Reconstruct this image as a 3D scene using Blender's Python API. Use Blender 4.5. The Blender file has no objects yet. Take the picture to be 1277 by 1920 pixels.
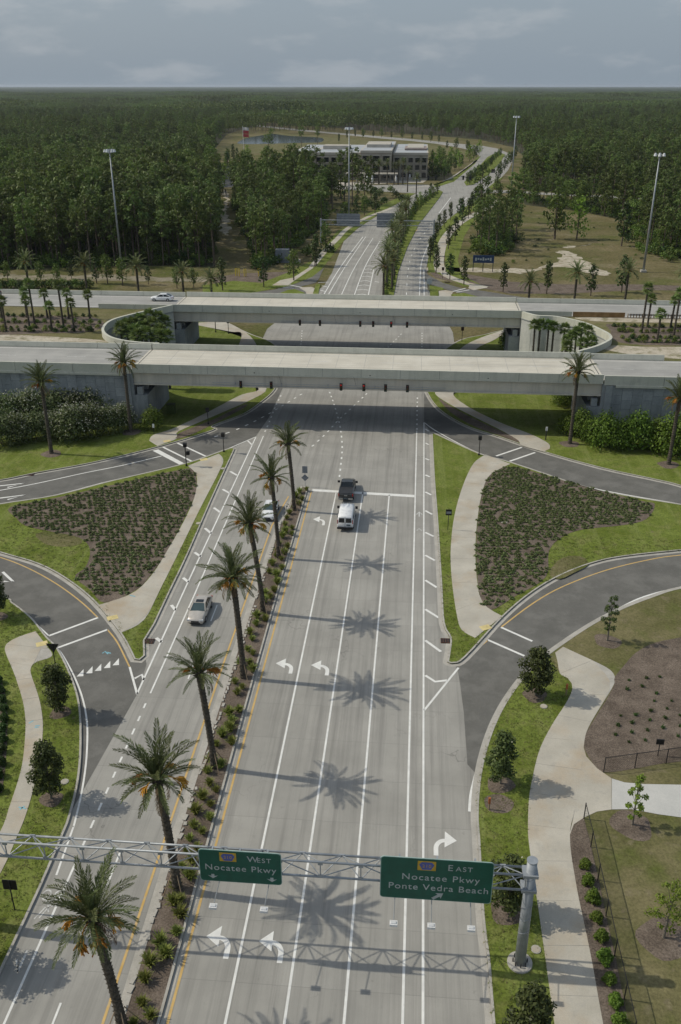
import bpy, math, random
from mathutils import Vector, Matrix
R = math.radians
rnd = random.Random(7)
scn = bpy.context.scene
C = scn.collection

# ------------------------------------------------------------------ camera, sky, sun, exposure
cam_d = bpy.data.cameras.new('camera')
cam_d.sensor_fit = 'VERTICAL'; cam_d.sensor_height = 24.0; cam_d.lens = 21.0
cam_d.clip_start = 0.5; cam_d.clip_end = 60000
cam_o = bpy.data.objects.new('camera', cam_d); C.objects.link(cam_o)
cam_o.location = (0, 0, 50)
cam_o.rotation_euler = (R(90 - 25.4633), 0, R(4.6547))
scn.camera = cam_o

SUN_EL, SUN_AZ = 44.0, 175.5            # azimuth of the sun itself, counter-clockwise from +X
world = bpy.data.worlds.new('World'); scn.world = world; world.use_nodes = True
wn, wl = world.node_tree.nodes, world.node_tree.links
wn.clear()
w_out = wn.new('ShaderNodeOutputWorld'); w_bg = wn.new('ShaderNodeBackground')
sky = wn.new('ShaderNodeTexSky'); sky.sky_type = 'NISHITA'; sky.sun_disc = False
sky.sun_elevation = R(SUN_EL); sky.sun_rotation = R(90 - SUN_AZ)
sky.altitude = 0; sky.air_density = 1.0; sky.dust_density = 4.0; sky.ozone_density = 1.0
# thin high cloud veil, the same all round the sky
w_tc = wn.new('ShaderNodeTexCoord')
w_map = wn.new('ShaderNodeMapping'); w_map.inputs['Scale'].default_value = (1.0, 1.0, 3.2); w_map.inputs['Location'].default_value = (0.37, 0.0, 0.55); wl.new(w_tc.outputs['Generated'], w_map.inputs[0])
w_no = wn.new('ShaderNodeTexNoise'); w_no.inputs['Scale'].default_value = 9.0; w_no.inputs['Detail'].default_value = 6; w_no.inputs['Roughness'].default_value = 0.55
wl.new(w_map.outputs[0], w_no.inputs['Vector'])
w_rmp = wn.new('ShaderNodeMapRange'); w_rmp.interpolation_type = 'SMOOTHSTEP'; w_rmp.inputs[1].default_value = 0.50; w_rmp.inputs[2].default_value = 0.68; w_rmp.inputs[3].default_value = 0.0; w_rmp.inputs[4].default_value = 0.26
wl.new(w_no.outputs['Fac'], w_rmp.inputs[0])
w_veil = wn.new('ShaderNodeMix'); w_veil.data_type = 'RGBA'; w_veil.inputs[0].default_value = 0.74
w_sep = wn.new('ShaderNodeSeparateXYZ'); wl.new(w_tc.outputs['Generated'], w_sep.inputs[0])
w_thin = wn.new('ShaderNodeMapRange'); w_thin.inputs[1].default_value = 0.0; w_thin.inputs[2].default_value = 0.7; w_thin.inputs[3].default_value = 0.78; w_thin.inputs[4].default_value = 0.62   # the veil thins overhead
wl.new(w_sep.outputs[2], w_thin.inputs[0]); wl.new(w_thin.outputs[0], w_veil.inputs[0])
wl.new(sky.outputs[0], w_veil.inputs[6]); w_veil.inputs[7].default_value = (2.98, 3.62, 4.28, 1)
w_mix = wn.new('ShaderNodeMix'); w_mix.data_type = 'RGBA'
wl.new(w_rmp.outputs[0], w_mix.inputs[0]); wl.new(w_veil.outputs[2], w_mix.inputs[6]); w_mix.inputs[7].default_value = (5.3, 5.4, 5.5, 1)
wl.new(w_mix.outputs[2], w_bg.inputs[0]); w_bg.inputs[1].default_value = 0.121
wl.new(w_bg.outputs[0], w_out.inputs[0])

sun_d = bpy.data.lights.new('sun', 'SUN'); sun_d.energy = 3.05; sun_d.angle = R(0.6); sun_d.color = (1.0, 0.93, 0.785)
sun_o = bpy.data.objects.new('sun', sun_d); C.objects.link(sun_o)
sdir = Vector((math.cos(R(SUN_AZ)) * math.cos(R(SUN_EL)), math.sin(R(SUN_AZ)) * math.cos(R(SUN_EL)), math.sin(R(SUN_EL))))
sun_o.rotation_euler = (-sdir).to_track_quat('-Z', 'Y').to_euler()
sun_o.location = sdir * 300

vs = scn.view_settings
vs.view_transform = 'Standard'; vs.look = 'None'; vs.gamma = 1.0; vs.exposure = -0.17; vs.use_curve_mapping = False
scn.cycles.max_bounces = 5; scn.cycles.diffuse_bounces = 1; scn.cycles.transparent_max_bounces = 6

# ------------------------------------------------------------------ materials
def newmat(name):
    m = bpy.data.materials.new(name); m.use_nodes = True
    n = m.node_tree.nodes; n.clear()
    return m, n, m.node_tree.links

def noise(n, l, vec, scale, detail=5, rough=0.6):
    t = n.new('ShaderNodeTexNoise'); t.inputs['Scale'].default_value = scale
    t.inputs['Detail'].default_value = detail; t.inputs['Roughness'].default_value = rough
    l.new(vec, t.inputs['Vector']); return t.outputs['Fac']

def ramp(n, l, fac, a, b, lo=0.35, hi=0.65):
    r = n.new('ShaderNodeValToRGB'); e = r.color_ramp.elements
    e[0].position = lo; e[1].position = hi; e[0].color = (*a, 1); e[1].color = (*b, 1)
    l.new(fac, r.inputs[0]); return r.outputs[0]

def maskrange(n, l, fac, lo, hi, top=1.0):
    r = n.new('ShaderNodeMapRange'); r.inputs[1].default_value = lo; r.inputs[2].default_value = hi; r.inputs[4].default_value = top
    l.new(fac, r.inputs[0]); return r.outputs[0]

def mix(n, l, fac, a, b, blend='MIX'):
    x = n.new('ShaderNodeMix'); x.data_type = 'RGBA'; x.blend_type = blend
    for s, v in ((0, fac), (6, a), (7, b)):
        if isinstance(v, (int, float)): x.inputs[s].default_value = v
        elif isinstance(v, tuple): x.inputs[s].default_value = (*v, 1)
        else: l.new(v, x.inputs[s])
    return x.outputs[2]

def position(n, l, stretch=None, local=False):
    if local: p = n.new('ShaderNodeTexCoord').outputs['Object']
    else: p = n.new('ShaderNodeNewGeometry').outputs['Position']
    if stretch:
        mp = n.new('ShaderNodeMapping'); mp.inputs['Scale'].default_value = stretch; l.new(p, mp.inputs[0]); p = mp.outputs[0]
    return p

def surf(name, a, b, scale=0.5, rough=0.9, fine=None, layers=(), bump=0.0, bscale=8.0, stretch=None, metallic=0.0, local=False, spec=0.3, coat=0.0):
    """two-tone noise surface; layers = [(colour, scale, lo, hi, amount, stretch)]; fine = (scale, amount) grain"""
    m, n, l = newmat(name)
    p = position(n, l, stretch, local)
    col = ramp(n, l, noise(n, l, p, scale), a, b)
    for c, s, lo, hi, amt, st in layers:
        q = position(n, l, st, local)
        col = mix(n, l, maskrange(n, l, noise(n, l, q, s), lo, hi, amt), col, c)
    if fine:
        q = position(n, l, None, local)
        g = ramp(n, l, noise(n, l, q, fine[0], 3, 0.7), (1 - fine[1],) * 3, (1 + fine[1],) * 3, 0.3, 0.7)
        col = mix(n, l, 1.0, col, g, 'MULTIPLY')
    b_ = n.new('ShaderNodeBsdfPrincipled'); o = n.new('ShaderNodeOutputMaterial')
    l.new(col, b_.inputs['Base Color']); b_.inputs['Roughness'].default_value = rough
    b_.inputs['Metallic'].default_value = metallic; b_.inputs['Specular IOR Level'].default_value = spec
    if coat: b_.inputs['Coat Weight'].default_value = coat; b_.inputs['Coat Roughness'].default_value = 0.05
    if bump:
        q = position(n, l, None, local)
        bp = n.new('ShaderNodeBump'); bp.inputs['Strength'].default_value = bump; bp.inputs['Distance'].default_value = 0.05
        l.new(noise(n, l, q, bscale, 4, 0.7), bp.inputs['Height']); l.new(bp.outputs[0], b_.inputs['Normal'])
    l.new(b_.outputs[0], o.inputs[0])
    return m

def leaf(name, a, b, trans=0.25, rough=0.55, spec=0.25, per_tree=0.25, stand=None):
    """foliage: every leaf island its own tone, every tree its own brightness"""
    m, n, l = newmat(name)
    g = n.new('ShaderNodeNewGeometry'); oi = n.new('ShaderNodeObjectInfo')
    col = ramp(n, l, g.outputs['Random Per Island'], a, b, 0.0, 1.0)
    v = maskrange(n, l, oi.outputs['Random'], 0, 1)
    hs = n.new('ShaderNodeHueSaturation')
    mp = n.new('ShaderNodeMapRange'); mp.inputs[3].default_value = 1 - per_tree; mp.inputs[4].default_value = 1 + per_tree
    l.new(oi.outputs['Random'], mp.inputs[0]); l.new(mp.outputs[0], hs.inputs['Value'])
    mh = n.new('ShaderNodeMapRange'); mh.inputs[3].default_value = 0.485; mh.inputs[4].default_value = 0.515
    l.new(oi.outputs['Random'], mh.inputs[0]); l.new(mh.outputs[0], hs.inputs['Hue'])
    if stand:                                    # stands of another species: their own leaf colour
        col = mix(n, l, maskrange(n, l, noise(n, l, position(n, l), 0.007, 3), 0.42, 0.62, 0.75), col, mix(n, l, 1.0, col, stand, 'MULTIPLY'))
    l.new(col, hs.inputs['Color'])
    d = n.new('ShaderNodeBsdfPrincipled'); d.inputs['Roughness'].default_value = rough; d.inputs['Specular IOR Level'].default_value = spec
    t = n.new('ShaderNodeBsdfTranslucent'); s = n.new('ShaderNodeMixShader'); s.inputs[0].default_value = trans
    l.new(hs.outputs[0], d.inputs['Base Color']); l.new(hs.outputs[0], t.inputs[0])
    l.new(d.outputs[0], s.inputs[1]); l.new(t.outputs[0], s.inputs[2])
    o = n.new('ShaderNodeOutputMaterial'); l.new(s.outputs[0], o.inputs[0])
    return m

def plain(name, c, rough=0.5, metallic=0.0, emit=0.0, spec=0.4, coat=0.0):
    k = 0.12
    m = surf(name, tuple(x * (1 - k) for x in c), tuple(min(1, x * (1 + k)) for x in c), 1.7, rough, metallic=metallic, local=True, spec=spec, coat=coat)
    if emit:
        b = [x for x in m.node_tree.nodes if x.type == 'BSDF_PRINCIPLED'][0]
        b.inputs['Emission Color'].default_value = (*c, 1); b.inputs['Emission Strength'].default_value = emit
    return m

WORD = ['first', 'second', 'third', 'fourth', 'fifth', 'sixth', 'seventh', 'eighth', 'ninth', 'tenth', 'eleventh', 'twelfth', 'thirteenth', 'fourteenth', 'fifteenth', 'sixteenth', 'seventeenth', 'eighteenth', 'nineteenth', 'twentieth', 'twenty-first', 'twenty-second', 'twenty-third', 'twenty-fourth', 'twenty-fifth', 'twenty-sixth', 'twenty-seventh']
T = {}
def concrete_road():
    m, n, l = newmat('concrete_road')
    p = position(n, l)
    col = ramp(n, l, noise(n, l, p, 0.22, 6), (0.295, 0.288, 0.265), (0.352, 0.342, 0.315))
    st = position(n, l, (1.0, 0.018, 1))
    streak = noise(n, l, st, 1.5, 5, 0.7)
    col = mix(n, l, maskrange(n, l, streak, 0.47, 0.72, 0.62), col, (0.165, 0.160, 0.15))
    st2 = position(n, l, (1.0, 0.05, 1))
    col = mix(n, l, maskrange(n, l, noise(n, l, st2, 5.0, 4, 0.7), 0.55, 0.8, 0.4), col, (0.22, 0.218, 0.21))
    # broom-finished slabs: each 4.6 m pour has its own tone, sawn joints between
    sx = n.new('ShaderNodeSeparateXYZ'); l.new(p, sx.inputs[0])
    d = n.new('ShaderNodeMath'); d.operation = 'DIVIDE'; d.inputs[1].default_value = 4.6; l.new(sx.outputs[1], d.inputs[0])
    fr = n.new('ShaderNodeMath'); fr.operation = 'FRACT'; l.new(d.outputs[0], fr.inputs[0])
    jn = n.new('ShaderNodeMath'); jn.operation = 'LESS_THAN'; jn.inputs[1].default_value = 0.010; l.new(fr.outputs[0], jn.inputs[0])
    fl = n.new('ShaderNodeMath'); fl.operation = 'FLOOR'; l.new(d.outputs[0], fl.inputs[0])
    dx = n.new('ShaderNodeMath'); dx.operation = 'DIVIDE'; dx.inputs[1].default_value = 3.5; l.new(sx.outputs[0], dx.inputs[0])
    fx = n.new('ShaderNodeMath'); fx.operation = 'FLOOR'; l.new(dx.outputs[0], fx.inputs[0])
    cb = n.new('ShaderNodeCombineXYZ'); l.new(fx.outputs[0], cb.inputs[0]); l.new(fl.outputs[0], cb.inputs[1])
    wn_ = n.new('ShaderNodeTexWhiteNoise'); l.new(cb.outputs[0], wn_.inputs[0])
    tone = ramp(n, l, wn_.outputs[0], (0.955,) * 3, (1.045,) * 3, 0, 1)
    col = mix(n, l, 1.0, col, tone, 'MULTIPLY')
    jm = n.new('ShaderNodeMath'); jm.operation = 'MULTIPLY'; jm.inputs[1].default_value = 0.35; l.new(jn.outputs[0], jm.inputs[0])
    col = mix(n, l, jm.outputs[0], col, (0.15, 0.15, 0.145))
    col = mix(n, l, maskrange(n, l, noise(n, l, p, 1.3, 6, 0.75), 0.62, 0.76, 0.5), col, (0.14, 0.135, 0.125))
    col = mix(n, l, maskrange(n, l, noise(n, l, p, 0.09, 5, 0.6), 0.52, 0.70, 0.45), col, (0.225, 0.218, 0.2))
    vor = n.new('ShaderNodeTexVoronoi'); vor.feature = 'DISTANCE_TO_EDGE'; vor.inputs['Scale'].default_value = 0.11
    wv = n.new('ShaderNodeMix'); wv.data_type = 'VECTOR'; wv.inputs[0].default_value = 0.06; l.new(p, wv.inputs[4]); nt = n.new('ShaderNodeTexNoise'); nt.inputs['Scale'].default_value = 0.6; l.new(p, nt.inputs['Vector']); nm = n.new('ShaderNodeVectorMath'); nm.operation = 'SCALE'; nm.inputs['Scale'].default_value = 60; l.new(nt.outputs['Color'], nm.inputs[0]); l.new(nm.outputs[0], wv.inputs[5]); l.new(wv.outputs[1], vor.inputs['Vector'])
    crk = n.new('ShaderNodeMapRange'); crk.inputs[1].default_value = 0.0; crk.inputs[2].default_value = 0.006; crk.inputs[3].default_value = 0.55; crk.inputs[4].default_value = 0.0; l.new(vor.outputs['Distance'], crk.inputs[0])
    ck = n.new('ShaderNodeMath'); ck.operation = 'MULTIPLY'; l.new(crk.outputs[0], ck.inputs[0]); l.new(maskrange(n, l, noise(n, l, p, 0.05, 3), 0.5, 0.6), ck.inputs[1])
    col = mix(n, l, ck.outputs[0], col, (0.11, 0.105, 0.1))
    g = ramp(n, l, noise(n, l, p, 18, 3, 0.7), (0.92,) * 3, (1.08,) * 3, 0.3, 0.7)
    col = mix(n, l, 1.0, col, g, 'MULTIPLY')
    b = n.new('ShaderNodeBsdfPrincipled'); b.inputs['Roughness'].default_value = 0.88; b.inputs['Specular IOR Level'].default_value = 0.25
    l.new(col, b.inputs['Base Color'])
    o = n.new('ShaderNodeOutputMaterial'); l.new(b.outputs[0], o.inputs[0])
    return m
T['road'] = concrete_road()
T['asphalt'] = surf('asphalt', (0.118, 0.116, 0.107), (0.148, 0.145, 0.134), 0.35, 0.92, fine=(14, 0.16), layers=[((0.215, 0.21, 0.195), 0.45, 0.48, 0.72, 0.65, None), ((0.075, 0.074, 0.070), 0.9, 0.58, 0.76, 0.55, None), ((0.19, 0.187, 0.175), 3.0, 0.55, 0.72, 0.4, None)], bump=0.15, bscale=30)
T['kerb'] = surf('kerb_concrete', (0.36, 0.345, 0.31), (0.46, 0.44, 0.40), 0.8, 0.9, fine=(9, 0.1), layers=[((0.2, 0.19, 0.17), 1.6, 0.55, 0.75, 0.6, None)])
T['path'] = surf('sidewalk_concrete', (0.40, 0.375, 0.32), (0.50, 0.47, 0.405), 0.35, 0.9, fine=(11, 0.07), layers=[((0.38, 0.28, 0.17), 0.22, 0.48, 0.72, 0.6, None), ((0.32, 0.305, 0.275), 1.4, 0.52, 0.75, 0.6, None)])
T['drive'] = surf('driveway_concrete', (0.47, 0.47, 0.45), (0.53, 0.525, 0.50), 0.5, 0.9, fine=(10, 0.06))
T['white'] = surf('white_road_paint', (0.66, 0.66, 0.64), (0.78, 0.78, 0.75), 1.2, 0.7, layers=[((0.45, 0.45, 0.43), 5.0, 0.60, 0.75, 0.7, None)])
T['worn'] = surf('worn_white_paint', (0.50, 0.50, 0.485), (0.64, 0.64, 0.62), 1.2, 0.8, layers=[((0.36, 0.36, 0.345), 4.0, 0.48, 0.62, 0.85, None)])
T['yellow'] = surf('yellow_road_paint', (0.52, 0.34, 0.11), (0.62, 0.42, 0.16), 1.2, 0.7, layers=[((0.42, 0.37, 0.27), 3.0, 0.50, 0.72, 0.75, None)])
T['lawn'] = surf('lawn_grass', (0.105, 0.135, 0.022), (0.165, 0.205, 0.045), 0.22, 0.95, fine=(5.5, 0.32), layers=[((0.22, 0.21, 0.085), 0.5, 0.50, 0.72, 0.6, None), ((0.062, 0.100, 0.014), 1.6, 0.52, 0.70, 0.6, None), ((0.19, 0.155, 0.10), 0.9, 0.64, 0.78, 0.7, None), ((0.20, 0.23, 0.075), 1.1, 0.5, 0.66, 0.5, (1.0, 0.04, 1))], bump=0.6, bscale=14, spec=0.1)
T['drylawn'] = surf('dry_grass', (0.105, 0.105, 0.04), (0.185, 0.165, 0.085), 0.16, 0.95, fine=(5, 0.28), layers=[((0.085, 0.11, 0.022), 0.3, 0.5, 0.7, 0.7, None), ((0.24, 0.20, 0.14), 0.8, 0.58, 0.75, 0.7, None)], bump=0.6, bscale=12, spec=0.1)
T['mulch'] = surf('bark_mulch', (0.115, 0.092, 0.074), (0.185, 0.15, 0.122), 0.5, 0.95, fine=(8, 0.42), layers=[((0.25, 0.21, 0.175), 2.4, 0.56, 0.74, 0.6, None), ((0.075, 0.06, 0.048), 1.1, 0.56, 0.74, 0.5, None)], bump=0.8, bscale=16, spec=0.1)
T['field'] = surf('rough_field', (0.105, 0.098, 0.040), (0.185, 0.155, 0.085), 0.035, 0.95, fine=(1.3, 0.34), layers=[((0.085, 0.105, 0.026), 0.05, 0.48, 0.66, 0.75, None), ((0.24, 0.20, 0.135), 0.11, 0.54, 0.74, 0.75, None), ((0.055, 0.06, 0.025), 0.35, 0.56, 0.72, 0.6, None), ((0.36, 0.31, 0.23), 0.06, 0.62, 0.74, 0.6, None)], bump=0.8, bscale=3, spec=0.05)
T['sand'] = surf('pale_sand', (0.36, 0.31, 0.235), (0.50, 0.455, 0.37), 0.3, 0.95, fine=(3, 0.2), layers=[((0.15, 0.14, 0.06), 0.55, 0.50, 0.66, 0.8, None)], bump=0.5, bscale=5)
T['dullsand'] = surf('dull_sand', (0.20, 0.175, 0.125), (0.30, 0.265, 0.20), 0.2, 0.95, fine=(3, 0.25), layers=[((0.12, 0.115, 0.05), 0.3, 0.46, 0.62, 0.85, None)], bump=0.5, bscale=5)
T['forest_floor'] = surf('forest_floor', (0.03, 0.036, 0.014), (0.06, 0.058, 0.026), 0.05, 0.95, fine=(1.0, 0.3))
T['girder'] = surf('girder_concrete', (0.52, 0.49, 0.42), (0.60, 0.565, 0.49), 0.25, 0.85, layers=[((0.36, 0.345, 0.305), 1.3, 0.50, 0.72, 0.6, (1, 1, 0.06)), ((0.56, 0.48, 0.39), 0.3, 0.5, 0.7, 0.4, None), ((0.33, 0.33, 0.31), 0.12, 0.55, 0.7, 0.45, None)])
T['parapet'] = surf('parapet_concrete', (0.49, 0.495, 0.425), (0.56, 0.56, 0.485), 0.3, 0.85, layers=[((0.38, 0.385, 0.335), 1.1, 0.50, 0.72, 0.5, (1, 1, 0.10)), ((0.30, 0.30, 0.27), 0.35, 0.60, 0.74, 0.4, None)], fine=(6, 0.06))
T['mse'] = surf('wall_concrete', (0.235, 0.255, 0.265), (0.315, 0.335, 0.34), 0.3, 0.9, fine=(5, 0.1), layers=[((0.16, 0.175, 0.185), 0.55, 0.48, 0.70, 0.7, (1, 1, 0.3)), ((0.40, 0.41, 0.40), 0.8, 0.6, 0.75, 0.5, (1, 1, 0.3))])
T['mse_light'] = surf('pale_wall_concrete', (0.40, 0.41, 0.39), (0.50, 0.505, 0.48), 0.3, 0.9, fine=(5, 0.08), layers=[((0.28, 0.295, 0.29), 0.5, 0.48, 0.7, 0.7, (1, 1, 0.3))])
T['mse_mid'] = surf('panel_concrete', (0.27, 0.29, 0.30), (0.36, 0.38, 0.385), 0.3, 0.9, fine=(5, 0.1), layers=[((0.19, 0.205, 0.215), 0.55, 0.48, 0.70, 0.7, (1, 1, 0.3))])
T['deck'] = surf('deck_concrete', (0.50, 0.472, 0.405), (0.59, 0.56, 0.485), 0.25, 0.9, fine=(7, 0.06), layers=[((0.33, 0.315, 0.28), 1.1, 0.50, 0.72, 0.6, (0.02, 1, 1)), ((0.63, 0.605, 0.54), 0.18, 0.52, 0.7, 0.5, None)])
T['hwy'] = surf('highway_pavement', (0.30, 0.298, 0.285), (0.38, 0.375, 0.355), 0.2, 0.9, fine=(6, 0.07), layers=[((0.23, 0.228, 0.22), 1.0, 0.5, 0.72, 0.6, (0.02, 1, 1))])
T['steel'] = surf('galvanised_steel', (0.27, 0.295, 0.32), (0.38, 0.405, 0.43), 1.5, 0.5, metallic=0.35, spec=0.4)
T['darksteel'] = plain('dark_metal', (0.06, 0.065, 0.07), 0.5, 0.3)
T['black'] = plain('black_paint', (0.014, 0.014, 0.015), 0.55)
T['green'] = plain('sign_green', (0.0035, 0.088, 0.058), 0.45)
T['swhite'] = plain('sign_white', (0.42, 0.46, 0.46), 0.5)
T['sborder'] = plain('sign_edge', (0.30, 0.42, 0.39), 0.5)
T['sgold'] = plain('sign_gold', (0.52, 0.33, 0.03), 0.5)
T['sblue'] = plain('sign_blue', (0.085, 0.115, 0.36), 0.5)
T['navy'] = plain('board_navy', (0.02, 0.048, 0.12), 0.5)
T['signback'] = surf('sign_back', (0.20, 0.22, 0.25), (0.28, 0.30, 0.33), 1.0, 0.6, metallic=0.3)
T['red'] = plain('red_lens', (0.12, 0.008, 0.007), 0.3)
T['taillamp'] = plain('tail_lamp_red', (0.40, 0.02, 0.015), 0.3)
T['redlit'] = plain('red_light', (0.75, 0.03, 0.02), 0.3, emit=0.2)
T['amber'] = plain('amber_lens', (0.10, 0.055, 0.01), 0.3)
T['glens'] = plain('green_lens', (0.008, 0.05, 0.03), 0.3)
T['glass'] = plain('tinted_glass', (0.012, 0.017, 0.02), 0.06, spec=0.6)
T['windshield'] = plain('windshield_glass', (0.045, 0.075, 0.08), 0.05, spec=0.8)
T['tyre'] = plain('tyre_rubber', (0.018, 0.018, 0.019), 0.85)
T['rim'] = plain('wheel_rim', (0.42, 0.43, 0.45), 0.35, 0.6)
T['silver'] = plain('silver_beige_paint', (0.50, 0.465, 0.42), 0.32, 0.25, coat=0.6)
T['carwhite'] = plain('white_car_paint', (0.74, 0.75, 0.76), 0.3, coat=0.6)
T['truckgrey'] = plain('dark_grey_paint', (0.045, 0.05, 0.053), 0.35, 0.3, coat=0.6)
T['vinyl'] = plain('vinyl_cover', (0.030, 0.032, 0.037), 0.6)
T['chrome'] = plain('chrome', (0.42, 0.43, 0.44), 0.2, 0.8)
T['lamp'] = plain('headlamp', (0.62, 0.64, 0.66), 0.15)
T['plate'] = plain('number_plate', (0.10, 0.13, 0.15), 0.5)
T['trunk'] = surf('palm_bark', (0.050, 0.044, 0.034), (0.11, 0.095, 0.075), 3.0, 0.95, local=True, fine=(14, 0.3), bump=0.6, bscale=18)
T['bark'] = surf('pine_bark', (0.085, 0.065, 0.05), (0.16, 0.13, 0.105), 2.0, 0.95, local=True, fine=(9, 0.25))
T['greybark'] = surf('grey_bark', (0.13, 0.115, 0.095), (0.24, 0.215, 0.18), 3.0, 0.95, local=True)
T['wood'] = surf('timber', (0.23, 0.17, 0.11), (0.33, 0.25, 0.17), 3.0, 0.9, local=True)
T['frond'] = leaf('palm_frond', (0.078, 0.104, 0.038), (0.190, 0.215, 0.092), 0.30, spec=0.15, per_tree=0.22)
T['deadfrond'] = leaf('dry_frond', (0.16, 0.11, 0.06), (0.26, 0.19, 0.11), 0.2)
T['fruit'] = leaf('orange_fruit_stalk', (0.40, 0.16, 0.02), (0.60, 0.28, 0.04), 0.15)
T['fan'] = leaf('fan_frond', (0.080, 0.130, 0.030), (0.18, 0.24, 0.065), 0.28)
T['pine'] = leaf('pine_needles', (0.060, 0.098, 0.022), (0.138, 0.182, 0.046), 0.30, per_tree=0.36, stand=(1.25, 1.2, 0.95))
T['broad'] = leaf('broad_leaves', (0.062, 0.105, 0.018), (0.15, 0.205, 0.042), 0.28, per_tree=0.35)
T['magnolia'] = leaf('magnolia_leaves', (0.036, 0.054, 0.014), (0.098, 0.122, 0.036), 0.18, rough=0.5, spec=0.25)
T['oak'] = leaf('oak_leaves', (0.040, 0.062, 0.018), (0.095, 0.125, 0.036), 0.25)
T['lime'] = leaf('spring_leaves', (0.12, 0.19, 0.022), (0.24, 0.34, 0.05), 0.3)
T['shrub'] = leaf('shrub_leaves', (0.065, 0.115, 0.012), (0.14, 0.21, 0.028), 0.22)
T['oleander'] = leaf('oleander_leaves', (0.065, 0.098, 0.030), (0.15, 0.185, 0.07), 0.25)
T['bloom'] = leaf('white_blossom', (0.42, 0.42, 0.32), (0.62, 0.62, 0.52), 0.2)
T['dkshrub'] = leaf('dark_shrub_leaves', (0.022, 0.05, 0.010), (0.06, 0.105, 0.022), 0.2)
T['tuft'] = leaf('tuft_blades', (0.14, 0.175, 0.035), (0.29, 0.32, 0.085), 0.3)
T['cover'] = leaf('ground_cover_leaves', (0.080, 0.112, 0.036), (0.165, 0.200, 0.075), 0.2)
T['flagred'] = plain('flag_red', (0.42, 0.05, 0.06), 0.8)
T['flagwhite'] = plain('flag_white', (0.6, 0.58, 0.58), 0.8)
T['render'] = surf('beige_render', (0.27, 0.245, 0.205), (0.34, 0.31, 0.265), 0.2, 0.9)
T['trim'] = surf('cream_trim', (0.40, 0.375, 0.325), (0.47, 0.44, 0.385), 0.3, 0.9)
T['darkwin'] = plain('dark_window', (0.014, 0.016, 0.018), 0.1, spec=0.6)
T['roofgrey'] = surf('flat_roof', (0.33, 0.36, 0.385), (0.42, 0.44, 0.46), 0.1, 0.9)
T['rooftile'] = surf('pink_roof', (0.25, 0.20, 0.18), (0.32, 0.265, 0.24), 0.4, 0.9)
T['yellowpost'] = plain('yellow_plastic', (0.60, 0.46, 0.03), 0.6)
T['brownrail'] = surf('weathered_brown', (0.20, 0.12, 0.05), (0.31, 0.20, 0.09), 0.8, 0.8)
T['ramppad'] = plain('tactile_yellow', (0.60, 0.50, 0.24), 0.8)
T['rust'] = surf('rusty_iron', (0.07, 0.035, 0.028), (0.13, 0.07, 0.05), 3.0, 0.9)
T['blue_mark'] = plain('blue_utility_paint', (0.20, 0.42, 0.50), 0.8)
T['terracotta'] = plain('orange_marker', (0.45, 0.14, 0.05), 0.7)

# ------------------------------------------------------------------ mesh helpers
def area2(p):
    return sum(p[i][0] * p[(i + 1) % len(p)][1] - p[(i + 1) % len(p)][0] * p[i][1] for i in range(len(p)))

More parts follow.
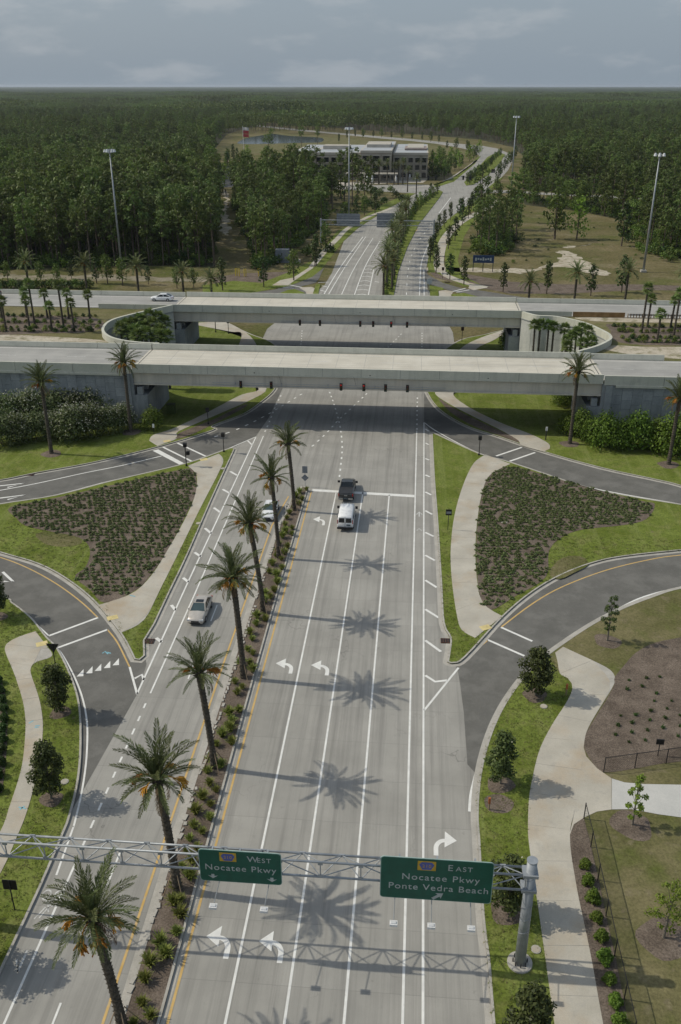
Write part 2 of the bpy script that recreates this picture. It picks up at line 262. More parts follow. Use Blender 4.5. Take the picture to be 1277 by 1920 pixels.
class MB:
    def __init__(s): s.v, s.f, s.m = [], [], []
    def add(s, vs_, fs, mi=0):
        k = len(s.v); s.v += [tuple(x) for x in vs_]
        s.f += [tuple(i + k for i in f) for f in fs]; s.m += [mi] * len(fs); return s
    def box(s, c, d, rz=0.0, mi=0, taper=1.0):
        ca, sa = math.cos(rz), math.sin(rz); vs_ = []
        for z in (-1, 1):
            k = taper if z > 0 else 1.0
            for x, y in ((-1, -1), (1, -1), (1, 1), (-1, 1)):
                px, py = x * d[0] / 2 * k, y * d[1] / 2 * k
                vs_.append((c[0] + px * ca - py * sa, c[1] + px * sa + py * ca, c[2] + z * d[2] / 2))
        return s.add(vs_, [(3, 2, 1, 0), (4, 5, 6, 7), (0, 1, 5, 4), (1, 2, 6, 5), (2, 3, 7, 6), (3, 0, 4, 7)], mi)
    def tube(s, path, r, n=8, mi=0, cap=True):
        path = [Vector(p) for p in path]; k = len(path)
        rr = r if isinstance(r, (list, tuple)) else [r] * k
        vs_ = []; up = Vector((0, 0, 1))
        for i, p in enumerate(path):
            d = (path[min(i + 1, k - 1)] - path[max(i - 1, 0)]).normalized()
            a = d.cross(up); a = d.cross(Vector((1, 0, 0))) if a.length < 0.05 else a
            a.normalize(); b = d.cross(a)
            for j in range(n):
                t = 2 * math.pi * j / n
                vs_.append(p + a * (rr[i] * math.cos(t)) + b * (rr[i] * math.sin(t)))
        fs = [(i * n + j, (i + 1) * n + j, (i + 1) * n + (j + 1) % n, i * n + (j + 1) % n) for i in range(k - 1) for j in range(n)]
        if cap: fs += [tuple(range(n)), tuple(reversed(range((k - 1) * n, k * n)))]
        return s.add(vs_, fs, mi)
    def prism(s, poly, z0, z1, mi=0):
        poly = list(poly) if area2(poly) > 0 else list(reversed(poly)); n = len(poly)
        vs_ = [(x, y, z0) for x, y in poly] + [(x, y, z1) for x, y in poly]
        return s.add(vs_, [tuple(range(n, 2 * n))] + [(i, (i + 1) % n, n + (i + 1) % n, n + i) for i in range(n)], mi)
    def flat(s, poly, z, mi=0):
        poly = list(poly) if area2(poly) > 0 else list(reversed(poly))
        return s.add([(x, y, z) for x, y in poly], [tuple(range(len(poly)))], mi)
    def strip(s, a, b, z, mi=0):
        """band between two polylines of the same length; a on the left seen along the path"""
        n = len(a); z_ = z if callable(z) else (lambda x, y: z)
        vs_ = [(x, y, z_(x, y)) for x, y in a] + [(x, y, z_(x, y)) for x, y in b]
        return s.add(vs_, [(n + i, n + i + 1, i + 1, i) for i in range(n - 1)], mi)
    def quad(s, a, b, c, d, mi=0): return s.add([a, b, c, d], [(0, 1, 2, 3)], mi)
    def mesh(s, name, mats):
        me = bpy.data.meshes.new(name); me.from_pydata(s.v, [], s.f)
        for m in (mats if isinstance(mats, (list, tuple)) else [mats]): me.materials.append(T[m])
        if any(s.m): me.polygons.foreach_set('material_index', s.m)
        me.update(); return me
    def build(s, name, mats, parent=None, smooth=False, loc=None):
        me = s.mesh(name, mats)
        if smooth: me.polygons.foreach_set('use_smooth', [True] * len(me.polygons))
        return link(name, me, parent, loc)

def link(name, data, parent=None, loc=None, rot=None, scale=None):
    o = bpy.data.objects.new(name, data); C.objects.link(o); o.parent = parent
    if loc: o.location = loc
    if rot: o.rotation_euler = rot
    if scale: o.scale = scale if isinstance(scale, tuple) else (scale,) * 3
    return o
def tag(o, label, cat, group=None):
    o['label'] = label; o['category'] = cat
    if group: o['group'] = group
    return o
def thing(name, label, cat, loc=(0, 0, 0), rz=0.0, group=None, scale=None):
    return tag(link(name, None, None, loc, (0, 0, rz), scale), label, cat, group)
def struct(o): o['kind'] = 'structure'; return o
def stuff(o, label=None, cat=None):
    o['kind'] = 'stuff'
    if label: o['label'] = label; o['category'] = cat
    return o
def copy_tree(o, parent=None):
    c = o.copy(); C.objects.link(c); c.parent = parent
    for ch in list(o.children): copy_tree(ch, c)
    return c

def sm(pts, k=5, closed=False):
    """Catmull-Rom through the surveyed points"""
    n = len(pts); out = []
    for i in range(n if closed else n - 1):
        p = [pts[(i + j) % n] if closed else pts[max(0, min(n - 1, i + j))] for j in (-1, 0, 1, 2)]
        for t in range(k):
            u = t / k
            out.append(tuple(0.5 * (2 * p[1][c] + (p[2][c] - p[0][c]) * u + (2 * p[0][c] - 5 * p[1][c] + 4 * p[2][c] - p[3][c]) * u * u + (3 * p[1][c] - p[0][c] - 3 * p[2][c] + p[3][c]) * u ** 3) for c in range(len(pts[0]))))
    if not closed: out.append(tuple(pts[-1]))
    return out
def off(line, d):
    """parallel line at distance d to the left"""
    out = []; n = len(line)
    for i in range(n):
        a = Vector(line[max(0, i - 1)][:2]); b = Vector(line[min(n - 1, i + 1)][:2]); t = (b - a).normalized()
        out.append((line[i][0] - t.y * d, line[i][1] + t.x * d))
    return out
def inside(p, poly):
    x, y = p; r = False; j = len(poly) - 1
    for i in range(len(poly)):
        xi, yi = poly[i]; xj, yj = poly[j]
        if (yi > y) != (yj > y) and x < (xj - xi) * (y - yi) / (yj - yi) + xi: r = not r
        j = i
    return r
def resample(line, step):
    out = [tuple(line[0])]; acc = 0.0
    for a, b in zip(line, line[1:]):
        a, b = Vector(a), Vector(b); d = (b - a).length; t = step - acc
        while t <= d and d > 0:
            out.append(tuple(a + (b - a) * (t / d))); t += step
        acc = d - (t - step)
    return out


# ------------------------------------------------------------------ the ground, roads, kerbs and paths
g_ = MB()
xs = [-24000, -3000, -400, -120, 0, 120, 400, 3000, 24000]; ys = [-400, 0, 60, 120, 200, 400, 900, 3000, 26000]
for i in range(8):
    for j in range(8): g_.quad((xs[i], ys[j], -0.06), (xs[i + 1], ys[j], -0.06), (xs[i + 1], ys[j + 1], -0.06), (xs[i], ys[j + 1], -0.06))
struct(g_.build('ground', 'field'))

main = struct(MB().flat([(-30, 12), (7.2, 12), (7.2, 62), (9, 120), (9, 200), (4, 245), (-26, 245), (-33, 200), (-30, 120), (-26.4, 70)], 0.0).build('road', 'road'))

# surveyed edges (metres)
K_SW = sm([(-55.38,84.6),(-49.39,83.86)][:1] + [(-43.49,80.26),(-41.71,79.04),(-38.54,76.31),(-35.66,73.02)] + [(-33.74,71.02),(-30.93,66.9),(-28.68,62.83),(-26.78,57.89),(-25.44,53.45),(-24.7,49.44),(-24.56,47.38)] + [(-24.38,42.63),(-24.35,36.45)] + [(-24.3, 30), (-24.3, 14)])
K_ISW_E = [(-26.33,125.4),(-25.97,107.39),(-25.49,91.42),(-25.41,82.33),(-25.32,76.3)]
K_ISW_S = [(-25.52,73.18),(-24.76,70.63),(-25.05,69.88),(-25.62,69.93),(-28.36,74.3),(-33.04,80.14),(-37.78,84.62),(-42.28,87.75),(-47.78,90.08)] + [(-55.35,93.53),(-64.3,96.2)]
K_ISW_N = [(-64.3,96.2),(-58.41,99.79)] + [(-53.52,103.24),(-47.14,106.59),(-41.07,111.99),(-32.59,118.89),(-28.14,124.33),(-26.84,125.83)]
K_NW = sm([(-67.06,108.14),(-61.61,109.5)] + [(-56.87,110.9),(-52.66,113.94),(-45.92,118.38),(-37.99,125.48),(-31.43,133.06)] + [(-31.75,135.3),(-27.73,141.58),(-25.57,149.22),(-24.64,154.68)] + [(-24.9, 160), (-25.6, 172), (-28.2, 183), (-31, 189)] + [(-35.79,194.25),(-42.17,202.34)] + [(-47, 206), (-57, 212), (-75, 219), (-110, 229), (-150, 236)])
K_NE = sm([(50.02,107.04),(43.42,111.35)] + [(37.67,116.62),(34.54,118.62),(27.99,122.2),(20.35,127.95),(13.95,134.03),(9.25,138.45),(5.01,146.2),(3.01,154.99)] + [(3.1, 158), (3.9, 172), (6.2, 183)] + [(10.66,193.39),(16.17,198.48),(19.36,201.74)] + [(26, 207), (38, 213), (60, 220), (100, 229), (150, 237)])
K_ISE_W = [(3.56,135.18),(3.66,116.74),(3.89,103.34),(4.06,87.45),(4.15,78.89),(4.78,76.25),(4.65,74.04),(4.4,71.98)]
K_ISE_S = [(4.4,71.98),(4.99,71.79),(6.22,72.93),(10.42,80.6),(14,85.89),(17.68,89.96),(21.67,93.12),(25.59,95.06),(32.73,97.2)] + [(40.99,99.39),(49.23,101.47)]
K_ISE_N = [(49.9,103.26),(43.6,107.62)] + [(36.08,110.36),(29.12,112.78),(24.05,115.49),(15.1,123.22),(10.46,126.62),(3.56,135.18)]
K_SE = sm([(46.11,93.23),(38.33,91)] + [(30.42,88.13),(26.61,85.82),(23.01,83.18),(19.45,79.94),(15.86,76.04)] + [(13.13,72.71),(11.27,69.82),(9.43,66.15),(8.07,62.58),(7.06,58.91),(6.42,55.44),(6.08,52.05)] + [(6.06,49.52),(5.96,42.96),(6.1,39.36),(6.11,35.35)] + [(6.3, 14)])

def kerb(name, line, land, gutter=0.42, parent=None):
    b = MB(); g0 = off(line, -land * gutter); t1 = off(line, land * 0.17); n = len(line)
    prof = [(g0, 0.004), (g0, 0.012), (line, 0.012), (line, 0.15), (t1, 0.15), (t1, 0.02)]
    for (p, z0), (q, z1) in zip(prof, prof[1:]):
        vs_ = [(x, y, z0) for x, y in p] + [(x, y, z1) for x, y in q]
        b.add(vs_, [(i, i + 1, n + i + 1, n + i) for i in range(n - 1)])
    return struct(b.build(name, 'kerb', parent))

# asphalt turning roadways lie 4 mm above the concrete carriageway
def sheet(name, poly, z, mat): return struct(MB().flat(poly, z).build(name, mat))
SOUTHWEST_ROAD = K_SW[:K_SW.index(min(K_SW, key=lambda p: abs(p[1] - 49.6))) + 1] + [(-23.83,64.74),(-24.27,69.41)] + K_ISW_S[1:]
sheet('ramp_road', SOUTHWEST_ROAD, 0.004, 'asphalt')
nw_end = [i for i, p in enumerate(K_NW) if p[1] < 186][-1]
sheet('ramp_road', K_NW[:nw_end] + [(-24.6, 186), (-23.3, 160), (-23.4, 140), (-24.1, 131.2)] + list(reversed(K_ISW_N)), 0.004, 'asphalt')
ne_end = [i for i, p in enumerate(K_NE) if p[1] < 186][-1]
sheet('ramp_road', K_NE[:ne_end] + [(2.5, 186), (2.45, 160), (2.4, 139.5)] + list(reversed(K_ISE_N)), 0.004, 'asphalt')
se_end = [i for i, p in enumerate(K_SE) if p[1] > 55.9][-1]
sheet('ramp_road', K_SE[:se_end] + [(6.22,56.85),(5.68,57.79),(5.67,64.51),(5.5,68.77),(5.36,71.06)] + K_ISE_S[1:], 0.004, 'asphalt')

# grass verges and traffic islands, kerb-high
def verge(name, poly, mat='lawn', z=0.13): return struct(MB().prism(poly, -0.06, z).build(name, mat))
verge('grass_verge', K_SW + [(-120, 14), (-120, 80)], 'lawn')
verge('grass_verge', K_SE + [(150, 14), (150, 80)], 'drylawn')
nw_cut = [p for p in K_NW if p[1] < 234]
verge('grass_verge', nw_cut + [(-150, 133)], 'lawn')
ne_cut = [p for p in K_NE if p[1] < 234]
verge('grass_verge', ne_cut + [(150, 128)], 'lawn')
W_ISL = sm(K_ISW_E, 3) + K_ISW_S[:4] + sm(K_ISW_S[3:], 4)[1:] + sm(K_ISW_N, 4)[1:]
E_ISL = sm(K_ISE_W, 3) + sm(K_ISE_S, 4)[1:] + sm(K_ISE_N, 4)[1:]
west_island = verge('traffic_island', W_ISL)
east_island = verge('traffic_island', E_ISL)
kerb('kerb', K_SW, 1)
kerb('kerb', K_SE, 1)
kerb('kerb', K_NW, 1)
kerb('kerb', K_NE, -1)
for o_, poly in ((west_island, W_ISL), (east_island, E_ISL)):
    s_ = 1 if area2(poly) > 0 else -1
    k_ = kerb('kerb', list(poly) + [poly[0]], s_)

# flat sheets on the verges: mulch beds, paths
Z_BED, Z_PATH = 0.150, 0.158
W_BED = sm([(-51.73,102.33),(-46.8,105.7),(-40.59,110.46),(-32.11,116.87),(-30.42,116.1),(-28.66,109.65),(-28.27,103.09),(-28.14,92.06),(-28.51,86.01),(-29.25,82.62),(-31.71,79.86),(-34.23,82.42),(-36.85,85.04),(-36.45,87.33),(-36.98,90.49),(-38.19,93.03),(-40.35,94.85),(-43.54,95.77),(-47.45,97.13),(-49.73,99.38)], 4, True)
E_BED = sm([(11.26,117.58),(14.66,121.59),(21.47,117.3),(26.56,113.8),(31.19,110.94),(32.61,110.07),(30.53,105.51),(27.27,103.45),(21.86,101.73),(18.98,99.34),(17.02,95.66),(15.87,89.34),(12.11,84.86),(9.22,81.73),(8.27,83.98),(8.3,92.63),(8.9,101.37),(9.99,110.88)], 4, True)
SE_STRIP = [p for p in K_SE if p[1] < 74.5] + [(9.74, 14)] + list(reversed([(14.91,70.85),(15.57,70.13),(15.79,69.07),(15.51,67.95),(14.7,66.14),(13.47,63.82),(12.39,61.54),(11.61,59.55),(10.89,56.96),(10.29,54.39),(9.88,51.44)] + [(9.74,49.23),(9.75,42.61),(9.74,38.07),(9.74,35.65)]))
struct(MB().flat(SE_STRIP, 0.136).build('grass_verge', 'lawn'))
def sheet_on(name, poly, z, mat, parent=None):
    return struct(MB().flat(poly, z).build(name, mat))
sheet_on('mulch_bed', W_BED, Z_BED, 'mulch'); sheet_on('mulch_bed', E_BED, Z_BED, 'mulch')
SE_BED = sm([(19.93,70.73),(21.43,73.09),(22.84,75.05),(25.03,76.88),(27.85,78.06),(31.07,79.28),(32.35,74.97),(28.64,62.95),(25.68,60.21),(23.1,59.39),(21.11,58.88),(19.29,58.26),(16.53,57.57),(15.79,58.77),(15.46,60.69),(15.98,62.44),(18.31,66.82),(19.63,69.48)], 3, True)
sheet_on('mulch_bed', SE_BED, Z_BED, 'mulch')
SHRUB_BED = [(14.13,52.39),(13.28,51.61),(12.75,50.36),(12.6,48.47),(12.59,45.77),(12.63,42.55),(12.64,39.94),(12.59,36.02)] + [(12.55, 26), (12.55, 13), (14.6, 13), (14.6, 26)] + [(14.11,36.52),(14.2,40.91),(14.17,43.59),(14.22,46.51),(14.21,50.25)]
sheet_on('mulch_bed', SHRUB_BED, Z_BED, 'mulch')
sheet_on('mulch_bed', [(-38.34,66.38),(-37.15,65.98),(-35.46,63.24),(-34.08,60.35),(-32.68,56.99),(-31.52,53.87),(-30.72,51.43),(-31.67,50.89)], Z_BED, 'mulch')
sheet_on('mulch_bed', sm([(6.81,53.87),(7.97,54.41),(9.02,53.6),(8.45,52.46),(7.05,52.56)], 3, True), Z_BED, 'mulch')
sheet_on('planting_strip', sm([(4.94,152.41),(7.85,146.43),(12.04,139.97),(15.37,135.37),(17.21,132.46),(16.67,131.78),(14,134.6),(10.27,138.53),(6.75,145.26)], 3, True), Z_BED, 'mulch')
sheet_on('planting_strip', sm([(-36.64,130.47),(-35.43,133.14),(-31.88,138.94),(-28.88,145.65),(-28.07,145.16),(-30.98,137.99),(-33.99,131.35),(-36.07,128.85)], 3, True), Z_BED, 'mulch')
# ragged bare grass patches inside the islands
sheet_on('bare_patch', sm([(18.24,93.95),(20.49,94.64),(21.13,92.67),(19.16,90.56),(17.32,88.99),(16.34,90.33)], 3, True), 0.142, 'drylawn')
sheet_on('bare_patch', sm([(-45.47,95.2),(-42.1,95.73),(-39.01,93.71),(-39.85,92.16),(-42.95,92.4)], 3, True), 0.142, 'drylawn')
# tree rings of mulch
def ring(x, y, r, z=Z_BED):
    b = MB(); pts = [(x + r * (1 + 0.12 * math.sin(3 * t + x)) * math.cos(t), y + r * (1 + 0.12 * math.cos(2 * t + y)) * math.sin(t)) for t in [i * math.pi / 10 for i in range(20)]]
    b.add([(px, py, z - 0.015) for px, py in pts] + [(x + (px - x) * 0.6, y + (py - y) * 0.6, z + 0.05) for px, py in pts] + [(x, y, z + 0.07)],
          [(i, (i + 1) % 20, 20 + (i + 1) % 20, 20 + i) for i in range(20)] + [(20 + i, 20 + (i + 1) % 20, 40) for i in range(20)])
    return struct(b.build('mulch_ring', 'mulch'))

# concrete paths, poured slab by slab with sawn joints
PATHS = []
def path_slabs(left, right, n, mat='path', name='sidewalk', z=Z_PATH, gap=0.016):
    """left / right edge polylines; n slabs of equal length"""
    root = struct(MB().strip(sm(left, 4), sm(right, 4), z - 0.012).build(name, 'kerb'))
    L, Rr = sm(left, 8), sm(right, 8); PATHS.append(L[::3] + list(reversed(Rr[::3])))
    def along(p, t):
        d = [0.0]
        for a, b in zip(p, p[1:]): d.append(d[-1] + math.hypot(b[0] - a[0], b[1] - a[1]))
        s = t * d[-1]
        for i in range(len(p) - 1):
            if s <= d[i + 1] or i == len(p) - 2:
                u = (s - d[i]) / max(1e-6, d[i + 1] - d[i]); return (p[i][0] + (p[i + 1][0] - p[i][0]) * u, p[i][1] + (p[i + 1][1] - p[i][1]) * u)
    tot = sum(math.hypot(b[0] - a[0], b[1] - a[1]) for a, b in zip(L, L[1:])); e = gap / max(tot, 1)
    Rf = resample(Rr, 0.05) + [Rr[-1]]
    def across(p, t):
        q = along(Rr, t); j = min(range(len(Rf)), key=lambda i: (Rf[i][0] - p[0]) ** 2 + (Rf[i][1] - p[1]) ** 2)
        w = min(1.0, 6 * t, 6 * (1 - t)) * 0.85; c = Rf[j]
        return (q[0] + (c[0] - q[0]) * w, q[1] + (c[1] - q[1]) * w)
    for i in range(n):
        t0, t1 = i / n + e, (i + 1) / n - e; k = 4
        ts = [t0 + (t1 - t0) * j / k for j in range(k + 1)]
        a = [along(L, t) for t in ts]; b = [across(along(L, t), t) for t in ts]
        poly = a + list(reversed(b))
        MB().prism(poly, z - 0.02, z + rnd.uniform(-0.002, 0.003)).build('slab', mat, root)
    return root
path_slabs([(-31.85,118.09),(-29.81,114.78),(-28.51,108.41),(-28.07,101.42),(-28.12,92.16),(-28.41,85.81),(-29.46,81.92),(-32.26,79.35)],
           [(-28.33,123.16),(-27.24,121),(-26.88,117.08),(-26.83,103.5),(-26.64,90.17),(-26.59,83.04),(-26.62,76.91),(-28.22,74.38)], 9)
path_slabs([(11.51,126.03),(9.56,122.45),(7.72,114.52),(6.2,104.76),(5.43,95.51),(5.32,88.01),(5.61,80.61),(6.01,77.68),(7.3,76.27)],
           [(14.9,122.64),(13.01,120.37),(11.23,117.2),(9.86,110.2),(8.82,101.36),(8.25,93.65),(8.14,86.86),(8.47,82.93),(10.32,80.59)], 9)
# south-east shared path
path_slabs([(14.92,74.33),(14.94,72.67),(14.91,70.85),(15.57,70.13),(15.79,69.07),(15.51,67.95),(14.7,66.14),(13.47,63.82),(12.39,61.54),(11.61,59.55),(10.89,56.96),(10.29,54.39),(9.88,51.44)] + [(9.74,49.23),(9.75,42.61),(9.74,38.07),(9.74,35.65)] + [(9.75, 26), (9.75, 13)],
           [(15.83,75.39),(17.35,74.08),(18.67,72.97),(19.69,71.87),(19.94,70.69),(19.58,69.48),(18.19,66.81),(16.7,64.09),(15.77,62.07),(15.42,60.61),(15.01,58.54),(14.21,55.43),(13.5,52.82)] + [(12.77,50.36),(12.59,45.77),(12.63,42.55),(12.65,39.77),(12.59,36.02)] + [(12.55, 26), (12.55, 13)], 18)
sheet_on('sidewalk', [(15.42,60.61),(15.46,59.38),(16.08,58),(17.03,56.9),(16.38,53.44),(15.24,53.13),(14.18,52.44),(13.28,51.65),(12.72,50.3),(13.5,52.82),(14.21,55.43),(15.01,58.54)], Z_PATH - 0.006, 'path')
sheet_on('driveway', [(17.05,56.88),(17.99,56.51),(19.52,56.45),(22.39,56.61),(46.32,58.05),(43.66,53.14),(21.48,53.03),(19.79,53.22),(17.9,53.59),(16.4,53.44)], Z_PATH - 0.002, 'drive')
# south-west path
path_slabs([(-36.95,73.88),(-38.1,72.92),(-38.86,71.78),(-38.8,70.71),(-37.96,69.3),(-36.37,67.01),(-34.89,64.7),(-33.63,62.62),(-32.54,60.48),(-31.7,58.43),(-30.58,55.2),(-30.03,53.02),(-29.49,49.94),(-29.14,47.6)] + [(-29.35,42.65),(-30.44,37.45)],
           [(-35.73,72.45),(-34.76,71.32),(-33.79,70.12),(-33.88,69.44),(-34.79,68.72),(-35.01,67.7),(-34.43,66.53),(-33.35,64.83),(-32.11,62.74),(-31.04,60.6),(-30.22,58.55),(-29.22,55.32),(-28.59,52.78),(-28.04,50.06),(-27.74,47.71)] + [(-27.51,42.8),(-28.54,37.22)], 12)
# paths that pass under the bridges
path_slabs([(-40.21,127.6),(-40.26,130.18),(-37.82,133.43),(-33.93,141.94),(-30.25,151.08),(-27.54,155.2)] + [(-33.5, 165), (-36, 178)] + [(-37.96,194.66),(-40.98,196.22)] + [(-52, 203)],
           [(-38.33,125.52),(-36.11,129.03),(-37.03,131.1),(-35.56,134.4),(-31.64,141.59),(-27.81,148.93),(-26.14,155.31)] + [(-30, 165), (-32, 178)] + [(-33.19,185.92),(-37.29,195.92)] + [(-44, 206)], 22)
path_slabs([(20.35,127.95),(17.22,130.31),(17.03,132.26),(14.81,136.56),(11.15,142.24),(6.69,149.44),(4.36,155.58)] + [(7, 160), (7.5, 175), (10.2, 186)] + [(13.53,193.06),(19.32,201.13)] + [(24, 204.5)],
           [(21.39,129.24),(21.43,131.54),(19.28,135.21),(14.47,140.87),(9.71,148.57),(7.6,155.36)] + [(10.6, 160), (11.2, 175), (13.5, 186)] + [(17.57,193.39),(20.81,199.45)] + [(27, 203.5)], 22)
for x_, y_ in [(-35.45,71.72)] + [(-29.99,77),(-30.05,120.63)] + [(8.45,78.26)] + [(-37.41,127.65)]:
    struct(MB().box((x_, y_, Z_PATH + 0.006), (1.1, 0.8, 0.012), 0.5).build('tactile_pad', 'ramppad'))

# ------------------------------------------------------------------ median
MED_L = [(-15.2, 109), (-16.0, 100)] + [(-16.2, 85), (-16.25, 65), (-16.2, 48)] + [(-15.95, 36), (-15.8, 22), (-15.8, 14)]
MED_R = [(-13.55, 111.4), (-13.6, 100)] + [(-13.65, 85), (-13.62, 65), (-13.55, 48)] + [(-13.45, 36), (-13.4, 22), (-13.4, 14)]
MED = [(-14.4, 112.4)] + MED_R + list(reversed(MED_L))
struct(MB().prism(MED, -0.06, 0.14).build('median', 'mulch'))
kerb('kerb', [(-14.4, 112.4)] + MED_R, -1, 0.28)
kerb('kerb', [(-14.4, 112.4)] + MED_L, 1, 0.28)
sheet_on('median_edge', MED_L + [(x + 0.34, y) for x, y in reversed(MED_L)], 0.149, 'kerb')
# broken edging stones along the west side of the planting
st = MB()
for y_ in [14 + 0.62 * i for i in range(150)]:
    if rnd.random() < 0.75: st.box((-15.72 + rnd.uniform(-.1, .1), y_, 0.18), (rnd.uniform(.12, .28), rnd.uniform(.3, .6), 0.09), rnd.uniform(-.3, .3))
stuff(st.build('edging_stones', 'kerb'), 'row of small pale edging stones along the planted median', 'stones')

# ------------------------------------------------------------------ painted markings: parts of the road they are on
ZP = 0.010
def paint(name, line, w=0.16, mat='white', z=ZP, parent=main):
    h = w / 2
    return MB().strip(off(line, h), off(line, -h), z).build(name, mat, parent)
def poly_paint(name, poly, mat='white', z=ZP, parent=main): return MB().flat(poly, z).build(name, mat, parent)
def dashes(line, on, gap, w=0.15, mat='white', name='lane_dash', start=0.0):
    L = sum(math.dist(a, b) for a, b in zip(line, line[1:])); s = start
    fine = resample(line, 0.1)
    while s + on < L:
        i, j = int(s / 0.1), int((s + on) / 0.1)
        if j < len(fine): paint(name, [fine[i], fine[(i + j) // 2], fine[j]], w, mat)
        s += on + gap
paint('edge_line', [(-13.0, 14), (-13.0, 110.8)], 0.17, 'yellow')
paint('edge_line', [(-16.75, 14)] + [(-16.85, 45), (-16.95, 70), (-16.8, 100), (-15.9, 109)], 0.17, 'yellow')
for a_, b_ in ([(-9.61,34.07),(-9.61,110.83)], [(-6.13,34.36),(-5.99,111.13)], [(-2.62,34.64),(-2.39,110.54)], [(0.83,34.92),(1.21,135.86)], [(2.03,35.02),(2.37,139.89)]):
    d_ = (a_[0] - b_[0]) / (a_[1] - b_[1])
    paint('lane_line', [(a_[0] - d_ * (a_[1] - 14), 14), a_, b_], 0.17)
poly_paint('stop_line', [(-12.94,111.63),(1,110.81),(1,110.03),(-12.94,110.92)])
paint('gore_line', [(2.19,64.52),(5.46,71.23)], 0.2)
paint('gore_line', [(2.31,69.74),(3.21,68.84),(4.33,69.13)], 0.28)
for p_ in ([(2.58,136.83),(3.13,135.72)], [(2.58,130.49),(3.06,129.82)], [(2.53,124.06),(3.07,123.53)], [(2.5,117.84),(3.14,117.21)], [(2.48,111.91),(3.26,111.01)], [(2.45,105.95),(3.33,104.89)], [(2.43,99.63),(3.44,98.63)], [(2.4,93.64),(3.51,92.44)], [(2.38,87.73),(3.63,86.22)], [(2.35,81.54),(3.75,79.98)], [(2.33,75.64),(3.84,73.79)]):
    paint('hatch_bar', p_, 0.30)
for p_ in ([(-25.39,116.86),(-24.13,115.51)], [(-25.21,110.56),(-24.01,109.34)], [(-25.18,104.61),(-24.06,103.27)], [(-25.03,98.58),(-23.91,97.16)], [(-24.87,92.14),(-23.86,91.14)], [(-24.76,86.06),(-23.94,85.16)], [(-24.61,80.2),(-23.89,79.2)], [(-24.54,73.9),(-23.81,73.18)]):
    paint('hatch_bar', p_, 0.34)
paint('lane_line', [(-23.85,64.78)] + [(-23.99,85.11)] + [(-24.02,131.12)], 0.17)
paint('lane_line', [(-22.66,64.96)] + [(-22.65,82.96)] + [(-22.92,131.49)], 0.16)
paint('gore_line', [(-24.02,131.12),(-26.94,126.35),(-29.18,123.15)], 0.18)
paint('gore_line', [(-25.02,129.19),(-24.03,127.47)], 0.26)
paint('gore_line', [(-25.75,68.83),(-23.83,64.74)], 0.2)
paint('gore_line', [(-24.75,67.05),(-24.24,67.71),(-23.81,66.89)], 0.26)
dashes([(-22.64, 46.8), (-22.68, 64)], 0.75, 1.03, 0.17)
for y_ in (33, 45, 57, 69, 79, 91, 103): paint('lane_dash', [(-19.75, y_ - 1.6), (-19.75, y_ + 1.6)], 0.14)
paint('lane_line', [(-22.61, 14), (-22.61, 45.1)], 0.16)
paint('edge_line', sm([(-33.81,71.34)] + [(-32.75,70.13),(-30.49,66.93),(-28.53,63.66),(-26.99,60.35),(-25.85,57.02),(-25.1,54.35),(-24.49,51.64),(-23.98,48.73)] + [(-23.93,48.2),(-23.57,44.01)]), 0.15)
paint('edge_line', sm([(-49.98,83.81)] + [(-42.31,79.46),(-39.41,76.97),(-37.28,75.15),(-35.41,73.39)]), 0.15)
paint('edge_line', sm([(-54.55,91.89)] + [(-47.34,89.08),(-43.01,86.8),(-38.48,83.6),(-34.47,80.1),(-31.64,77.16)]), 0.15, 'yellow')
paint('edge_line', sm([(-29.89,74.98),(-28.18,72.79),(-25.99,69.21)] + [(-25.75,68.83)]), 0.15, 'yellow')
paint('crosswalk_bar', [(-35.41,73.39),(-31.59,77.13)], 0.27)
paint('crosswalk_bar', [(-33.81,71.34),(-29.89,74.98)], 0.27)
for x_, y_ in [(-29.93,67.52),(-29.24,68.05),(-28.54,68.51),(-27.83,69.03),(-27.14,69.55)]:
    poly_paint('yield_triangle', [(x_ - 0.31, y_ - 0.62), (x_ + 0.29, y_ - 0.50), (x_ - 0.06, y_ + 0.6)])
paint('crosswalk_bar', [(10.06,78.66),(12.95,76.35)], 0.27)
paint('crosswalk_bar', [(8.53,76.25),(11.9,73.71)], 0.27)
paint('edge_line', sm([(5.47,71.49),(6.97,73.87),(8.53,76.18)]), 0.16, 'yellow')
paint('edge_line', sm([(10.11,78.75),(13.74,83.57),(17.33,87.38),(22.55,91.42),(27.83,94.37),(32.46,96.13)] + [(41.81,98.08)]), 0.16, 'yellow')
paint('edge_line', sm([(40.06,92.74)] + [(30.51,88.5),(26.01,86.08),(22.85,83.46),(18.28,79.18),(14.79,75.3)]), 0.2)
paint('edge_line', sm([(11.4,70.16),(9.46,66.45),(8.01,62.71),(7.09,59.55),(6.47,57.36),(5.82,54.47),(5.6,52.49)]), 0.24)
paint('crosswalk_bar', [(13.07,125.91),(17.26,129.83)], 0.34)
paint('crosswalk_bar', [(14.93,124.01),(19.04,127.83)], 0.34)
paint('edge_line', sm([(2.42,139.78),(4.71,135.28),(10.48,126.96),(15.11,123.38),(24.09,115.78),(36.16,110.69)] + [(43.76,108.11)]), 0.2)
poly_paint('stop_line', [(-38.66,123.86),(-37.95,124.46),(-32.41,119.05),(-32.9,118.43)])
paint('crosswalk_bar', [(-37.53,125.52),(-31.71,120.12)], 0.34)
paint('crosswalk_bar', [(-36.02,127.64),(-30.18,122.33)], 0.34)
paint('lane_line', sm([(-60.11,104.79)] + [(-55.48,107.72),(-51.3,110.5),(-46.02,114.62),(-41.52,117.8),(-36.74,121.87)]), 0.2)
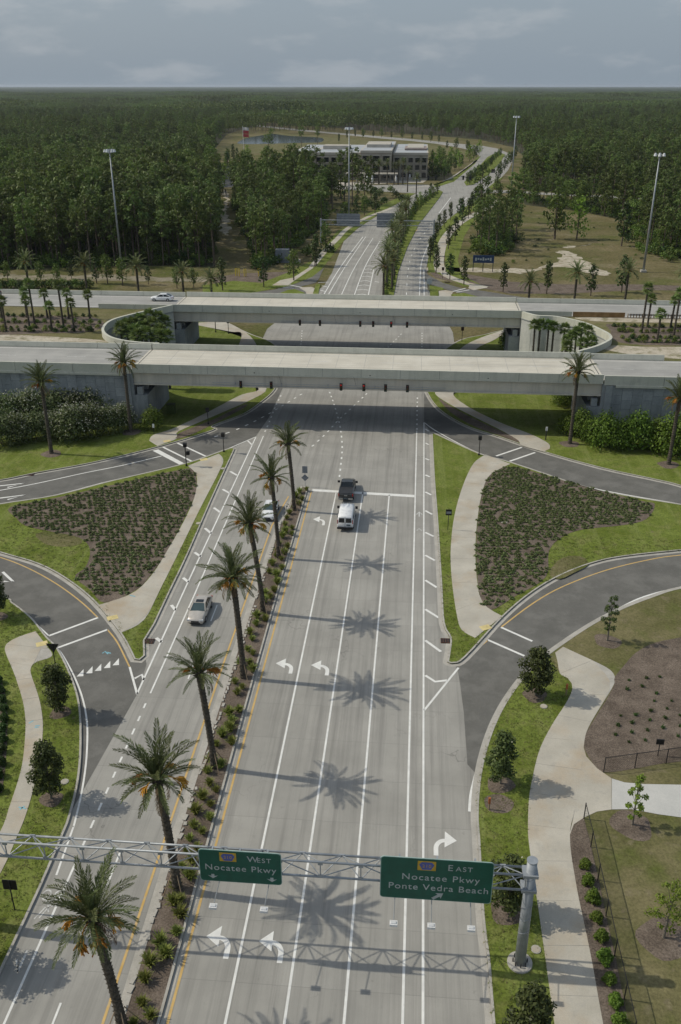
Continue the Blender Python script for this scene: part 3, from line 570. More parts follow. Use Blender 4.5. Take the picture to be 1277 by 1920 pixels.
paint('edge_line', sm([(-58.7,101.87)] + [(-53.57,103.35),(-47.27,106.95),(-41.2,112.38),(-32.66,118.6)]), 0.16)
for l_ in ([(-9.61,116.14),(-10.04,126.42),(-10.78,133.61),(-11.71,139.96),(-13.39,149.05),(-14.62,154.88)], [(-14.76,127.61),(-13.17,133.41),(-11.71,139.96),(-10.06,145.95),(-7.61,155.21)], [(-22.99,133.38),(-23.01,139.04),(-23.14,146.56),(-23.01,153.95)], [(-30.57,130.49),(-27.72,133.96),(-24.36,140.48),(-21.49,147.82),(-19.03,154.28)], [(1.23,136.31),(1.22,145.77),(1.26,154.96)]):
    dashes(sm(l_), 0.75, 1.5, 0.24, name='guide_dash')
for l_ in ([(-12, 160), (-7, 178), (-2, 200)], [(-22.9, 160), (-23.2, 180), (-25, 200)], [(2.0, 160), (2.1, 200)]):
    dashes(sm(l_), 0.75, 1.5, 0.22, name='guide_dash')
def turn_arrow(cx, cy, w, h, side):
    """curved lane arrow: shaft rises from (cx,cy) and bends to the side"""
    pts = []; s = side
    for t in range(7):
        a = t / 6 * math.pi / 2; pts.append((s * (w * .42 - w * .42 * math.cos(a)) , h * .30 + h * .36 * math.sin(a)))
    line = [(0, 0)] + pts
    h_ = w * 0.105; L_, R_ = off(line, h_), off(line, -h_)
    tx, ty = line[-1]
    poly = [(cx + x, cy + y) for x, y in L_] + [(cx + x, cy + y) for x, y in reversed(R_)]
    MB().flat(poly, ZP).flat([(cx + tx - s * w * .04, cy + ty - h * .30), (cx + tx + s * w * .52, cy + ty + h * .02), (cx + tx - s * w * .0, cy + ty + h * .40)] if s > 0 else [(cx + tx + w * .04, cy + ty - h * .30), (cx + tx, cy + ty + h * .40), (cx + tx - w * .52, cy + ty + h * .02)], ZP + 0.001).build('turn_arrow', 'white', main)
for (a_, b_, c_), s_ in (([(-10.44,38.39),(-12.15,40),(-11.32,40.79)], -1), ([(-6.99,38.36),(-8.68,39.96),(-7.99,40.67)], -1), ([(-10.36,68.99),(-12.11,70.55),(-11.34,71.38)], -1), ([(-6.92,68.98),(-8.71,70.61),(-7.89,71.35)], -1), ([(-10.37,100.58),(-11.97,102.2),(-11.29,103.13)], -1), ([(2.99,47.94),(4.66,49.61),(3.87,50.3)], 1)):
    turn_arrow(a_[0], a_[1], abs(b_[0] - a_[0]) * .98, (c_[1] - a_[1]) * .95, s_)
# lane arrows on the turning roadways and bicycle marks
for l_ in ([(-45.54,85.71),(-43.45,83.65),(-44.53,83.65)], [(-54.41,105.26),(-51.43,106.55),(-53.2,104.88)], [(-56.13,109.2),(-53.12,110.35),(-54.88,108.78)]): paint('lane_arrow', l_, 0.3, 'white')
for l_ in ([(1.3,104.67),(1.67,105.51),(2.05,104.73)], [(1.67,105.32),(1.67,104.08)], [(1.37,100.06),(1.66,100.66),(1.99,100.05)], [(-23.62,37.25),(-23.19,36.42),(-23.21,37.97)]): paint('lane_arrow', l_, 0.16, 'worn')
bx_, by_ = [(-23.2,41.71)][0]
bk = MB()
for q_ in (-0.42, 0.42):
    for i in range(12):
        a0, a1 = i * math.pi / 6, (i + 1) * math.pi / 6
        bk.add([(bx_ + q_ + r_ * math.cos(a), by_ + 0.6 + r_ * math.sin(a) * 1.35, ZP) for a in (a0, a1) for r_ in (0.24, 0.34)], [(0, 1, 3, 2)])
for a_, b_ in (((-.42, .6), (-.15, -.1)), ((-.15, -.1), (.42, .6)), ((-.15, -.1), (.35, -.3)), ((-.1, -.4), (-.5, -1.4)), ((.1, -.4), (-.2, -1.3)), ((0, -.2), (.25, -.8))):
    l_ = [(bx_ + a_[0], by_ + a_[1]), (bx_ + b_[0], by_ + b_[1])]; bk.strip(off(l_, .05), off(l_, -.05), ZP)
bk.build('bicycle_mark', 'worn', main)
# spray-painted utility marks
for l_ in ([(-31.93,59.74),(-31.79,59.96),(-31.66,60.12)], [(-31.25,59.44),(-30.87,59.54)], [(-31.21,59.23),(-30.88,59.33)], [(-28.77,50),(-28.14,49.88)], [(-28.58,49.74),(-28.37,50.14)]):
    MB().strip(off(l_, .06), off(l_, -.06), Z_PATH + 0.006).build('utility_mark', 'blue_mark', main)
for l_ in ([(-29.06,70.82),(-28.88,71.15),(-28.47,70.73)], [(-28.66,71.04),(-28.23,70.88)], [(-29.57,81.6),(-28.87,81.34)]):
    MB().strip(off(l_, .07), off(l_, -.07), 0.175 if l_[0][1] > 79 else 0.012).build('utility_mark', 'blue_mark', main)
# drains at the kerb
for (x_, y_), w_ in (([(4.45,75.66)][0], 1.2), ([(9.68,64.75)][0], 1.3), ([(-25.09,73.21)][0], 1.0), ([(-53.76,113.38)][0], 1.6), ([(14.32,134.46)][0], 1.2), ([(9.21,256.95)][0], 1.5)):
    d_ = struct(MB().box((x_, y_, 0.05), (w_, 0.8, 0.09)).build('drain', 'rust'))
    for i in range(5): MB().box((x_ - w_ / 2 + w_ * (i + .5) / 5, y_, 0.102), (w_ / 9, 0.66, 0.016)).build('grate_bar', 'black', d_)


# ------------------------------------------------------------------ far carriageways beyond the bridges
def ragged(poly, amp, step=1.5):
    '''broken natural edge: the outline resampled and shaken'''
    q = resample(list(poly) + [poly[0]], step); r = random.Random(3); out = []; dx = dy = 0.0
    for x, y in q:
        dx = dx * .6 + r.uniform(-amp, amp) * .5; dy = dy * .6 + r.uniform(-amp, amp) * .5; out.append((x + dx, y + dy))
    return out
def sheet2(name, poly, z, mat): return struct(MB().flat(poly, z).build(name, mat))
FAR_W_L = [(-33, 200)] + [(-24.83,249.79),(-24.39,268.91),(-25.51,327.54),(-22.5,359.79),(-14.43,411.86),(-7.26,451.5),(4.37,513.69)]
FAR_E_R = [(4, 200)] + [(3.68,240.16),(3.47,279.57),(5.65,330.08),(7.87,355.4),(12.62,387.14),(19.91,423.81),(28.82,459.82)]
FAR = [(5.5,516.51),(16.28,557.07),(35.25,671.75),(46.82,761.71)] 
far_poly = FAR_W_L + [(16.32,558.65),(35.14,669.5),(47.23,761.74),(46.53,817),(33.31,872.11),(15.53,922.19),(-9.52,968.63),(-36.71,1004.92),(-66.78,1055.01),(-99.54,1104.42),(-143.42,1171.71),(-192.64,1255.84),(-249.62,1353.2),(-258.15,1399.92),(-198.74,1295.98),(-148.53,1213.81),(-102.89,1141.73),(-69.32,1094.88),(-38.27,1046.4),(-9.96,1007.09),(16.1,961.53),(39.85,920),(57.63,893.23),(68.68,853.06),(73.94,781.53),(70.22,722.81),(58.5,631.32),(45.74,551.68),(37.23,501.86)] + list(reversed(FAR_E_R))
far_road = sheet2('road', far_poly, -0.004, 'road')
sheet2('crossroad', [(-118.08,514.79),(-96.77,516.52),(-70.07,510.36),(-45.56,504.26),(-17.5,493.58),(0.02,486.31),(9.7,516.85),(5.6,530.56),(-5.93,532.52),(-25.92,526.56),(-47.79,529.11),(-73.12,532.94),(-99.91,533.75),(-121.25,529.02)], -0.012, 'road')
sheet2('crossroad', [(36.84,491.32),(47.81,492.21),(63.34,485.95),(80.89,478.89),(99.17,472.16),(109.67,461.74),(120.4,441.55),(121.99,447.8),(111.7,470.88),(101.04,481.72),(82.44,488.75),(64.56,496.13),(48.97,505.34),(37.73,504.43)], -0.012, 'road')
# planted medians
FM1 = [(-8.03,235.98),(-9.11,270.16),(-7.78,317.63),(-5.41,383.32),(-1.05,446.75),(11.15,503.62),(13.11,493.56),(10.89,467.23),(0.96,372.46),(-2.86,315.3),(-4.9,270.5),(-5.33,236.2)]
struct(MB().prism(FM1, -0.06, 0.15).build('median', 'lawn'))
FM2 = [(26.34,547.05),(26.66,527.99),(30.73,532.61),(43.69,598.01),(58.64,696.95),(68.72,778.11),(65.06,805.56),(52.78,748.1),(38.83,639.81)]
struct(MB().prism(FM2, -0.06, 0.15).build('median', 'lawn'))
struct(MB().prism([(37.42,515.03),(39.23,511.16),(47.83,559.64),(51.35,584.6),(44.25,551.56)], -0.06, 0.15).build('median', 'lawn'))
# mown strips and paths beside the far road
sheet2('grass_verge', list(reversed([(-42.68,239.7),(-34.69,247.92),(-28.47,263.76),(-25.6,328.71),(-22.59,361.18),(-14.5,413.65),(-7.32,454.71),(4.38,516.42),(2.72,526.04),(-7.69,473.74),(-16.51,435.31),(-23.9,381.81),(-29.91,352.33),(-32.09,290.21),(-37.38,267.85),(-44.12,248.22)])), -0.02, 'lawn')
sheet2('grass_verge', [(4.04,271.23),(6.17,271.4),(13.68,251.16),(16.62,253.17),(8.65,280),(8.42,308.29),(12.29,355.76),(22.73,410.45),(39.66,471.84),(37.05,489.32),(25.79,448.93),(12.03,384.74),(6.72,342.31),(3.83,288.49)], -0.02, 'lawn')
sheet2('grass_verge', [(9.23,271.65),(9.71,308.4),(13.07,349.21),(20.48,385.43),(25.61,402.07),(17.62,343.2),(13.47,293.91),(13.65,267.98),(18.76,253.34)], -0.03, 'lawn')
sheet2('grass_verge', [(-56.52,238.57),(-58.42,247.06),(-51.08,254.23),(-42.56,251.97),(-34.83,248.98),(-42.51,238.71)], -0.024, 'lawn')
sheet2('grass_verge', [(8.5,533.7),(19.63,568.6),(37.62,683.4),(44.82,747.46),(48.65,761.86),(39.2,678.9),(20.54,549.63),(9.7,516.85)], 0.004, 'lawn')
sheet2('sidewalk', [(-39.26,248.62),(-38.01,256.05),(-34.83,260.12),(-31.66,278.89),(-30.7,275.93),(-33.7,257.15),(-34.83,248.98)], 0.004, 'path')
for l_, w_ in (([(-31.36,277.6),(-30.24,305.15),(-28.3,333.28),(-26.49,359.46),(-20.31,394.16),(-12.46,421.17),(-4.83,454.92)], 2.0), ([(-4.29,515.71),(6.99,526.39),(16.28,557.07),(27.76,619.04),(43.71,720.65)], 2.0), ([(7.7,271.52),(7.48,293.43),(10.37,336.43),(16.37,373.71),(24.74,406.26),(33.29,434.44),(38.8,460.63)], 3.2)):
    l_ = sm(l_); struct(MB().strip(off(l_, w_ / 2), off(l_, -w_ / 2), 0.004).build('sidewalk', 'path'))
sheet2('sidewalk', [(6.98,276.09),(8.39,276.2),(10.15,267.9),(15.42,256.51),(20.3,251.72),(19.84,250.23),(16.02,246.54),(14.7,249.1),(15.24,252.77),(11.03,259.02),(8.16,265.7)], 0.008, 'path')
FRL = [(-44.41,237.65),(-37.67,243.05),(-32.91,251.64),(-29.51,261.62),(-27.48,276.58),(-27.28,258.82),(-27.62,253.01),(-31.6,247.13),(-28.8,242.02),(-28.56,236.91),(-35.95,236.31)]
sheet2('ramp_road', FRL, 0.006, 'asphalt')
FRR = [(2.98,275.76),(3.92,267.39),(7.95,255.9),(12.88,248.95),(18.48,245.87),(26.81,239.75),(31.64,236.55),(31.13,232.07),(21.32,236.03),(16.62,238.09),(11.92,242.74),(9.51,245.14),(7.79,248.53),(3.46,254.6),(2.67,263.24)]
sheet2('ramp_road', FRR, 0.006, 'asphalt')
for p_ in ([(-35.75,237.33),(-33.94,242.48),(-32.25,243.5),(-28.76,238.58),(-30.32,236.76),(-35.25,236.36)], [(-26.62,237.06),(-27.02,245.7),(-27.19,250.79),(-26.08,250.88),(-25.22,237.18)], [(4.18,251.87),(7.79,248.53),(8.09,245.9),(6.46,244.89),(6.52,238.1),(4.24,237.91)], [(9.72,240.02),(13.32,242.35),(16.61,237.93),(11.03,237.47)]):
    struct(MB().prism(p_, -0.06, 0.14).build('traffic_island', 'lawn'))
sheet2('sidewalk', [(-31.49,246.23),(-28.13,247.41),(-27.09,245.69),(-26.73,237.06),(-28.21,236.94),(-29.05,241.13)], 0.02, 'path')
sheet2('sidewalk', [(6.57,244.9),(8.45,245.93),(10.56,244.36),(9.67,238.35),(6.52,238.1)], 0.02, 'path')
# far markings
def fpaint(name, line, w, mat='white', parent=far_road): return paint(name, line, w, mat, 0.012, parent)
for l_, w_, m_ in (([(-23.81,237.29),(-22.48,280.35),(-19.32,338.7)], .26, 'white'), ([(-22.58,237.39),(-21.17,279.33),(-18.34,338.78)], .22, 'white'), ([(-19.12,237.68),(-18.24,278.44),(-15.51,335.82)], .22, 'white'), ([(-15.71,237.95),(-15.11,280.95),(-12.77,328.32)], .26, 'white'), ([(-12.01,238.25),(-12.33,274.51)], .26, 'white'),
                 ([(1.44,238.51),(1.59,261.17),(1.98,286.95),(3.8,315.16),(5.56,332.86)], .22, 'white'), ([(2.67,238.61),(2.72,255.48),(2.7,275.74)], .22, 'white'), ([(-5.49,238.79),(-5.64,275.06),(-3.17,326.1),(0.45,358.89)], .25, 'yellow'),
                 ([(9.49,407.76),(16.47,468.9)], .3, 'white'), ([(17.44,421.39),(24.36,469.54)], .3, 'white')):
    fpaint('lane_line', sm(l_), w_, m_)
def fdash(line, on, gap, w):
    fine = resample(line, 0.25); i = 0
    while i + int(on * 4) < len(fine): fpaint('lane_dash', [fine[i], fine[i + int(on * 4)]], w); i += int((on + gap) * 4)
fdash(sm([(-1.97,239.07),(-2.06,262.86),(-1.76,286.65),(-0.49,312.06),(1.84,337.24),(6.29,377.99)]), 3, 9, .22)
for p_ in ([(-15.53,237.97),(-13.66,239.13),(-12.17,237.91)], [(-15.64,243.97),(-13.84,245.35),(-12.26,244.24)], [(-15.59,249.89),(-13.82,251.33),(-12.28,250.16)], [(-15.6,255.89),(-13.8,257.58),(-12.29,256.16)], [(-15.55,262.56),(-13.84,263.9),(-12.31,262.62)], [(-15.48,268.5),(-13.88,269.68),(-12.44,268.54)], [(-15.38,274.26),(-13.98,275.25),(-12.47,274.07)], [(-15.24,279.58),(-14.06,280.58),(-12.58,279.58)]):
    fpaint('chevron', p_, .4)
for p_ in ([(-25.3,243.18),(-23.78,241.73)], [(-25.34,249.1),(-23.92,247.76)], [(-26.91,253.44),(-24.1,254.43)]): fpaint('hatch_bar', p_, .35)
for p_ in ([(-35.95,246.41),(-32.84,245.23)], [(-34.53,249.64),(-30.33,246.33)], [(10.27,244.33),(13.97,249.04)], [(11.24,243.55),(14.96,246.99)], [(-11.08,256.26),(-9.91,255.21)]): fpaint('crosswalk_bar', p_, .4)
# bare ground: sandy track in the field, the clearing strip, mulch behind the ramps
sheet2('sand_track', ragged(sm([(4.63,280.26),(28.72,278.9),(36.08,280.6),(43.66,292.66),(46.69,302.7),(46.62,311.78),(50.37,313.43),(51.83,305.66),(53.68,295.87),(55.03,284.36),(57.46,275.87),(54.65,271.07),(50.35,275.29),(46.49,283.67),(41.21,283.24),(35.59,276.21),(28.15,272.43),(4.57,273.69)], 3, True), 2.2), -0.03, 'sand')
sheet2('sand_track', ragged(sm([(50.45,320.3),(53.83,324.84),(56.5,324.48),(61.02,329.79),(58.67,326.67),(54.22,321.45)], 3, True), 2.0), -0.03, 'sand')
sheet2('mulch_bed', [(2.6,280.09),(12.45,272.2),(26.99,259.32),(41.49,256.72),(52.62,257.63),(62.26,258.41),(73.54,257.48),(71.9,251.06),(58.33,249.95),(39.71,244.12),(25.54,242.97),(15.43,252.75),(6.01,263.47)], -0.035, 'mulch')
sheet2('mulch_bed', [(-57.81,258.32),(-52.02,264.9),(-43.72,267.67),(-37.54,269.24),(-33.73,264.32),(-36.28,254.2),(-39.85,250.14),(-49.06,253.16),(-56.19,250.68)], -0.035, 'mulch')
sheet2('clearing', sm([(-58.44,265.07),(-73.37,339.38),(-92.4,438.54),(-108.76,526.11),(-106.07,526.33),(-86.63,439.01),(-67.17,353.56),(-47.99,271.88)], 3, True), -0.04, 'field')
sheet2('clearing', ragged(sm([(-85.39,408.29),(-95.13,459.81),(-102.5,493.67),(-101.19,497.15),(-93.16,459.97),(-83.33,408.46),(-70.17,345.62),(-73.18,345.38)], 3, True), 2.0), -0.03, 'sand')
sheet2('sand_strip', ragged([(-131.03,257.53),(-96.4,259.06),(-81.44,259),(-57.83,258.41),(-56.55,252.4),(-79.31,251.75),(-94.28,252.96),(-127.59,250.25)], 2.5), -0.035, 'dullsand')
# meadow and pond by the offices
sheet2('meadow', sm([(-177.48,836.7),(-172.17,896.59),(-117.16,901.07),(-74.64,926.18),(-66.68,827.54),(-102.91,790.42),(-144.03,770.99),(-163.23,779)], 3, True), -0.035, 'drylawn')
sheet2('meadow', [(-167.6,841.01),(-171.92,1129.68),(-92.95,1031.23),(-34.75,952.86),(15.12,893.7),(47.27,791.54),(33.45,760.62),(5.26,803.89),(-74.93,830.8),(-127.39,882.09),(-157.72,790.62)], -0.037, 'drylawn')
def water():
    m, n, l = newmat('pond_water')
    b = n.new('ShaderNodeBsdfPrincipled'); b.inputs['Base Color'].default_value = (0.05, 0.062, 0.085, 1); b.inputs['Roughness'].default_value = 0.12
    bp = n.new('ShaderNodeBump'); bp.inputs['Strength'].default_value = 0.05; bp.inputs['Distance'].default_value = 0.1
    l.new(noise(n, l, position(n, l), 0.35, 4), bp.inputs['Height']); l.new(bp.outputs[0], b.inputs['Normal'])
    o = n.new('ShaderNodeOutputMaterial'); l.new(b.outputs[0], o.inputs[0]); return m
T['water'] = water()
sheet2('pond', sm([(-174.96,922.56),(-180.86,1007.33),(-171.76,1084.94),(-168.53,1103.84),(-143.75,1057.47),(-121,1039.41),(-101.79,1013.77),(-95.1,940.38),(-108.11,928),(-132.26,914.98),(-155.86,902.25),(-167.94,905.56)], 3, True), 0.02, 'water')
sheet2('parking_lot', [(-127.49,591.33),(-134.7,647.67),(-118.34,654.7),(-100.97,644.82),(-91.75,584.9),(-103.44,566.07),(-94.46,511.64),(-106.1,507.14)], -0.01, 'asphalt')
sheet2('plaza', [(-59.04,514.52),(-30.61,527.78),(-13.88,540.54),(2.77,541.9),(5.13,558.04),(-14.67,568.98),(-31.84,548.54),(-60.69,529.08)], -0.006, 'path')

# ------------------------------------------------------------------ embankments and highway
LC = [(-48.6, 178.0)] + [(-54.15,169.9),(-56.84,164.18),(-56.37,158.01),(-54.11,153.32),(-50.76,150.34),(-46.77,148.86)] + [(-43.4, 148.6)]
RC = [(21.4, 177.8)] + [(23.8,174.79),(27.51,174.09),(31.87,169.81),(34.4,163.42),(34.92,160.1),(34.21,157.26),(31.41,153.02)] + [(27.6, 149.2)]
LCs, RCs = sm(LC, 6), sm(RC, 6)
ZT = 8.9
left_emb = struct(MB().prism([(-170, 135.95), (-44.6, 135.95), (-44.6, 148.5)] + [(x - .18, y) for x, y in reversed(LCs)] + [(-48.8, 190.6), (-170, 190.6)], -0.06, ZT).build('embankment', 'drylawn'))
right_emb = struct(MB().prism([(170, 135.95), (29.6, 135.95), (29.6, 148.5)] + [(x + .18, y) for x, y in reversed(RCs)] + [(21.4, 190.6), (170, 190.6)], -0.06, ZT).build('embankment', 'drylawn'))
Z9 = 9.0
for x0, x1 in ((-170, -44.4), (29.4, 170)):
    struct(MB().flat([(x0, 136.1), (x1, 136.1), (x1, 147.9), (x0, 147.9)], Z9 - .02).build('highway', 'hwy'))
for x0, x1 in ((-170, -48.5), (21.2, 170)):
    struct(MB().flat([(x0, 178.7), (x1, 178.7), (x1, 190.3), (x0, 190.3)], Z9 - .02).build('highway', 'hwy'))
# planting beds and sand on the embankment tops
struct(MB().flat(sm([(-90.21,171.76),(-81.5,170.74),(-73.59,171.38),(-65.3,170.92),(-61.79,170.08),(-58.84,165.95),(-58.34,161.3),(-60.96,158.57),(-68.13,157.5),(-82.57,155.83)], 3, True), ZT + .006).build('mulch_bed', 'mulch'))
struct(MB().flat(sm([(-82.12,154.89),(-72.62,156.15),(-67.38,155.61),(-62.21,155.07),(-56.93,154.09),(-52.92,153.02),(-58.53,151.64),(-65.66,151.24),(-72.85,150.93),(-80.15,150.8)], 3, True), ZT + .005).build('sand_patch', 'sand'))
struct(MB().flat(sm([(36.8,173.2),(41.04,171.96),(50.4,172.21),(58.21,171.81),(54.7,159.95),(46.89,158.41),(38.29,158.61),(35.72,162.1),(36.59,168.01)], 3, True), ZT + .006).build('mulch_bed', 'mulch'))
struct(MB().flat(sm([(31.89,156.3),(35.77,157.51),(40.24,156.98),(46.66,157.51),(54.02,157.66),(51.96,150.72),(44.68,149.72),(40.15,150.57),(34.92,153.08)], 3, True), ZT + .005).build('sand_patch', 'sand'))
struct(MB().flat(sm([(31.55,178.24),(39.86,178.69),(52.14,179.02),(60.47,179.48),(59.42,175.9),(51.23,175.44),(39.15,175),(34.21,175.68)], 3, True), ZT + .005).build('sand_patch', 'sand'))

# retaining walls: rows of precast panels
def panel_wall(name, label, x0, x1, yf, ztop, mat='mse'):
    t = thing(name, label, 'wall', ((x0 + x1) / 2, yf, 0))
    cx = (x0 + x1) / 2
    MB().box((0, .22, ztop / 2), (x1 - x0, .2, ztop - .02)).build('backing', mat, t)
    pw = 1.52
    n = int((x1 - x0) / pw); pw = (x1 - x0) / n
    for i in range(n):
        zs = [0, 1.5, 3.0, 4.5, 6.0, 7.5, ztop] if i % 2 else [0, .75, 2.25, 3.75, 5.25, 6.75, ztop]
        for a, b in zip(zs, zs[1:]):
            MB().box((x0 - cx + (i + .5) * pw, 0.06 + rnd.uniform(-.012, .012), (a + b) / 2), (pw - .03, .14, b - a - .03)).build('panel', mat if rnd.random() < .7 else 'mse_mid', t)
    return t
panel_wall('retaining_wall', 'grey precast panel retaining wall behind the white oleanders left of the near bridge', -96, -46.0, 135.75, 8.3)
panel_wall('retaining_wall', 'grey precast panel retaining wall above the dark green shrubs right of the near bridge', 31.0, 70, 135.75, 8.3)
for x0, x1 in ((-170, -96), (70, 170)):
    struct(MB().box(((x0 + x1) / 2, 135.9, 4.1), (x1 - x0, .3, 8.3)).build('embankment_wall', 'mse'))
def curved_wall(label, line, side):
    t = thing('curved_retaining_wall', label, 'wall', (line[len(line) // 2][0], line[len(line) // 2][1], 0))
    ox, oy = t.location.x, t.location.y
    loc = [(x - ox, y - oy) for x, y in line]
    def sweep(name, d0, d1, z0, z1, mat):
        a, b = off(loc, d0), off(loc, d1); n = len(loc); m = MB()
        m.add([(x, y, z) for p, z in ((a, z0), (a, z1), (b, z1), (b, z0)) for x, y in p],
              [(k * n + i, k * n + i + 1, (k + 1) * n + i + 1, (k + 1) * n + i) for k in range(3) for i in range(n - 1)])
        for i in (0, n - 1): m.add([(*a[i], z0), (*a[i], z1), (*b[i], z1), (*b[i], z0)], [(0, 1, 2, 3)])
        return m.build(name, mat, t)
    sweep('wall', -.16, .16, -.05, ZT - .2, 'mse_light')
    sweep('coping', -.24, .24, ZT - .2, 10.0, 'parapet')
    sweep('ledge', -.30, .30, ZT - .35, ZT - .21, 'mse')
    fine = resample(loc, 3.0)
    for p, q in zip(fine, fine[1:]):
        if rnd.random() < 2:
            d = Vector((q[0] - p[0], q[1] - p[1])).normalized(); nrm = Vector((-d.y, d.x)) * side
            for za in (0.0, 2.8, 5.6):
                c = ((p[0] + q[0]) / 2 + nrm.x * .17, (p[1] + q[1]) / 2 + nrm.y * .17, za + 1.38)
                MB().box(c, ((Vector(q) - Vector(p)).length - .05, .06, 2.74), math.atan2(d.y, d.x)).build('panel', 'mse_light', t)
    return t
curved_wall('curved concrete wall holding leafy palms between the bridges on the left', LCs, 1)
curved_wall('curved concrete wall round the sabal palms between the bridges on the right', RCs, -1)

# ------------------------------------------------------------------ the two bridges
def bridge(label, x0, x1, y0, y1, zb, fl):
    t = thing('highway_bridge', label, 'bridge', ((x0 + x1) / 2, (y0 + y1) / 2, 0))
    ox, oy = (x0 + x1) / 2, (y0 + y1) / 2; L, W = x1 - x0, y1 - y0
    dk = MB().box((0, 0, 8.85), (L, W - .5, .3)).build('deck', 'deck', t)
    for i in range(1, int(L / 4.6)):
        MB().box((-L / 2 + i * 4.6, 0, 9.0015), (.05, W - 1.2, .003)).build('joint', 'hwy', dk)
    yb = -W / 2
    for s in (-1, 1):
        # barrier with sloped traffic face, long enough to run onto the approaches
        prof = [(0, 8.55), (0, 10.0), (.24, 10.0), (.42, 9.25), (.42, 9.0), (.42, 8.55)]
        b = MB(); xl, xr = -L / 2 - (.05 if fl else .05), L / 2 + .05
        vs_ = [(x, s * (W / 2 - d), z) for x in (xl, xr) for d, z in prof]; n = len(prof)
        b.add(vs_, [(i, (i + 1) % n, n + (i + 1) % n, n + i) for i in range(n)] + [tuple(range(n)), tuple(range(n, 2 * n))])
        pp = b.build('parapet', 'parapet', t)
        for q in range(1, int(L / 6.1)):
            MB().box((-L / 2 + q * 6.1, s * (W / 2 + .002), 9.3), (.035, .012, 1.36)).build('seam', 'darksteel', pp)
            if q % 3 == 0: MB().box((-L / 2 + q * 6.1 + 1.4, s * (W / 2 + .004), 9.02), (.16, .02, .16)).build('scupper', 'black', pp)
        MB().box((0, s * (W / 2 - .16), 8.62), (L + .1, .42, .1)).build('drip_edge', 'parapet', t)
    for k in range(5):
        y = -W / 2 + .55 + k * (W - 1.1) / 4
        MB().box((0, y, (zb + 8.7) / 2), (L, .30, 8.7 - zb - .02)).box((0, y, zb + .1), (L, .74, .2)).build('girder', 'girder', t)
    for s in (-1, 1):
        ex = s * (L / 2)
        a = MB().box((ex - s * .9, 0, 2.4), (2.3, W, 4.9)).box((ex + s * .45, 0, 4.3), (.9, W - .1, 8.55)).build('abutment', 'mse', t)
        for k in range(5):
            y = -W / 2 + .55 + k * (W - 1.1) / 4
            MB().box((ex - s * .9, y, 5.45 + (zb - 6.4) / 2), (.9, .8, 1.1 + zb - 6.4)).build('bearing', 'mse', a)
        MB().box((ex + s * 1.05, -W / 2 + .12, 4.15), (1.1, .5, 8.3)).build('wing_wall', 'mse', t)
    for q in range(int(L / 12)):
        x = -L / 2 + 5 + q * 12
        MB().box((x, 1.0, 9.003), (3.2, .14, .003)).build('lane_dash', 'worn', t)
    MB().box((0, -W / 2 + 1.0, 9.003), (L, .15, .003)).build('edge_line', 'white', t)
    MB().box((0, W / 2 - 1.6, 9.003), (L, .15, .003)).build('edge_line', 'worn', t)
    return t
near_bridge = bridge('nearer concrete highway bridge with pale beige girder crossing the road', -44.4, 29.4, 135.6, 148.3, 6.55, True)
far_bridge = bridge('farther concrete highway bridge behind the first, its left end carrying a white car', -48.6, 21.2, 178.2, 190.7, 6.55, False)
# approach barriers along the embankments
def barrier(label, x0, x1, y, s, z0=8.4, hgt=1.5, mat='parapet'):
    t = thing('road_barrier', label, 'barrier', ((x0 + x1) / 2, y, z0)); L = x1 - x0
    n = max(1, round(L / 9)); w = L / n
    for i in range(n):
        b = MB(); prof = [(0, 0), (0, hgt + rnd.uniform(-.012, .012)), (.24, hgt), (.42, .75), (.42, 0)]; k = len(prof)
        xa, xb = -L / 2 + i * w + .03, -L / 2 + (i + 1) * w - .03
        b.add([(x, s * -d, z) for x in (xa, xb) for d, z in prof], [(j, (j + 1) % k, k + (j + 1) % k, k + j) for j in range(k)] + [tuple(range(k)), tuple(range(k, 2 * k))])
        b.build('segment', mat, t)
    return t
barrier('pale concrete barrier topping the left retaining wall beside the near bridge', -130, -44.6, 135.55, -1)
barrier('pale concrete barrier topping the right retaining wall beside the near bridge', 29.6, 110, 135.55, -1)
for x0, x1 in ((-130, -46), (31.4, 110)):
    struct(MB().box(((x0 + x1) / 2, 135.62, 8.25), (x1 - x0, .42, .34)).build('wall_coping', 'parapet'))
barrier('low grey barrier between the near highway and the left planting bed', -130, -44.6, 148.35, 1)
barrier('short barrier end at the sandy patch right of the near bridge', 29.6, 41.5, 148.35, 1)
barrier('concrete barrier behind the far highway on the left, shrubs behind it', -150, -48.9, 190.75, 1)
barrier('concrete barrier behind the far highway on the right, date palms behind it', 21.4, 120, 190.75, 1)
barrier('short low barrier at the left end of the far bridge above the curved wall', -64, -48.9, 178.2, -1)
# steel guard rail right of the far bridge with a weathered end section
gr = thing('guard_rail', 'guard rail with dark posts leading from the right end of the far bridge', 'guard rail', (46, 178.4, Z9))
MB().box((-20, 0, .55), (10, .12, .9)).build('end_panel', 'parapet', gr)
MB().box((-9.8, 0, .5), (10, .1, .95)).build('brown_panel', 'brownrail', gr)
for z_ in (.52, .70): MB().box((22, -.05, z_), (52, .06, .12)).build('rail', 'darksteel', gr)
for i in range(34):
    x_ = -4.2 + i * .55 if i < 20 else 7 + (i - 20) * 2.4
    MB().box((x_, .08, .38), (.16, .2, .78)).build('post', 'wood', gr)
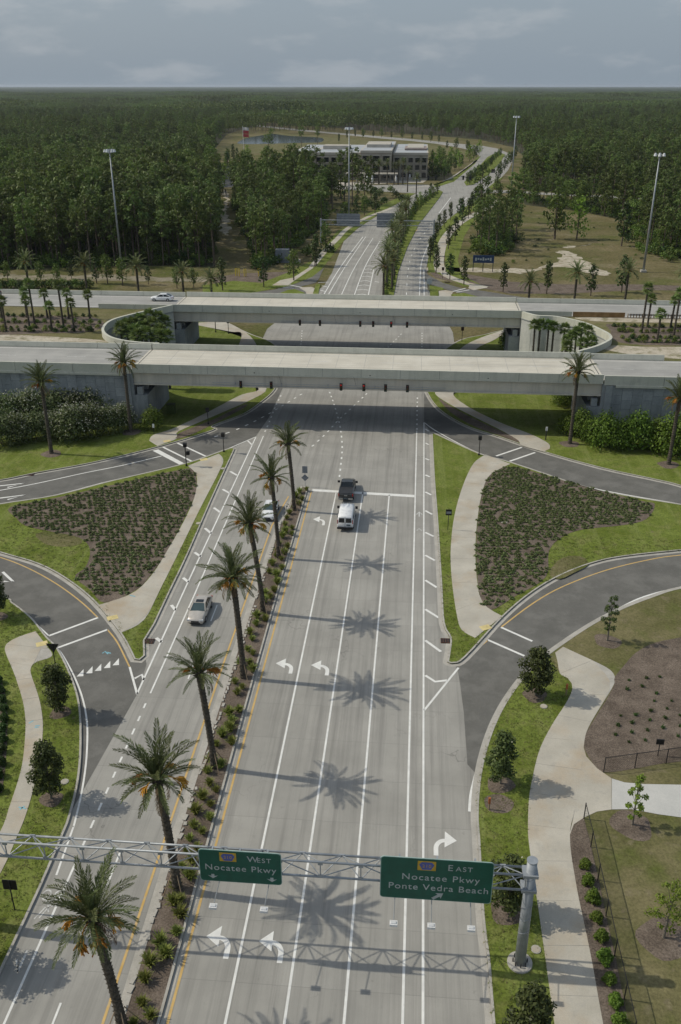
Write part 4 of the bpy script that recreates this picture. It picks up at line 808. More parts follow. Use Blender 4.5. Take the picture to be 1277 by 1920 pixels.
# highway markings
for x0, x1, y in ((-130, -44.6, 136.8), (29.6, 120, 136.8), (-130, -44.6, 147.2), (29.6, 120, 147.2)): struct(MB().box(((x0 + x1) / 2, y, Z9 - .016), (x1 - x0, .16, .004)).build('highway_line', 'white'))
for x0, x1, y in ((-150, -48.7, 179.6), (21.4, 120, 179.6), (-150, -48.7, 189.4), (21.4, 120, 189.4)): struct(MB().box(((x0 + x1) / 2, y, Z9 - .016), (x1 - x0, .16, .004)).build('highway_line', 'white'))
for y, xs_ in ((142.6, [-92 + 12 * i for i in range(4)] + [34 + 12 * i for i in range(4)]), (185, [-112 + 12 * i for i in range(6)] + [26 + 12 * i for i in range(6)])):
    for x in xs_: struct(MB().box((x, y, Z9 - .016), (3.2, .15, .004)).build('highway_dash', 'worn'))
# expansion joint strips at the bridge ends
for x, y0, y1 in ((-44.4, 136.2, 147.8), (29.4, 136.2, 147.8), (-48.6, 178.8, 190.2), (21.2, 178.8, 190.2)):
    struct(MB().box((x, (y0 + y1) / 2, Z9 - .004), (.9, y1 - y0, .03)).build('expansion_joint', 'deck'))
    struct(MB().box((x, (y0 + y1) / 2, Z9 + .004), (.12, y1 - y0, .03)).build('joint_seal', 'black'))


# ------------------------------------------------------------------ sign gantry over the near road
GY, PX_ = 39.5, 8.1
gan = thing('sign_gantry', 'galvanised steel truss gantry spanning the near carriageways', 'gantry', (PX_, GY, 0.13))
zt, zb_, zm, yf, yk = 7.82, 6.62, 7.2, -.25, .95                # two front chords, one back chord at mid height
xl, xr = -34.5, -0.30
for nm, y, z in (('top_chord', yf, zt), ('back_chord', yk, zm), ('bottom_chord', yf, zb_)):
    MB().tube([(xl, y, z), (xr, y, z)], .075, 8).build(nm, 'steel', gan, True)
nb = 14; w_ = (xr - xl) / nb
for i in range(nb + 1):
    x = xl + i * w_
    MB().tube([(x, yf, zb_), (x, yf, zt)], .04, 6).build('strut', 'steel', gan)
    MB().box((x, yf - .02, zt - .11), (.3, .05, .22)).build('gusset', 'steel', gan)
    MB().box((x, yf - .02, zb_ + .1), (.28, .05, .2)).build('gusset', 'steel', gan)
    if i < nb:
        xm = x + w_ / 2
        for xa in (x, x + w_):
            for z in (zt, zb_): MB().tube([(xa, yf, z), (xm, yk, zm)], .036, 6).build('diagonal', 'steel', gan)
        MB().tube([(x, yf, zb_), (x + w_, yf, zt)] if i % 2 else [(x, yf, zt), (x + w_, yf, zb_)], .036, 6).build('diagonal', 'steel', gan)
        MB().box((xm, yk, zm), (.34, .1, .2)).build('gusset', 'steel', gan)
for px in (0.0, xl - .4):
    MB().tube([(px, 0, 0), (px, 0, 8.75)], [.35, .30], 20).build('post', 'steel', gan, True)
    MB().tube([(px, 0, 8.75), (px, 0, 8.80)], [.33, .33], 20).build('post_cap', 'steel', gan, False)
    MB().tube([(px, 0, 0.0), (px, 0, .1)], [.52, .52], 12).build('base_plate', 'steel', gan)
    f_ = MB().tube([(px, 0, -.1), (px, 0, .12)], [.80, .78], 24).build('footing', 'kerb', gan)
    for a in range(8):
        t_ = a * math.pi / 4; MB().box((px + .44 * math.cos(t_), .44 * math.sin(t_), .26), (.07, .07, .32)).build('anchor_bolt', 'darksteel', f_)
    for i in range(5):
        z0 = 2.2 + i * 1.1; pts = [(px + (.35 - .006 * z0) * math.cos(.5 * j), (.35 - .006 * z0) * math.sin(.5 * j), z0 + j * .09) for j in range(13)]
        MB().tube(pts, .018, 4).build('weld_seam', 'signback', gan)
for z in (zb_, zt): MB().box((-.05, 0, z), (.9, .85, .2)).build('collar', 'steel', gan)
for px in (0.0, xl - .4): MB().box((px, .5, zm), (.3, 1.0, .18)).build('outrigger', 'steel', gan)

# sign faces with raised lettering
def text_mesh(txt, size, mat, parent, x, z, y, align='CENTER', spacing=1.15):
    cu = bpy.data.curves.new('lettering', 'FONT'); cu.body = txt; cu.size = size; cu.align_x = align; cu.space_character = spacing; cu.extrude = 0.004
    tmp = bpy.data.objects.new('lettering', cu); C.objects.link(tmp)
    bpy.context.view_layer.update()
    me = bpy.data.meshes.new_from_object(tmp.evaluated_get(bpy.context.evaluated_depsgraph_get()))
    bpy.data.objects.remove(tmp); me.name = 'lettering'; me.materials.clear(); me.materials.append(T[mat])
    return link('lettering', me, parent, (x, y, z), (R(90), 0, 0))
def rounded(w, h, r, n=5):
    out = []
    for cx, cz, a0 in ((w / 2 - r, h / 2 - r, 0), (-w / 2 + r, h / 2 - r, 90), (-w / 2 + r, -h / 2 + r, 180), (w / 2 - r, -h / 2 + r, 270)):
        for i in range(n + 1):
            a = R(a0 + 90 * i / n); out.append((cx + r * math.cos(a), cz + r * math.sin(a)))
    return out
def plate(poly, y0, y1):
    n = len(poly); m = MB()
    m.add([(x, y0, z) for x, z in poly] + [(x, y1, z) for x, z in poly], [tuple(range(n)), tuple(reversed(range(n, 2 * n)))] + [(i, n + i, n + (i + 1) % n, (i + 1) % n) for i in range(n)])
    return m
def guide_sign(label, x0, x1, z0, z1, y):
    w, h = x1 - x0, z1 - z0
    t = thing('guide_sign', label, 'sign', ((x0 + x1) / 2, y, (z0 + z1) / 2))
    plate(rounded(w, h, .22), 0, .05).build('edge', 'sborder', t)
    plate(rounded(w - .09, h - .09, .19), -.012, .0).build('panel', 'green', t)
    for i in range(3): MB().box((-w / 2 + w * (i + .5) / 3, .22, 0), (.1, .34, h * .92)).build('bracket', 'steel', t)
    return t, w, h
def shield(t, x, z, s):
    b = MB().box((x, -.02, z), (1.5 * s, .016, s)).build('route_shield', 'sgold', t)
    pent = [(x - .62 * s, z + .12 * s), (x - .42 * s, z + .40 * s), (x + .42 * s, z + .40 * s), (x + .62 * s, z + .12 * s), (x + .36 * s, z - .42 * s), (x - .36 * s, z - .42 * s)]
    plate(pent, -.034, -.029).build('pentagon', 'sblue', b)
    text_mesh('210', .46 * s, 'sgold', b, x, z - .16 * s, -.038)
def arrow(t, x, z, s, ang):
    pts = [(0, -.5), (.34, -.08), (.16, -.12), (.16, .36), (-.16, .36), (-.16, -.12), (-.34, -.08)] if ang == 'down' else [(-.13, -.55), (.13, -.55), (.13, .10), (.36, .02), (0, .55), (-.36, .02), (-.13, .10)]
    if ang == 'down': pts = [(0, -.30), (.52, .10), (.16, .02), (.16, .30), (-.16, .30), (-.16, .02), (-.52, .10)]
    else:
        a = R(-52); pts = [(px * math.cos(a) - pz * math.sin(a), px * math.sin(a) + pz * math.cos(a)) for px, pz in pts]
    plate([(x + px * s, z + pz * s) for px, pz in pts], -.02, -.014).build('arrow', 'swhite', t)
sw, w, h = guide_sign('green sign reading 210 West Nocatee Pkwy on the gantry', -11.75, -6.72, 6.14, 8.72, 38.95)
shield(sw, -.72, .78, .68)
text_mesh('W', .66, 'swhite', sw, .78, .50, -.018); text_mesh('EST', .50, 'swhite', sw, 1.02, .50, -.018, 'LEFT', 1.2)
text_mesh('Nocatee Pkwy', .66, 'swhite', sw, 0, -.32, -.018, spacing=1.13)
arrow(sw, -1.72, -.86, .58, 'down'); arrow(sw, 1.90, -.86, .58, 'down')
se, w, h = guide_sign('larger green sign reading 210 East Nocatee Pkwy Ponte Vedra Beach on the gantry', -0.80, 5.85, 5.74, 9.08, 38.95)
shield(se, -.60, 1.12, .72)
text_mesh('E', .68, 'swhite', se, .62, .84, -.018, 'LEFT'); text_mesh('AST', .52, 'swhite', se, 1.10, .84, -.018, 'LEFT', 1.2)
text_mesh('Nocatee Pkwy', .68, 'swhite', se, .25, -.05, -.018, spacing=1.16)
text_mesh('Ponte Vedra Beach', .68, 'swhite', se, .15, -.85, -.018, spacing=1.13)
arrow(se, .15, -1.28, .74, 'diag')
def sign_lamp(label, x, zs, y=38.9):
    t = thing('sign_lamp', label, 'lamp', (x, y, zs), group='lamps under the gantry signs')
    MB().tube([(0, .3, .15), (0, 0, -.05), (-.03, -1.45, -.22)], .028, 6).build('arm', 'steel', t)
    hd = MB().box((-.03, -1.62, -.22), (.46, .34, .16)).build('lamp_housing', 'carwhite', t)
    MB().box((-.03, -1.62, -.12), (.30, .18, .05)).build('lens', 'lamp', hd)
    return t
for (x, zs), lb in (((-10.6, 6.14), 'left small white lamp on an arm under the West sign'), ((-7.55, 6.14), 'right small white lamp on an arm under the West sign'), ((.12, 5.74), 'leftmost small white lamp on an arm under the East sign'), ((2.33, 5.74), 'middle small white lamp on an arm under the East sign'), ((4.65, 5.74), 'rightmost small white lamp on an arm under the East sign')):
    sign_lamp(lb, x, zs)

# ------------------------------------------------------------------ traffic signals hung on the girders
def traffic_light(label, x, y, z, lit, grp):
    t = thing('traffic_light', label, 'traffic light', (x, y, z), group=grp)
    hs_ = MB().box((0, 0, 0), (.34, .24, 1.08)).build('housing', 'black', t)
    MB().box((0, .13, 0), (.46, .03, 1.2)).build('backplate', 'black', t)
    for i, m in enumerate(('redlit' if lit else 'red', 'amber', 'glens')):
        zz = .36 - .36 * i
        MB().tube([(0, -.125, zz), (0, -.145, zz)], .145, 12).build('lens', m, hs_)
        pts = [(.165 * math.cos(R(a)), .165 * math.sin(R(a))) for a in range(0, 181, 20)]; n = len(pts)
        v = MB(); v.add([(px, -.12, zz + pz) for px, pz in pts] + [(px, -.32, zz + pz) for px, pz in pts], [(k, k + 1, n + k + 1, n + k) for k in range(n - 1)]); v.build('visor', 'black', hs_)
    MB().tube([(0, .14, .1), (0, .5, .1)], .035, 6).build('bracket', 'steel', t)
    return t
ordn = ['leftmost', 'second from the left', 'third from the left', 'fourth from the left', 'fifth from the left', 'rightmost']
for i, x in enumerate((-26.89, -22.01, -10.93, -7.34, -3.93, -.5)):
    traffic_light('black traffic light, %s of six on the nearer bridge' % ordn[i], x, 135.15, 7.17, i in (2, 3), 'traffic lights on the nearer bridge')
for i, x in enumerate((-22.68, -18.62, -10.51, -7.92, -4.33, -1.16)):
    traffic_light('black traffic light, %s of six on the farther bridge' % ordn[i], x, 177.75, 6.9, i == 4, 'traffic lights on the farther bridge')
for lb, y, x0, x1, z in (('thin steel signal rail along the girder of the nearer bridge', 135.42, -31.5, 5.5, 7.02), ('thin steel signal rail along the girder of the farther bridge', 178.02, -26.5, 10.5, 6.8)):
    t = thing('signal_rail', lb, 'rail', (x0, y, z))
    for dz in (0, .32): MB().tube([(0, 0, dz), (x1 - x0, 0, dz)], .035, 6).build('conduit', 'steel', t)
    for q in range(5): MB().box(((x1 - x0) * (q + .5) / 5, .14, .16), (.08, .28, .5)).build('clamp', 'steel', t)
    for q in (.3, .62): MB().tube([((x1 - x0) * q, .0, .3), ((x1 - x0) * q - .4, .1, 1.75)], .02, 5).build('cable', 'darksteel', t)

# ------------------------------------------------------------------ small signals, signs and posts
def post_sign(name, label, cat, x, y, h, build, r=.05, mat='black', z=.13):
    t = thing(name, label, cat, (x, y, z)); MB().tube([(0, 0, 0), (0, 0, h)], r, 8).build('post', mat, t); build(t, h); return t
def ped_head(t, h):
    MB().box((0, 0, h - .15), (.5, .4, .62)).build('signal_head', 'black', t); MB().box((0, -.28, h + .1), (.5, .2, .06)).build('visor', 'black', t)
    MB().tube([(0, 0, 0), (0, 0, .22)], .16, 8).build('base', 'black', t)
def two_heads(t, h):
    ped_head(t, h); MB().box((.42, -.2, h - 1.3), (.46, .4, .5)).build('signal_head', 'black', t)
(x, y), = [(-32.04,118.07)]; post_sign('pedestrian_signal', 'black double pedestrian signal post at the tip of the left shrub bed', 'signal', x, y, 3.4, two_heads, .075)
(x, y), = [(-27.72,123.97)]; post_sign('pedestrian_signal', 'black pedestrian signal post on the narrow north tip of the left island', 'signal', x, y, 2.9, ped_head, .06)
(x, y), = [(10.51,125.78)]; post_sign('pedestrian_signal', 'black pedestrian signal post where the right island path meets the crossing', 'signal', x, y, 2.9, ped_head, .06)
(x, y), = [(-32.68,135.83)]; post_sign('pedestrian_signal', 'dark pedestrian signal post beside the path left under the near bridge', 'signal', x, y, 2.6, ped_head, .06)
(x, y), = [(10.62,191.45)]; post_sign('pedestrian_signal', 'dark signal post with red sign under the far bridge right of the road', 'signal', x, y, 3.2, lambda t, h: MB().box((0, -.06, h - .3), (.62, .06, .9)).build('sign_panel', 'rust', t), .06)
(x, y), = [(-40.82,194.46)]; post_sign('pedestrian_signal', 'dark signal post beside the path left under the far bridge', 'signal', x, y, 2.8, ped_head, .06)
(x, y), = [(-43.91,195.38)]; post_sign('pedestrian_signal', 'dark thick signal post on the lawn left under the far bridge', 'signal', x, y, 3.0, ped_head, .09)
def white_marker(t, h): MB().box((0, 0, h - .3), (.3, .14, .62)).build('marker', 'carwhite', t)
(x, y), = [(21.23,133.06)]; post_sign('push_button_post', 'short black post with white plate on the lawn right of the near bridge', 'post', x, y, 2.1, white_marker, .08)
(x, y), = [(-40.33,130.83)]; post_sign('push_button_post', 'short post with white plate beside the curved path left of the near bridge', 'post', x, y, 1.6, white_marker, .05)
def square_back(t, h):
    MB().box((0, .04, h - .45), (.95, .04, .85)).build('sign_panel', 'black', t)
(x, y), = [(-25.23,40.85)]; post_sign('road_sign', 'black-backed square sign leaning on the grass by the left kerb', 'sign', x, y, 2.7, square_back, .045)
def square_dark(t, h):
    MB().box((0, -.04, h - .5), (.74, .04, .78)).build('sign_panel', 'black', t); MB().box((0, -.064, h - .52), (.6, .01, .3)).build('panel_band', 'signback', t)
(x, y), = [(5.21,100.37)]; post_sign('road_sign', 'dark square sign on a post beside the hatched right shoulder', 'sign', x, y, 2.9, square_dark, .04)
def tri_back(t, h):
    plate([(-.62, 0), (.62, 0), (0, -1.05)], -.02, .02).build('sign_panel', 'black', t).location = (0, .06, h)
(x, y), = [(-32.46,67.62)]; post_sign('yield_sign', 'black-backed triangular yield sign at the left corner path', 'sign', x, y, 2.9, tri_back, .045)
def median_signs(t, h):
    d = .52; MB().add([(-d, -.06, h - 1.75), (0, -.06, h - 1.75 - d), (d, -.06, h - 1.75), (0, -.06, h - 1.75 + d)], [(0, 1, 2, 3)]).build('diamond_panel', 'signback', t)
    MB().box((0, -.06, h - .55), (.72, .03, 1.0)).build('sign_panel', 'signback', t)
(x, y), = [(-14.03,112.33)]; post_sign('median_sign', 'grey square and diamond signs on one post at the median nose', 'sign', x, y, 3.0, median_signs, .035, 'steel')
def small_box(t, h): MB().box((0, 0, h - .15), (.62, .1, .5)).build('sign_panel', 'black', t)
(x, y), = [(21.33,59.94)]; post_sign('fence_sign', 'small black sign on a stub post at the black fence', 'sign', x, y, 1.6, small_box, .04)
for (x, y), lb in (([(15,67.66)][0], 'brown stake marker beside the tree at the corner of the wide path'), ([(7.05,52.67)][0], 'rust red stake marker on the right grass verge')):
    post_sign('stake_marker', lb, 'marker', x, y, 1.15, lambda t, h: MB().box((0, 0, h - .25), (.17, .12, .55)).build('cap', 'terracotta', t), .06, 'wood')
(x, y), = [(8,261.69)]; post_sign('road_sign', 'red-backed sign on a post at the far right corner island', 'sign', x, y, 3.0, lambda t, h: MB().box((0, 0, h - .3), (.7, .05, .9)).build('sign_panel', 'rust', t), .06)
(x, y), = [(3.91,239.55)]; post_sign('road_sign', 'round pale sign at the nose of the far right island', 'sign', x, y, 3.4, lambda t, h: MB().tube([(0, -.05, h), (0, .0, h)], .8, 14).build('sign_panel', 'swhite', t), .06, 'steel')
bb = thing('notice_board', 'dark blue board on three posts beside the sandy track in the field', 'sign', (*[(20.13,273.93)][0], 0))
MB().box((0, 0, 3.6), (6.2, .2, 2.2)).build('board', 'navy', bb)
for x in (-2.9, 0, 2.9): MB().box((x, .05, 1.9), (.22, .2, 3.8)).build('post', 'darksteel', bb)
for i in range(7): MB().box((-2.2 + .72 * i, -.12, 3.55 + .1 * (i % 2)), (.5, .03, .5 if i % 3 else .9)).build('lettering', 'swhite', bb)
ub = thing('utility_box', 'small green utility cabinet on the lawn left under the near bridge', 'cabinet', (*[(-39.99,140.59)][0], .13))
MB().box((0, 0, .8), (1.3, 1.0, 1.6)).build('cabinet', 'oak', ub); MB().box((0, 0, 1.64), (1.4, 1.1, .1)).build('lid', 'oak', ub)
for (x, y), lb in (([(-26.55,117.46)][0], 'small pale valve cover on the grass strip near the north tip'), ([(-26.06,99.57)][0], 'small pale valve cover midway along the left grass strip'), ([(-26.26,52.99)][0], 'pale square cover in the grass near the left kerb'), ([(12.36,103.13)][0], 'round pale manhole cover inside the right shrub bed'), ([(9.23,40.55)][0], 'tan square cover in the grass beside the gantry post'), ([(12.78,65.74)][0], 'round pale cover on the right verge below the corner tree')):
    t = thing('utility_cover', lb, 'cover', (x, y, .14)); rr = .45 if 'manhole' in lb else .32
    MB().tube([(0, 0, 0), (0, 0, .05)], rr, 16).build('rim', 'kerb', t); MB().tube([(0, 0, .05), (0, 0, .065)], rr * .8, 16).build('lid', 'path', t)
for i, p in enumerate([(-51.81,261.22),(-51.34,261.26),(-50.69,260.91),(-49.18,260.62),(-48.68,260.66),(-45.09,260.96),(-44.63,260.99)]):
    t = thing('marker_post', 'thin yellow marker post beside the clearing, %s from the left' % WORD[i], 'post', (*p, 0), group='yellow marker posts by the clearing')
    MB().tube([(0, 0, 0), (0, 0, 2.2)], .12, 6).build('post', 'yellowpost', t)
ub = thing('electrical_cabinet', 'grey equipment cabinet at the forest edge by the clearing', 'cabinet', (*[(-41.3,284.6)][0], 0))
MB().box((0, 0, 2.0), (4.2, 2.2, 4.0)).build('cabinet', 'signback', ub); MB().box((4.4, -.5, .5), (2.4, 1.4, 1.0)).build('plinth', 'trim', ub)

# ------------------------------------------------------------------ fences
def fence(label, pts, h=1.5):
    t = thing('chain_link_fence', label, 'fence', (*pts[0], .13)); o = pts[0]
    for p in pts: MB().tube([(p[0] - o[0], p[1] - o[1], 0), (p[0] - o[0], p[1] - o[1], h + .06)], .04, 6).build('post', 'black', t)
    for a, b in zip(pts, pts[1:]):
        A, B = Vector((a[0] - o[0], a[1] - o[1], 0)), Vector((b[0] - o[0], b[1] - o[1], 0))
        MB().tube([A + Vector((0, 0, h)), B + Vector((0, 0, h))], .028, 6).build('rail', 'black', t)
        m = MB(); L = (B - A).length; n = int(L / .16)
        d = (B - A) / L; nr = Vector((-d.y, d.x, 0)) * .006
        def wire(p, q):
            k = .009; e = Vector((0, 0, 1)) * k
            m.add([p - e, p + e, q + e, q - e], [(0, 1, 2, 3)])
        nd = int(h / .16)
        for i in range(-nd, n + 1):
            for s in (1, -1):
                i0 = i if s > 0 else i + nd
                p0 = max(0, i); p1 = min(n, i + nd)
                if p1 <= p0: continue
                za, zb2 = (p0 - i) / nd * h, (p1 - i) / nd * h
                if s < 0: za, zb2 = h - za, h - zb2
                wire(A + d * (p0 * L / n) + Vector((0, 0, max(.03, za))), A + d * (p1 * L / n) + Vector((0, 0, max(.03, zb2))))
        m.build('mesh_panel', 'black', t)
    return t
fence('black chain link fence running along the row of round shrubs', [(14.12,52.31),(14.17,49.52),(14.14,46.5),(14.15,43.5),(14.13,40.48),(14.14,37.5),(14.14,35)], 1.5)
fence('black chain link fence along the lower edge of the brown mulch bed', [(16.53,57.57),(19.13,58.28),(21.77,59.02),(24.72,59.81),(27.96,60.72)], 1.5)

# ------------------------------------------------------------------ high mast lights
for (x, y), h, lb in (([(-88.77,271.19)][0], 33.2, 'high mast light standing before the dense forest on the left'), ([(67.54,277.01)][0], 32.6, 'high mast light in the field on the far right'), ([(-27.16,374.63)][0], 35.2, 'high mast light between the far road and the office building'), ([(45.41,467.49)][0], 36.8, 'high mast light right of the far junction')):
    t = thing('high_mast_light', lb, 'light', (x, y, 0))
    MB().tube([(0, 0, 0), (0, 0, h)], [.36, .15], 12).build('mast', 'steel', t, True)
    MB().box((0, 0, .3), (1.6, 1.6, .6)).build('base', 'kerb', t)
    MB().tube([(0, 0, h - .9), (0, 0, h + .25)], [.42, .34], 10).build('head_ring', 'steel', t)
    for i in range(6):
        a = i * math.pi / 3 + .3; q = MB().tube([(.3 * math.cos(a), .3 * math.sin(a), h - .2), (1.15 * math.cos(a), 1.15 * math.sin(a), h - .1)], .06, 5).build('lamp_arm', 'steel', t)
        MB().tube([(1.35 * math.cos(a), 1.35 * math.sin(a), h - .55), (1.35 * math.cos(a), 1.35 * math.sin(a), h + .2)], [.46, .22], 10).build('lamp_head', 'lamp', q)

# far gantry seen from behind
(fx0, fy0), (fx1, fy1) = [(-33.1,326.66)][0], [(6,318.15)][0]
fg = thing('sign_gantry', 'distant gantry over the far road, backs of its signs in view', 'gantry', (fx0, (fy0 + fy1) / 2, 0))
FW = fx1 - fx0
for x in (0, FW): MB().tube([(x, 0, 0), (x, 0, 8.4)], [.34, .28], 12).build('post', 'steel', fg)
for y, z in ((-.5, 7.9), (.5, 7.9), (-.5, 6.3), (.5, 6.3)): MB().tube([(0, y, z), (FW, y, z)], .07, 6).build('chord', 'steel', fg)
for i in range(14):
    x0, x1 = FW * i / 14, FW * (i + 1) / 14
    MB().tube([(x0, -.5, 6.3), ((x0 + x1) / 2, -.5, 7.9), (x1, -.5, 6.3)], .045, 5).build('diagonal', 'steel', fg)
for x, w, h, lb in ((FW * .235, 8.2, 4.2, 'grey back of the left sign on the far gantry'), (FW * .73, 6.2, 4.8, 'grey back of the right sign on the far gantry')):
    if w < 7: x = FW * .57
    t = thing('guide_sign', lb, 'sign', (fx0 + x, fy0 + .9, 7.3))
    MB().box((0, 0, 0), (w, .12, h)).build('panel', 'signback', t)
    for i in range(5): MB().box((0, -.1, -h / 2 + h * (i + .5) / 5), (w * .98, .1, .16)).build('stiffener', 'steel', t)
# mast-arm signals at the far junction
for p, L, lb in (([(-0.75,492.09)][0], 11, 'dark mast arm signal at the left of the far junction'), ([(32.25,494.78)][0], -10, 'dark mast arm signal at the right of the far junction'), ([(39.34,537.23)][0], 3, 'short dark signal post beyond the far junction')):
    t = thing('mast_arm_signal', lb, 'traffic light', (*p, 0))
    MB().tube([(0, 0, 0), (0, 0, 7.5)], .22, 8).build('pole', 'black', t); MB().tube([(0, 0, 7), (L, 0, 7.4)], .16, 6).build('arm', 'black', t)
    for q in (.55, .9): MB().box((L * q, -.2, 7.0), (.9, .5, 2.0)).build('signal_head', 'black', t)

# ------------------------------------------------------------------ vehicles
def loft(m, secs, mi=0):
    """sections (y, [(x, z)...]) joined into a closed shell"""
    k = len(secs[0][1]); base = len(m.v)
    vs_ = [(x, y, z) for y, ring_ in secs for x, z in ring_]
    fs = [(i * k + j, i * k + (j + 1) % k, (i + 1) * k + (j + 1) % k, (i + 1) * k + j) for i in range(len(secs) - 1) for j in range(k)]
    fs += [tuple(reversed(range(k))), tuple(range((len(secs) - 1) * k, len(secs) * k))]
    return m.add(vs_, fs, mi)
def ring_body(w, z0, z1, tuck=.06, crown=.03):
    h = w / 2
    return [(-h + .10, z0), (h - .10, z0), (h - .02, z0 + .12), (h, z0 + (z1 - z0) * .55), (h - tuck * .6, z1 - .06), (h - tuck - .10, z1), (0, z1 + crown), (-h + tuck + .10, z1), (-h + tuck * .6, z1 - .06), (-h, z0 + (z1 - z0) * .55), (-h + .02, z0 + .12)]
def wheel(t, x, y, r, w=.22):
    wh = MB().tube([(x - w / 2, y, r), (x + w / 2, y, r)], r, 18).build('wheel', 'tyre', t)
    s = 1 if x > 0 else -1
    MB().tube([(x + s * w * .35, y, r), (x + s * (w / 2 + .012), y, r)], r * .62, 14).build('rim', 'rim', wh)
def cabin(t, w, secs, paint, front='windshield', pillars=True):
    """secs: (y_base, y_roof, z_base, z_roof, w_roof) for front and rear"""
    (yf0, yf1, zf, zr, wr), (yr0, yr1, zr0, _, _) = secs
    h0, h1 = w / 2, wr / 2
    A = [(-h0, yf0, zf), (h0, yf0, zf), (h0, yr0, zr0), (-h0, yr0, zr0)]; B = [(-h1, yf1, zr), (h1, yf1, zr), (h1, yr1, zr), (-h1, yr1, zr)]
    P8 = A + B
    def pane(nm, m_, q): MB().quad(*[P8[i] for i in q]).build(nm, m_, t)
    pane('windshield', front, (0, 1, 5, 4)); pane('rear_window', 'glass', (2, 3, 7, 6))
    for q in ((1, 2, 6, 5), (3, 0, 4, 7)): pane('side_window', 'glass', q)
    ym = (yf1 + yr1) / 2
    e = .05
    rf = MB(); nx, ny = 5, 5; vs_ = []
    for j in range(ny):
        for i in range(nx):
            u, v = i / (nx - 1) * 2 - 1, j / (ny - 1); y = yf1 + (yr1 - yf1) * v
            vs_.append((u * (h1 + .02), y, zr + .012 + .05 * (1 - u * u) * (1 - (2 * v - 1) ** 2 * .6)))
    rf.add(vs_, [(j * nx + i, j * nx + i + 1, (j + 1) * nx + i + 1, (j + 1) * nx + i) for j in range(ny - 1) for i in range(nx - 1)])
    roof = rf.build('roof', paint, t, True)
    if pillars:
        for a, b in ((A[0], B[0]), (A[1], B[1]), (A[2], B[2]), (A[3], B[3])): MB().tube([a, b], .055, 6).build('pillar', paint, t)
        for s in (-1, 1):
            MB().tube([(s * h0, (yf0 + yr0) / 2, (zf + zr0) / 2), (s * h1, ym, zr)], .05, 6).build('pillar', paint, t)
            MB().tube([(s * h1, yf1, zr), (s * h1, yr1, zr)], .05, 6).build('roof_rail', paint, t)
    return roof
def sedan(label, paint, x, y, z, rz, sunroof=False, hatch=False):
    # front of the car points along local -Y
    t = thing('car', label, 'car', (x, y, z), rz)
    W_ = 1.84; f = -1
    secs = [(-2.40, ring_body(1.35, .34, .62, .05)), (-2.28, ring_body(1.66, .24, .74, .08)), (-1.9, ring_body(1.80, .22, .86, .12)), (-1.0, ring_body(1.84, .22, .96, .12)), (0, ring_body(1.84, .22, 1.0, .10)), (1.2, ring_body(1.84, .22, 1.02, .10)), (1.95, ring_body(1.80, .24, 1.0, .12)), (2.32, ring_body(1.68, .28, .92, .10)), (2.42, ring_body(1.45, .38, .78, .06))]
    body = MB(); loft(body, secs); body.build('body', paint, t, True)
    rf = cabin(t, 1.62, ((-.98, -.18, .98, 1.44, 1.22), (1.75 if not hatch else 2.05, 1.05, 1.03, 0, 0)), paint)
    if sunroof: MB().box((0, .18, 1.515), (.78, .5, .02)).build('sunroof', 'glass', rf)
    for sx in (-1, 1):
        for yy in (-1.48, 1.42): wheel(t, sx * .84, yy, .33)
        MB().box((sx * .62, -2.27, .66), (.42, .16, .15)).build('headlight', 'lamp', t)
        MB().box((sx * .66, 2.34, .78), (.36, .14, .16)).build('tail_light', 'taillamp', t)
        MB().box((sx * .97, -.72, 1.02), (.2, .12, .14)).build('mirror', paint, t)
        MB().box((sx * .915, .1, .82), (.03, .18, .03)).build('door_handle', 'chrome', t)
    MB().box((0, -2.37, .54), (.8, .1, .16)).build('grille', 'black', t); MB().box((0, -2.40, .36), (1.1, .08, .12)).build('air_intake', 'black', t)
    MB().box((0, 2.42, .60), (.45, .03, .15)).build('number_plate', 'plate', t)
    return t
(sx0, sy0), (sx1, sy1) = [(-22.13,76.27),(-20.19,76.03)]
sedan('silver beige sedan with a sunroof driving toward the viewer left of the median', 'silver', (sx0 + sx1) / 2 + .02, sy0 + 2.45, .0, R(0), sunroof=True)
sedan('white car half hidden behind a palm trunk left of the median', 'carwhite', -17.55, 103.4, 0, R(0))
sedan('white hatchback on the far highway at the left end of the far bridge', 'carwhite', -52.9, 186.2, Z9 - .018, R(-90), hatch=True)
def suv(label, paint, x, y, z, rz):
    t = thing('car', label, 'car', (x, y, z), rz)
    body = MB(); loft(body, [(-2.45, ring_body(1.5, .4, .85, .05)), (-2.3, ring_body(1.8, .32, 1.02, .08)), (-1.2, ring_body(1.92, .3, 1.15, .1)), (2.2, ring_body(1.92, .3, 1.18, .1)), (2.45, ring_body(1.75, .4, 1.1, .08))]); body.build('body', paint, t, True)
    cabin(t, 1.72, ((-1.1, -.5, 1.12, 1.78, 1.4), (2.3, 2.05, 1.15, 0, 0)), paint)
    for sx in (-1, 1):
        for yy in (-1.5, 1.5): wheel(t, sx * .88, yy, .38)
        MB().box((sx * .68, -2.36, .85), (.4, .14, .2)).build('headlight', 'lamp', t); MB().box((sx * .76, 2.4, 1.0), (.2, .1, .4)).build('tail_light', 'taillamp', t)
    return t
suv('dark sport utility car cut by the left edge on the far highway', 'truckgrey', -90.6, 186.3, Z9 - .018, R(-90))

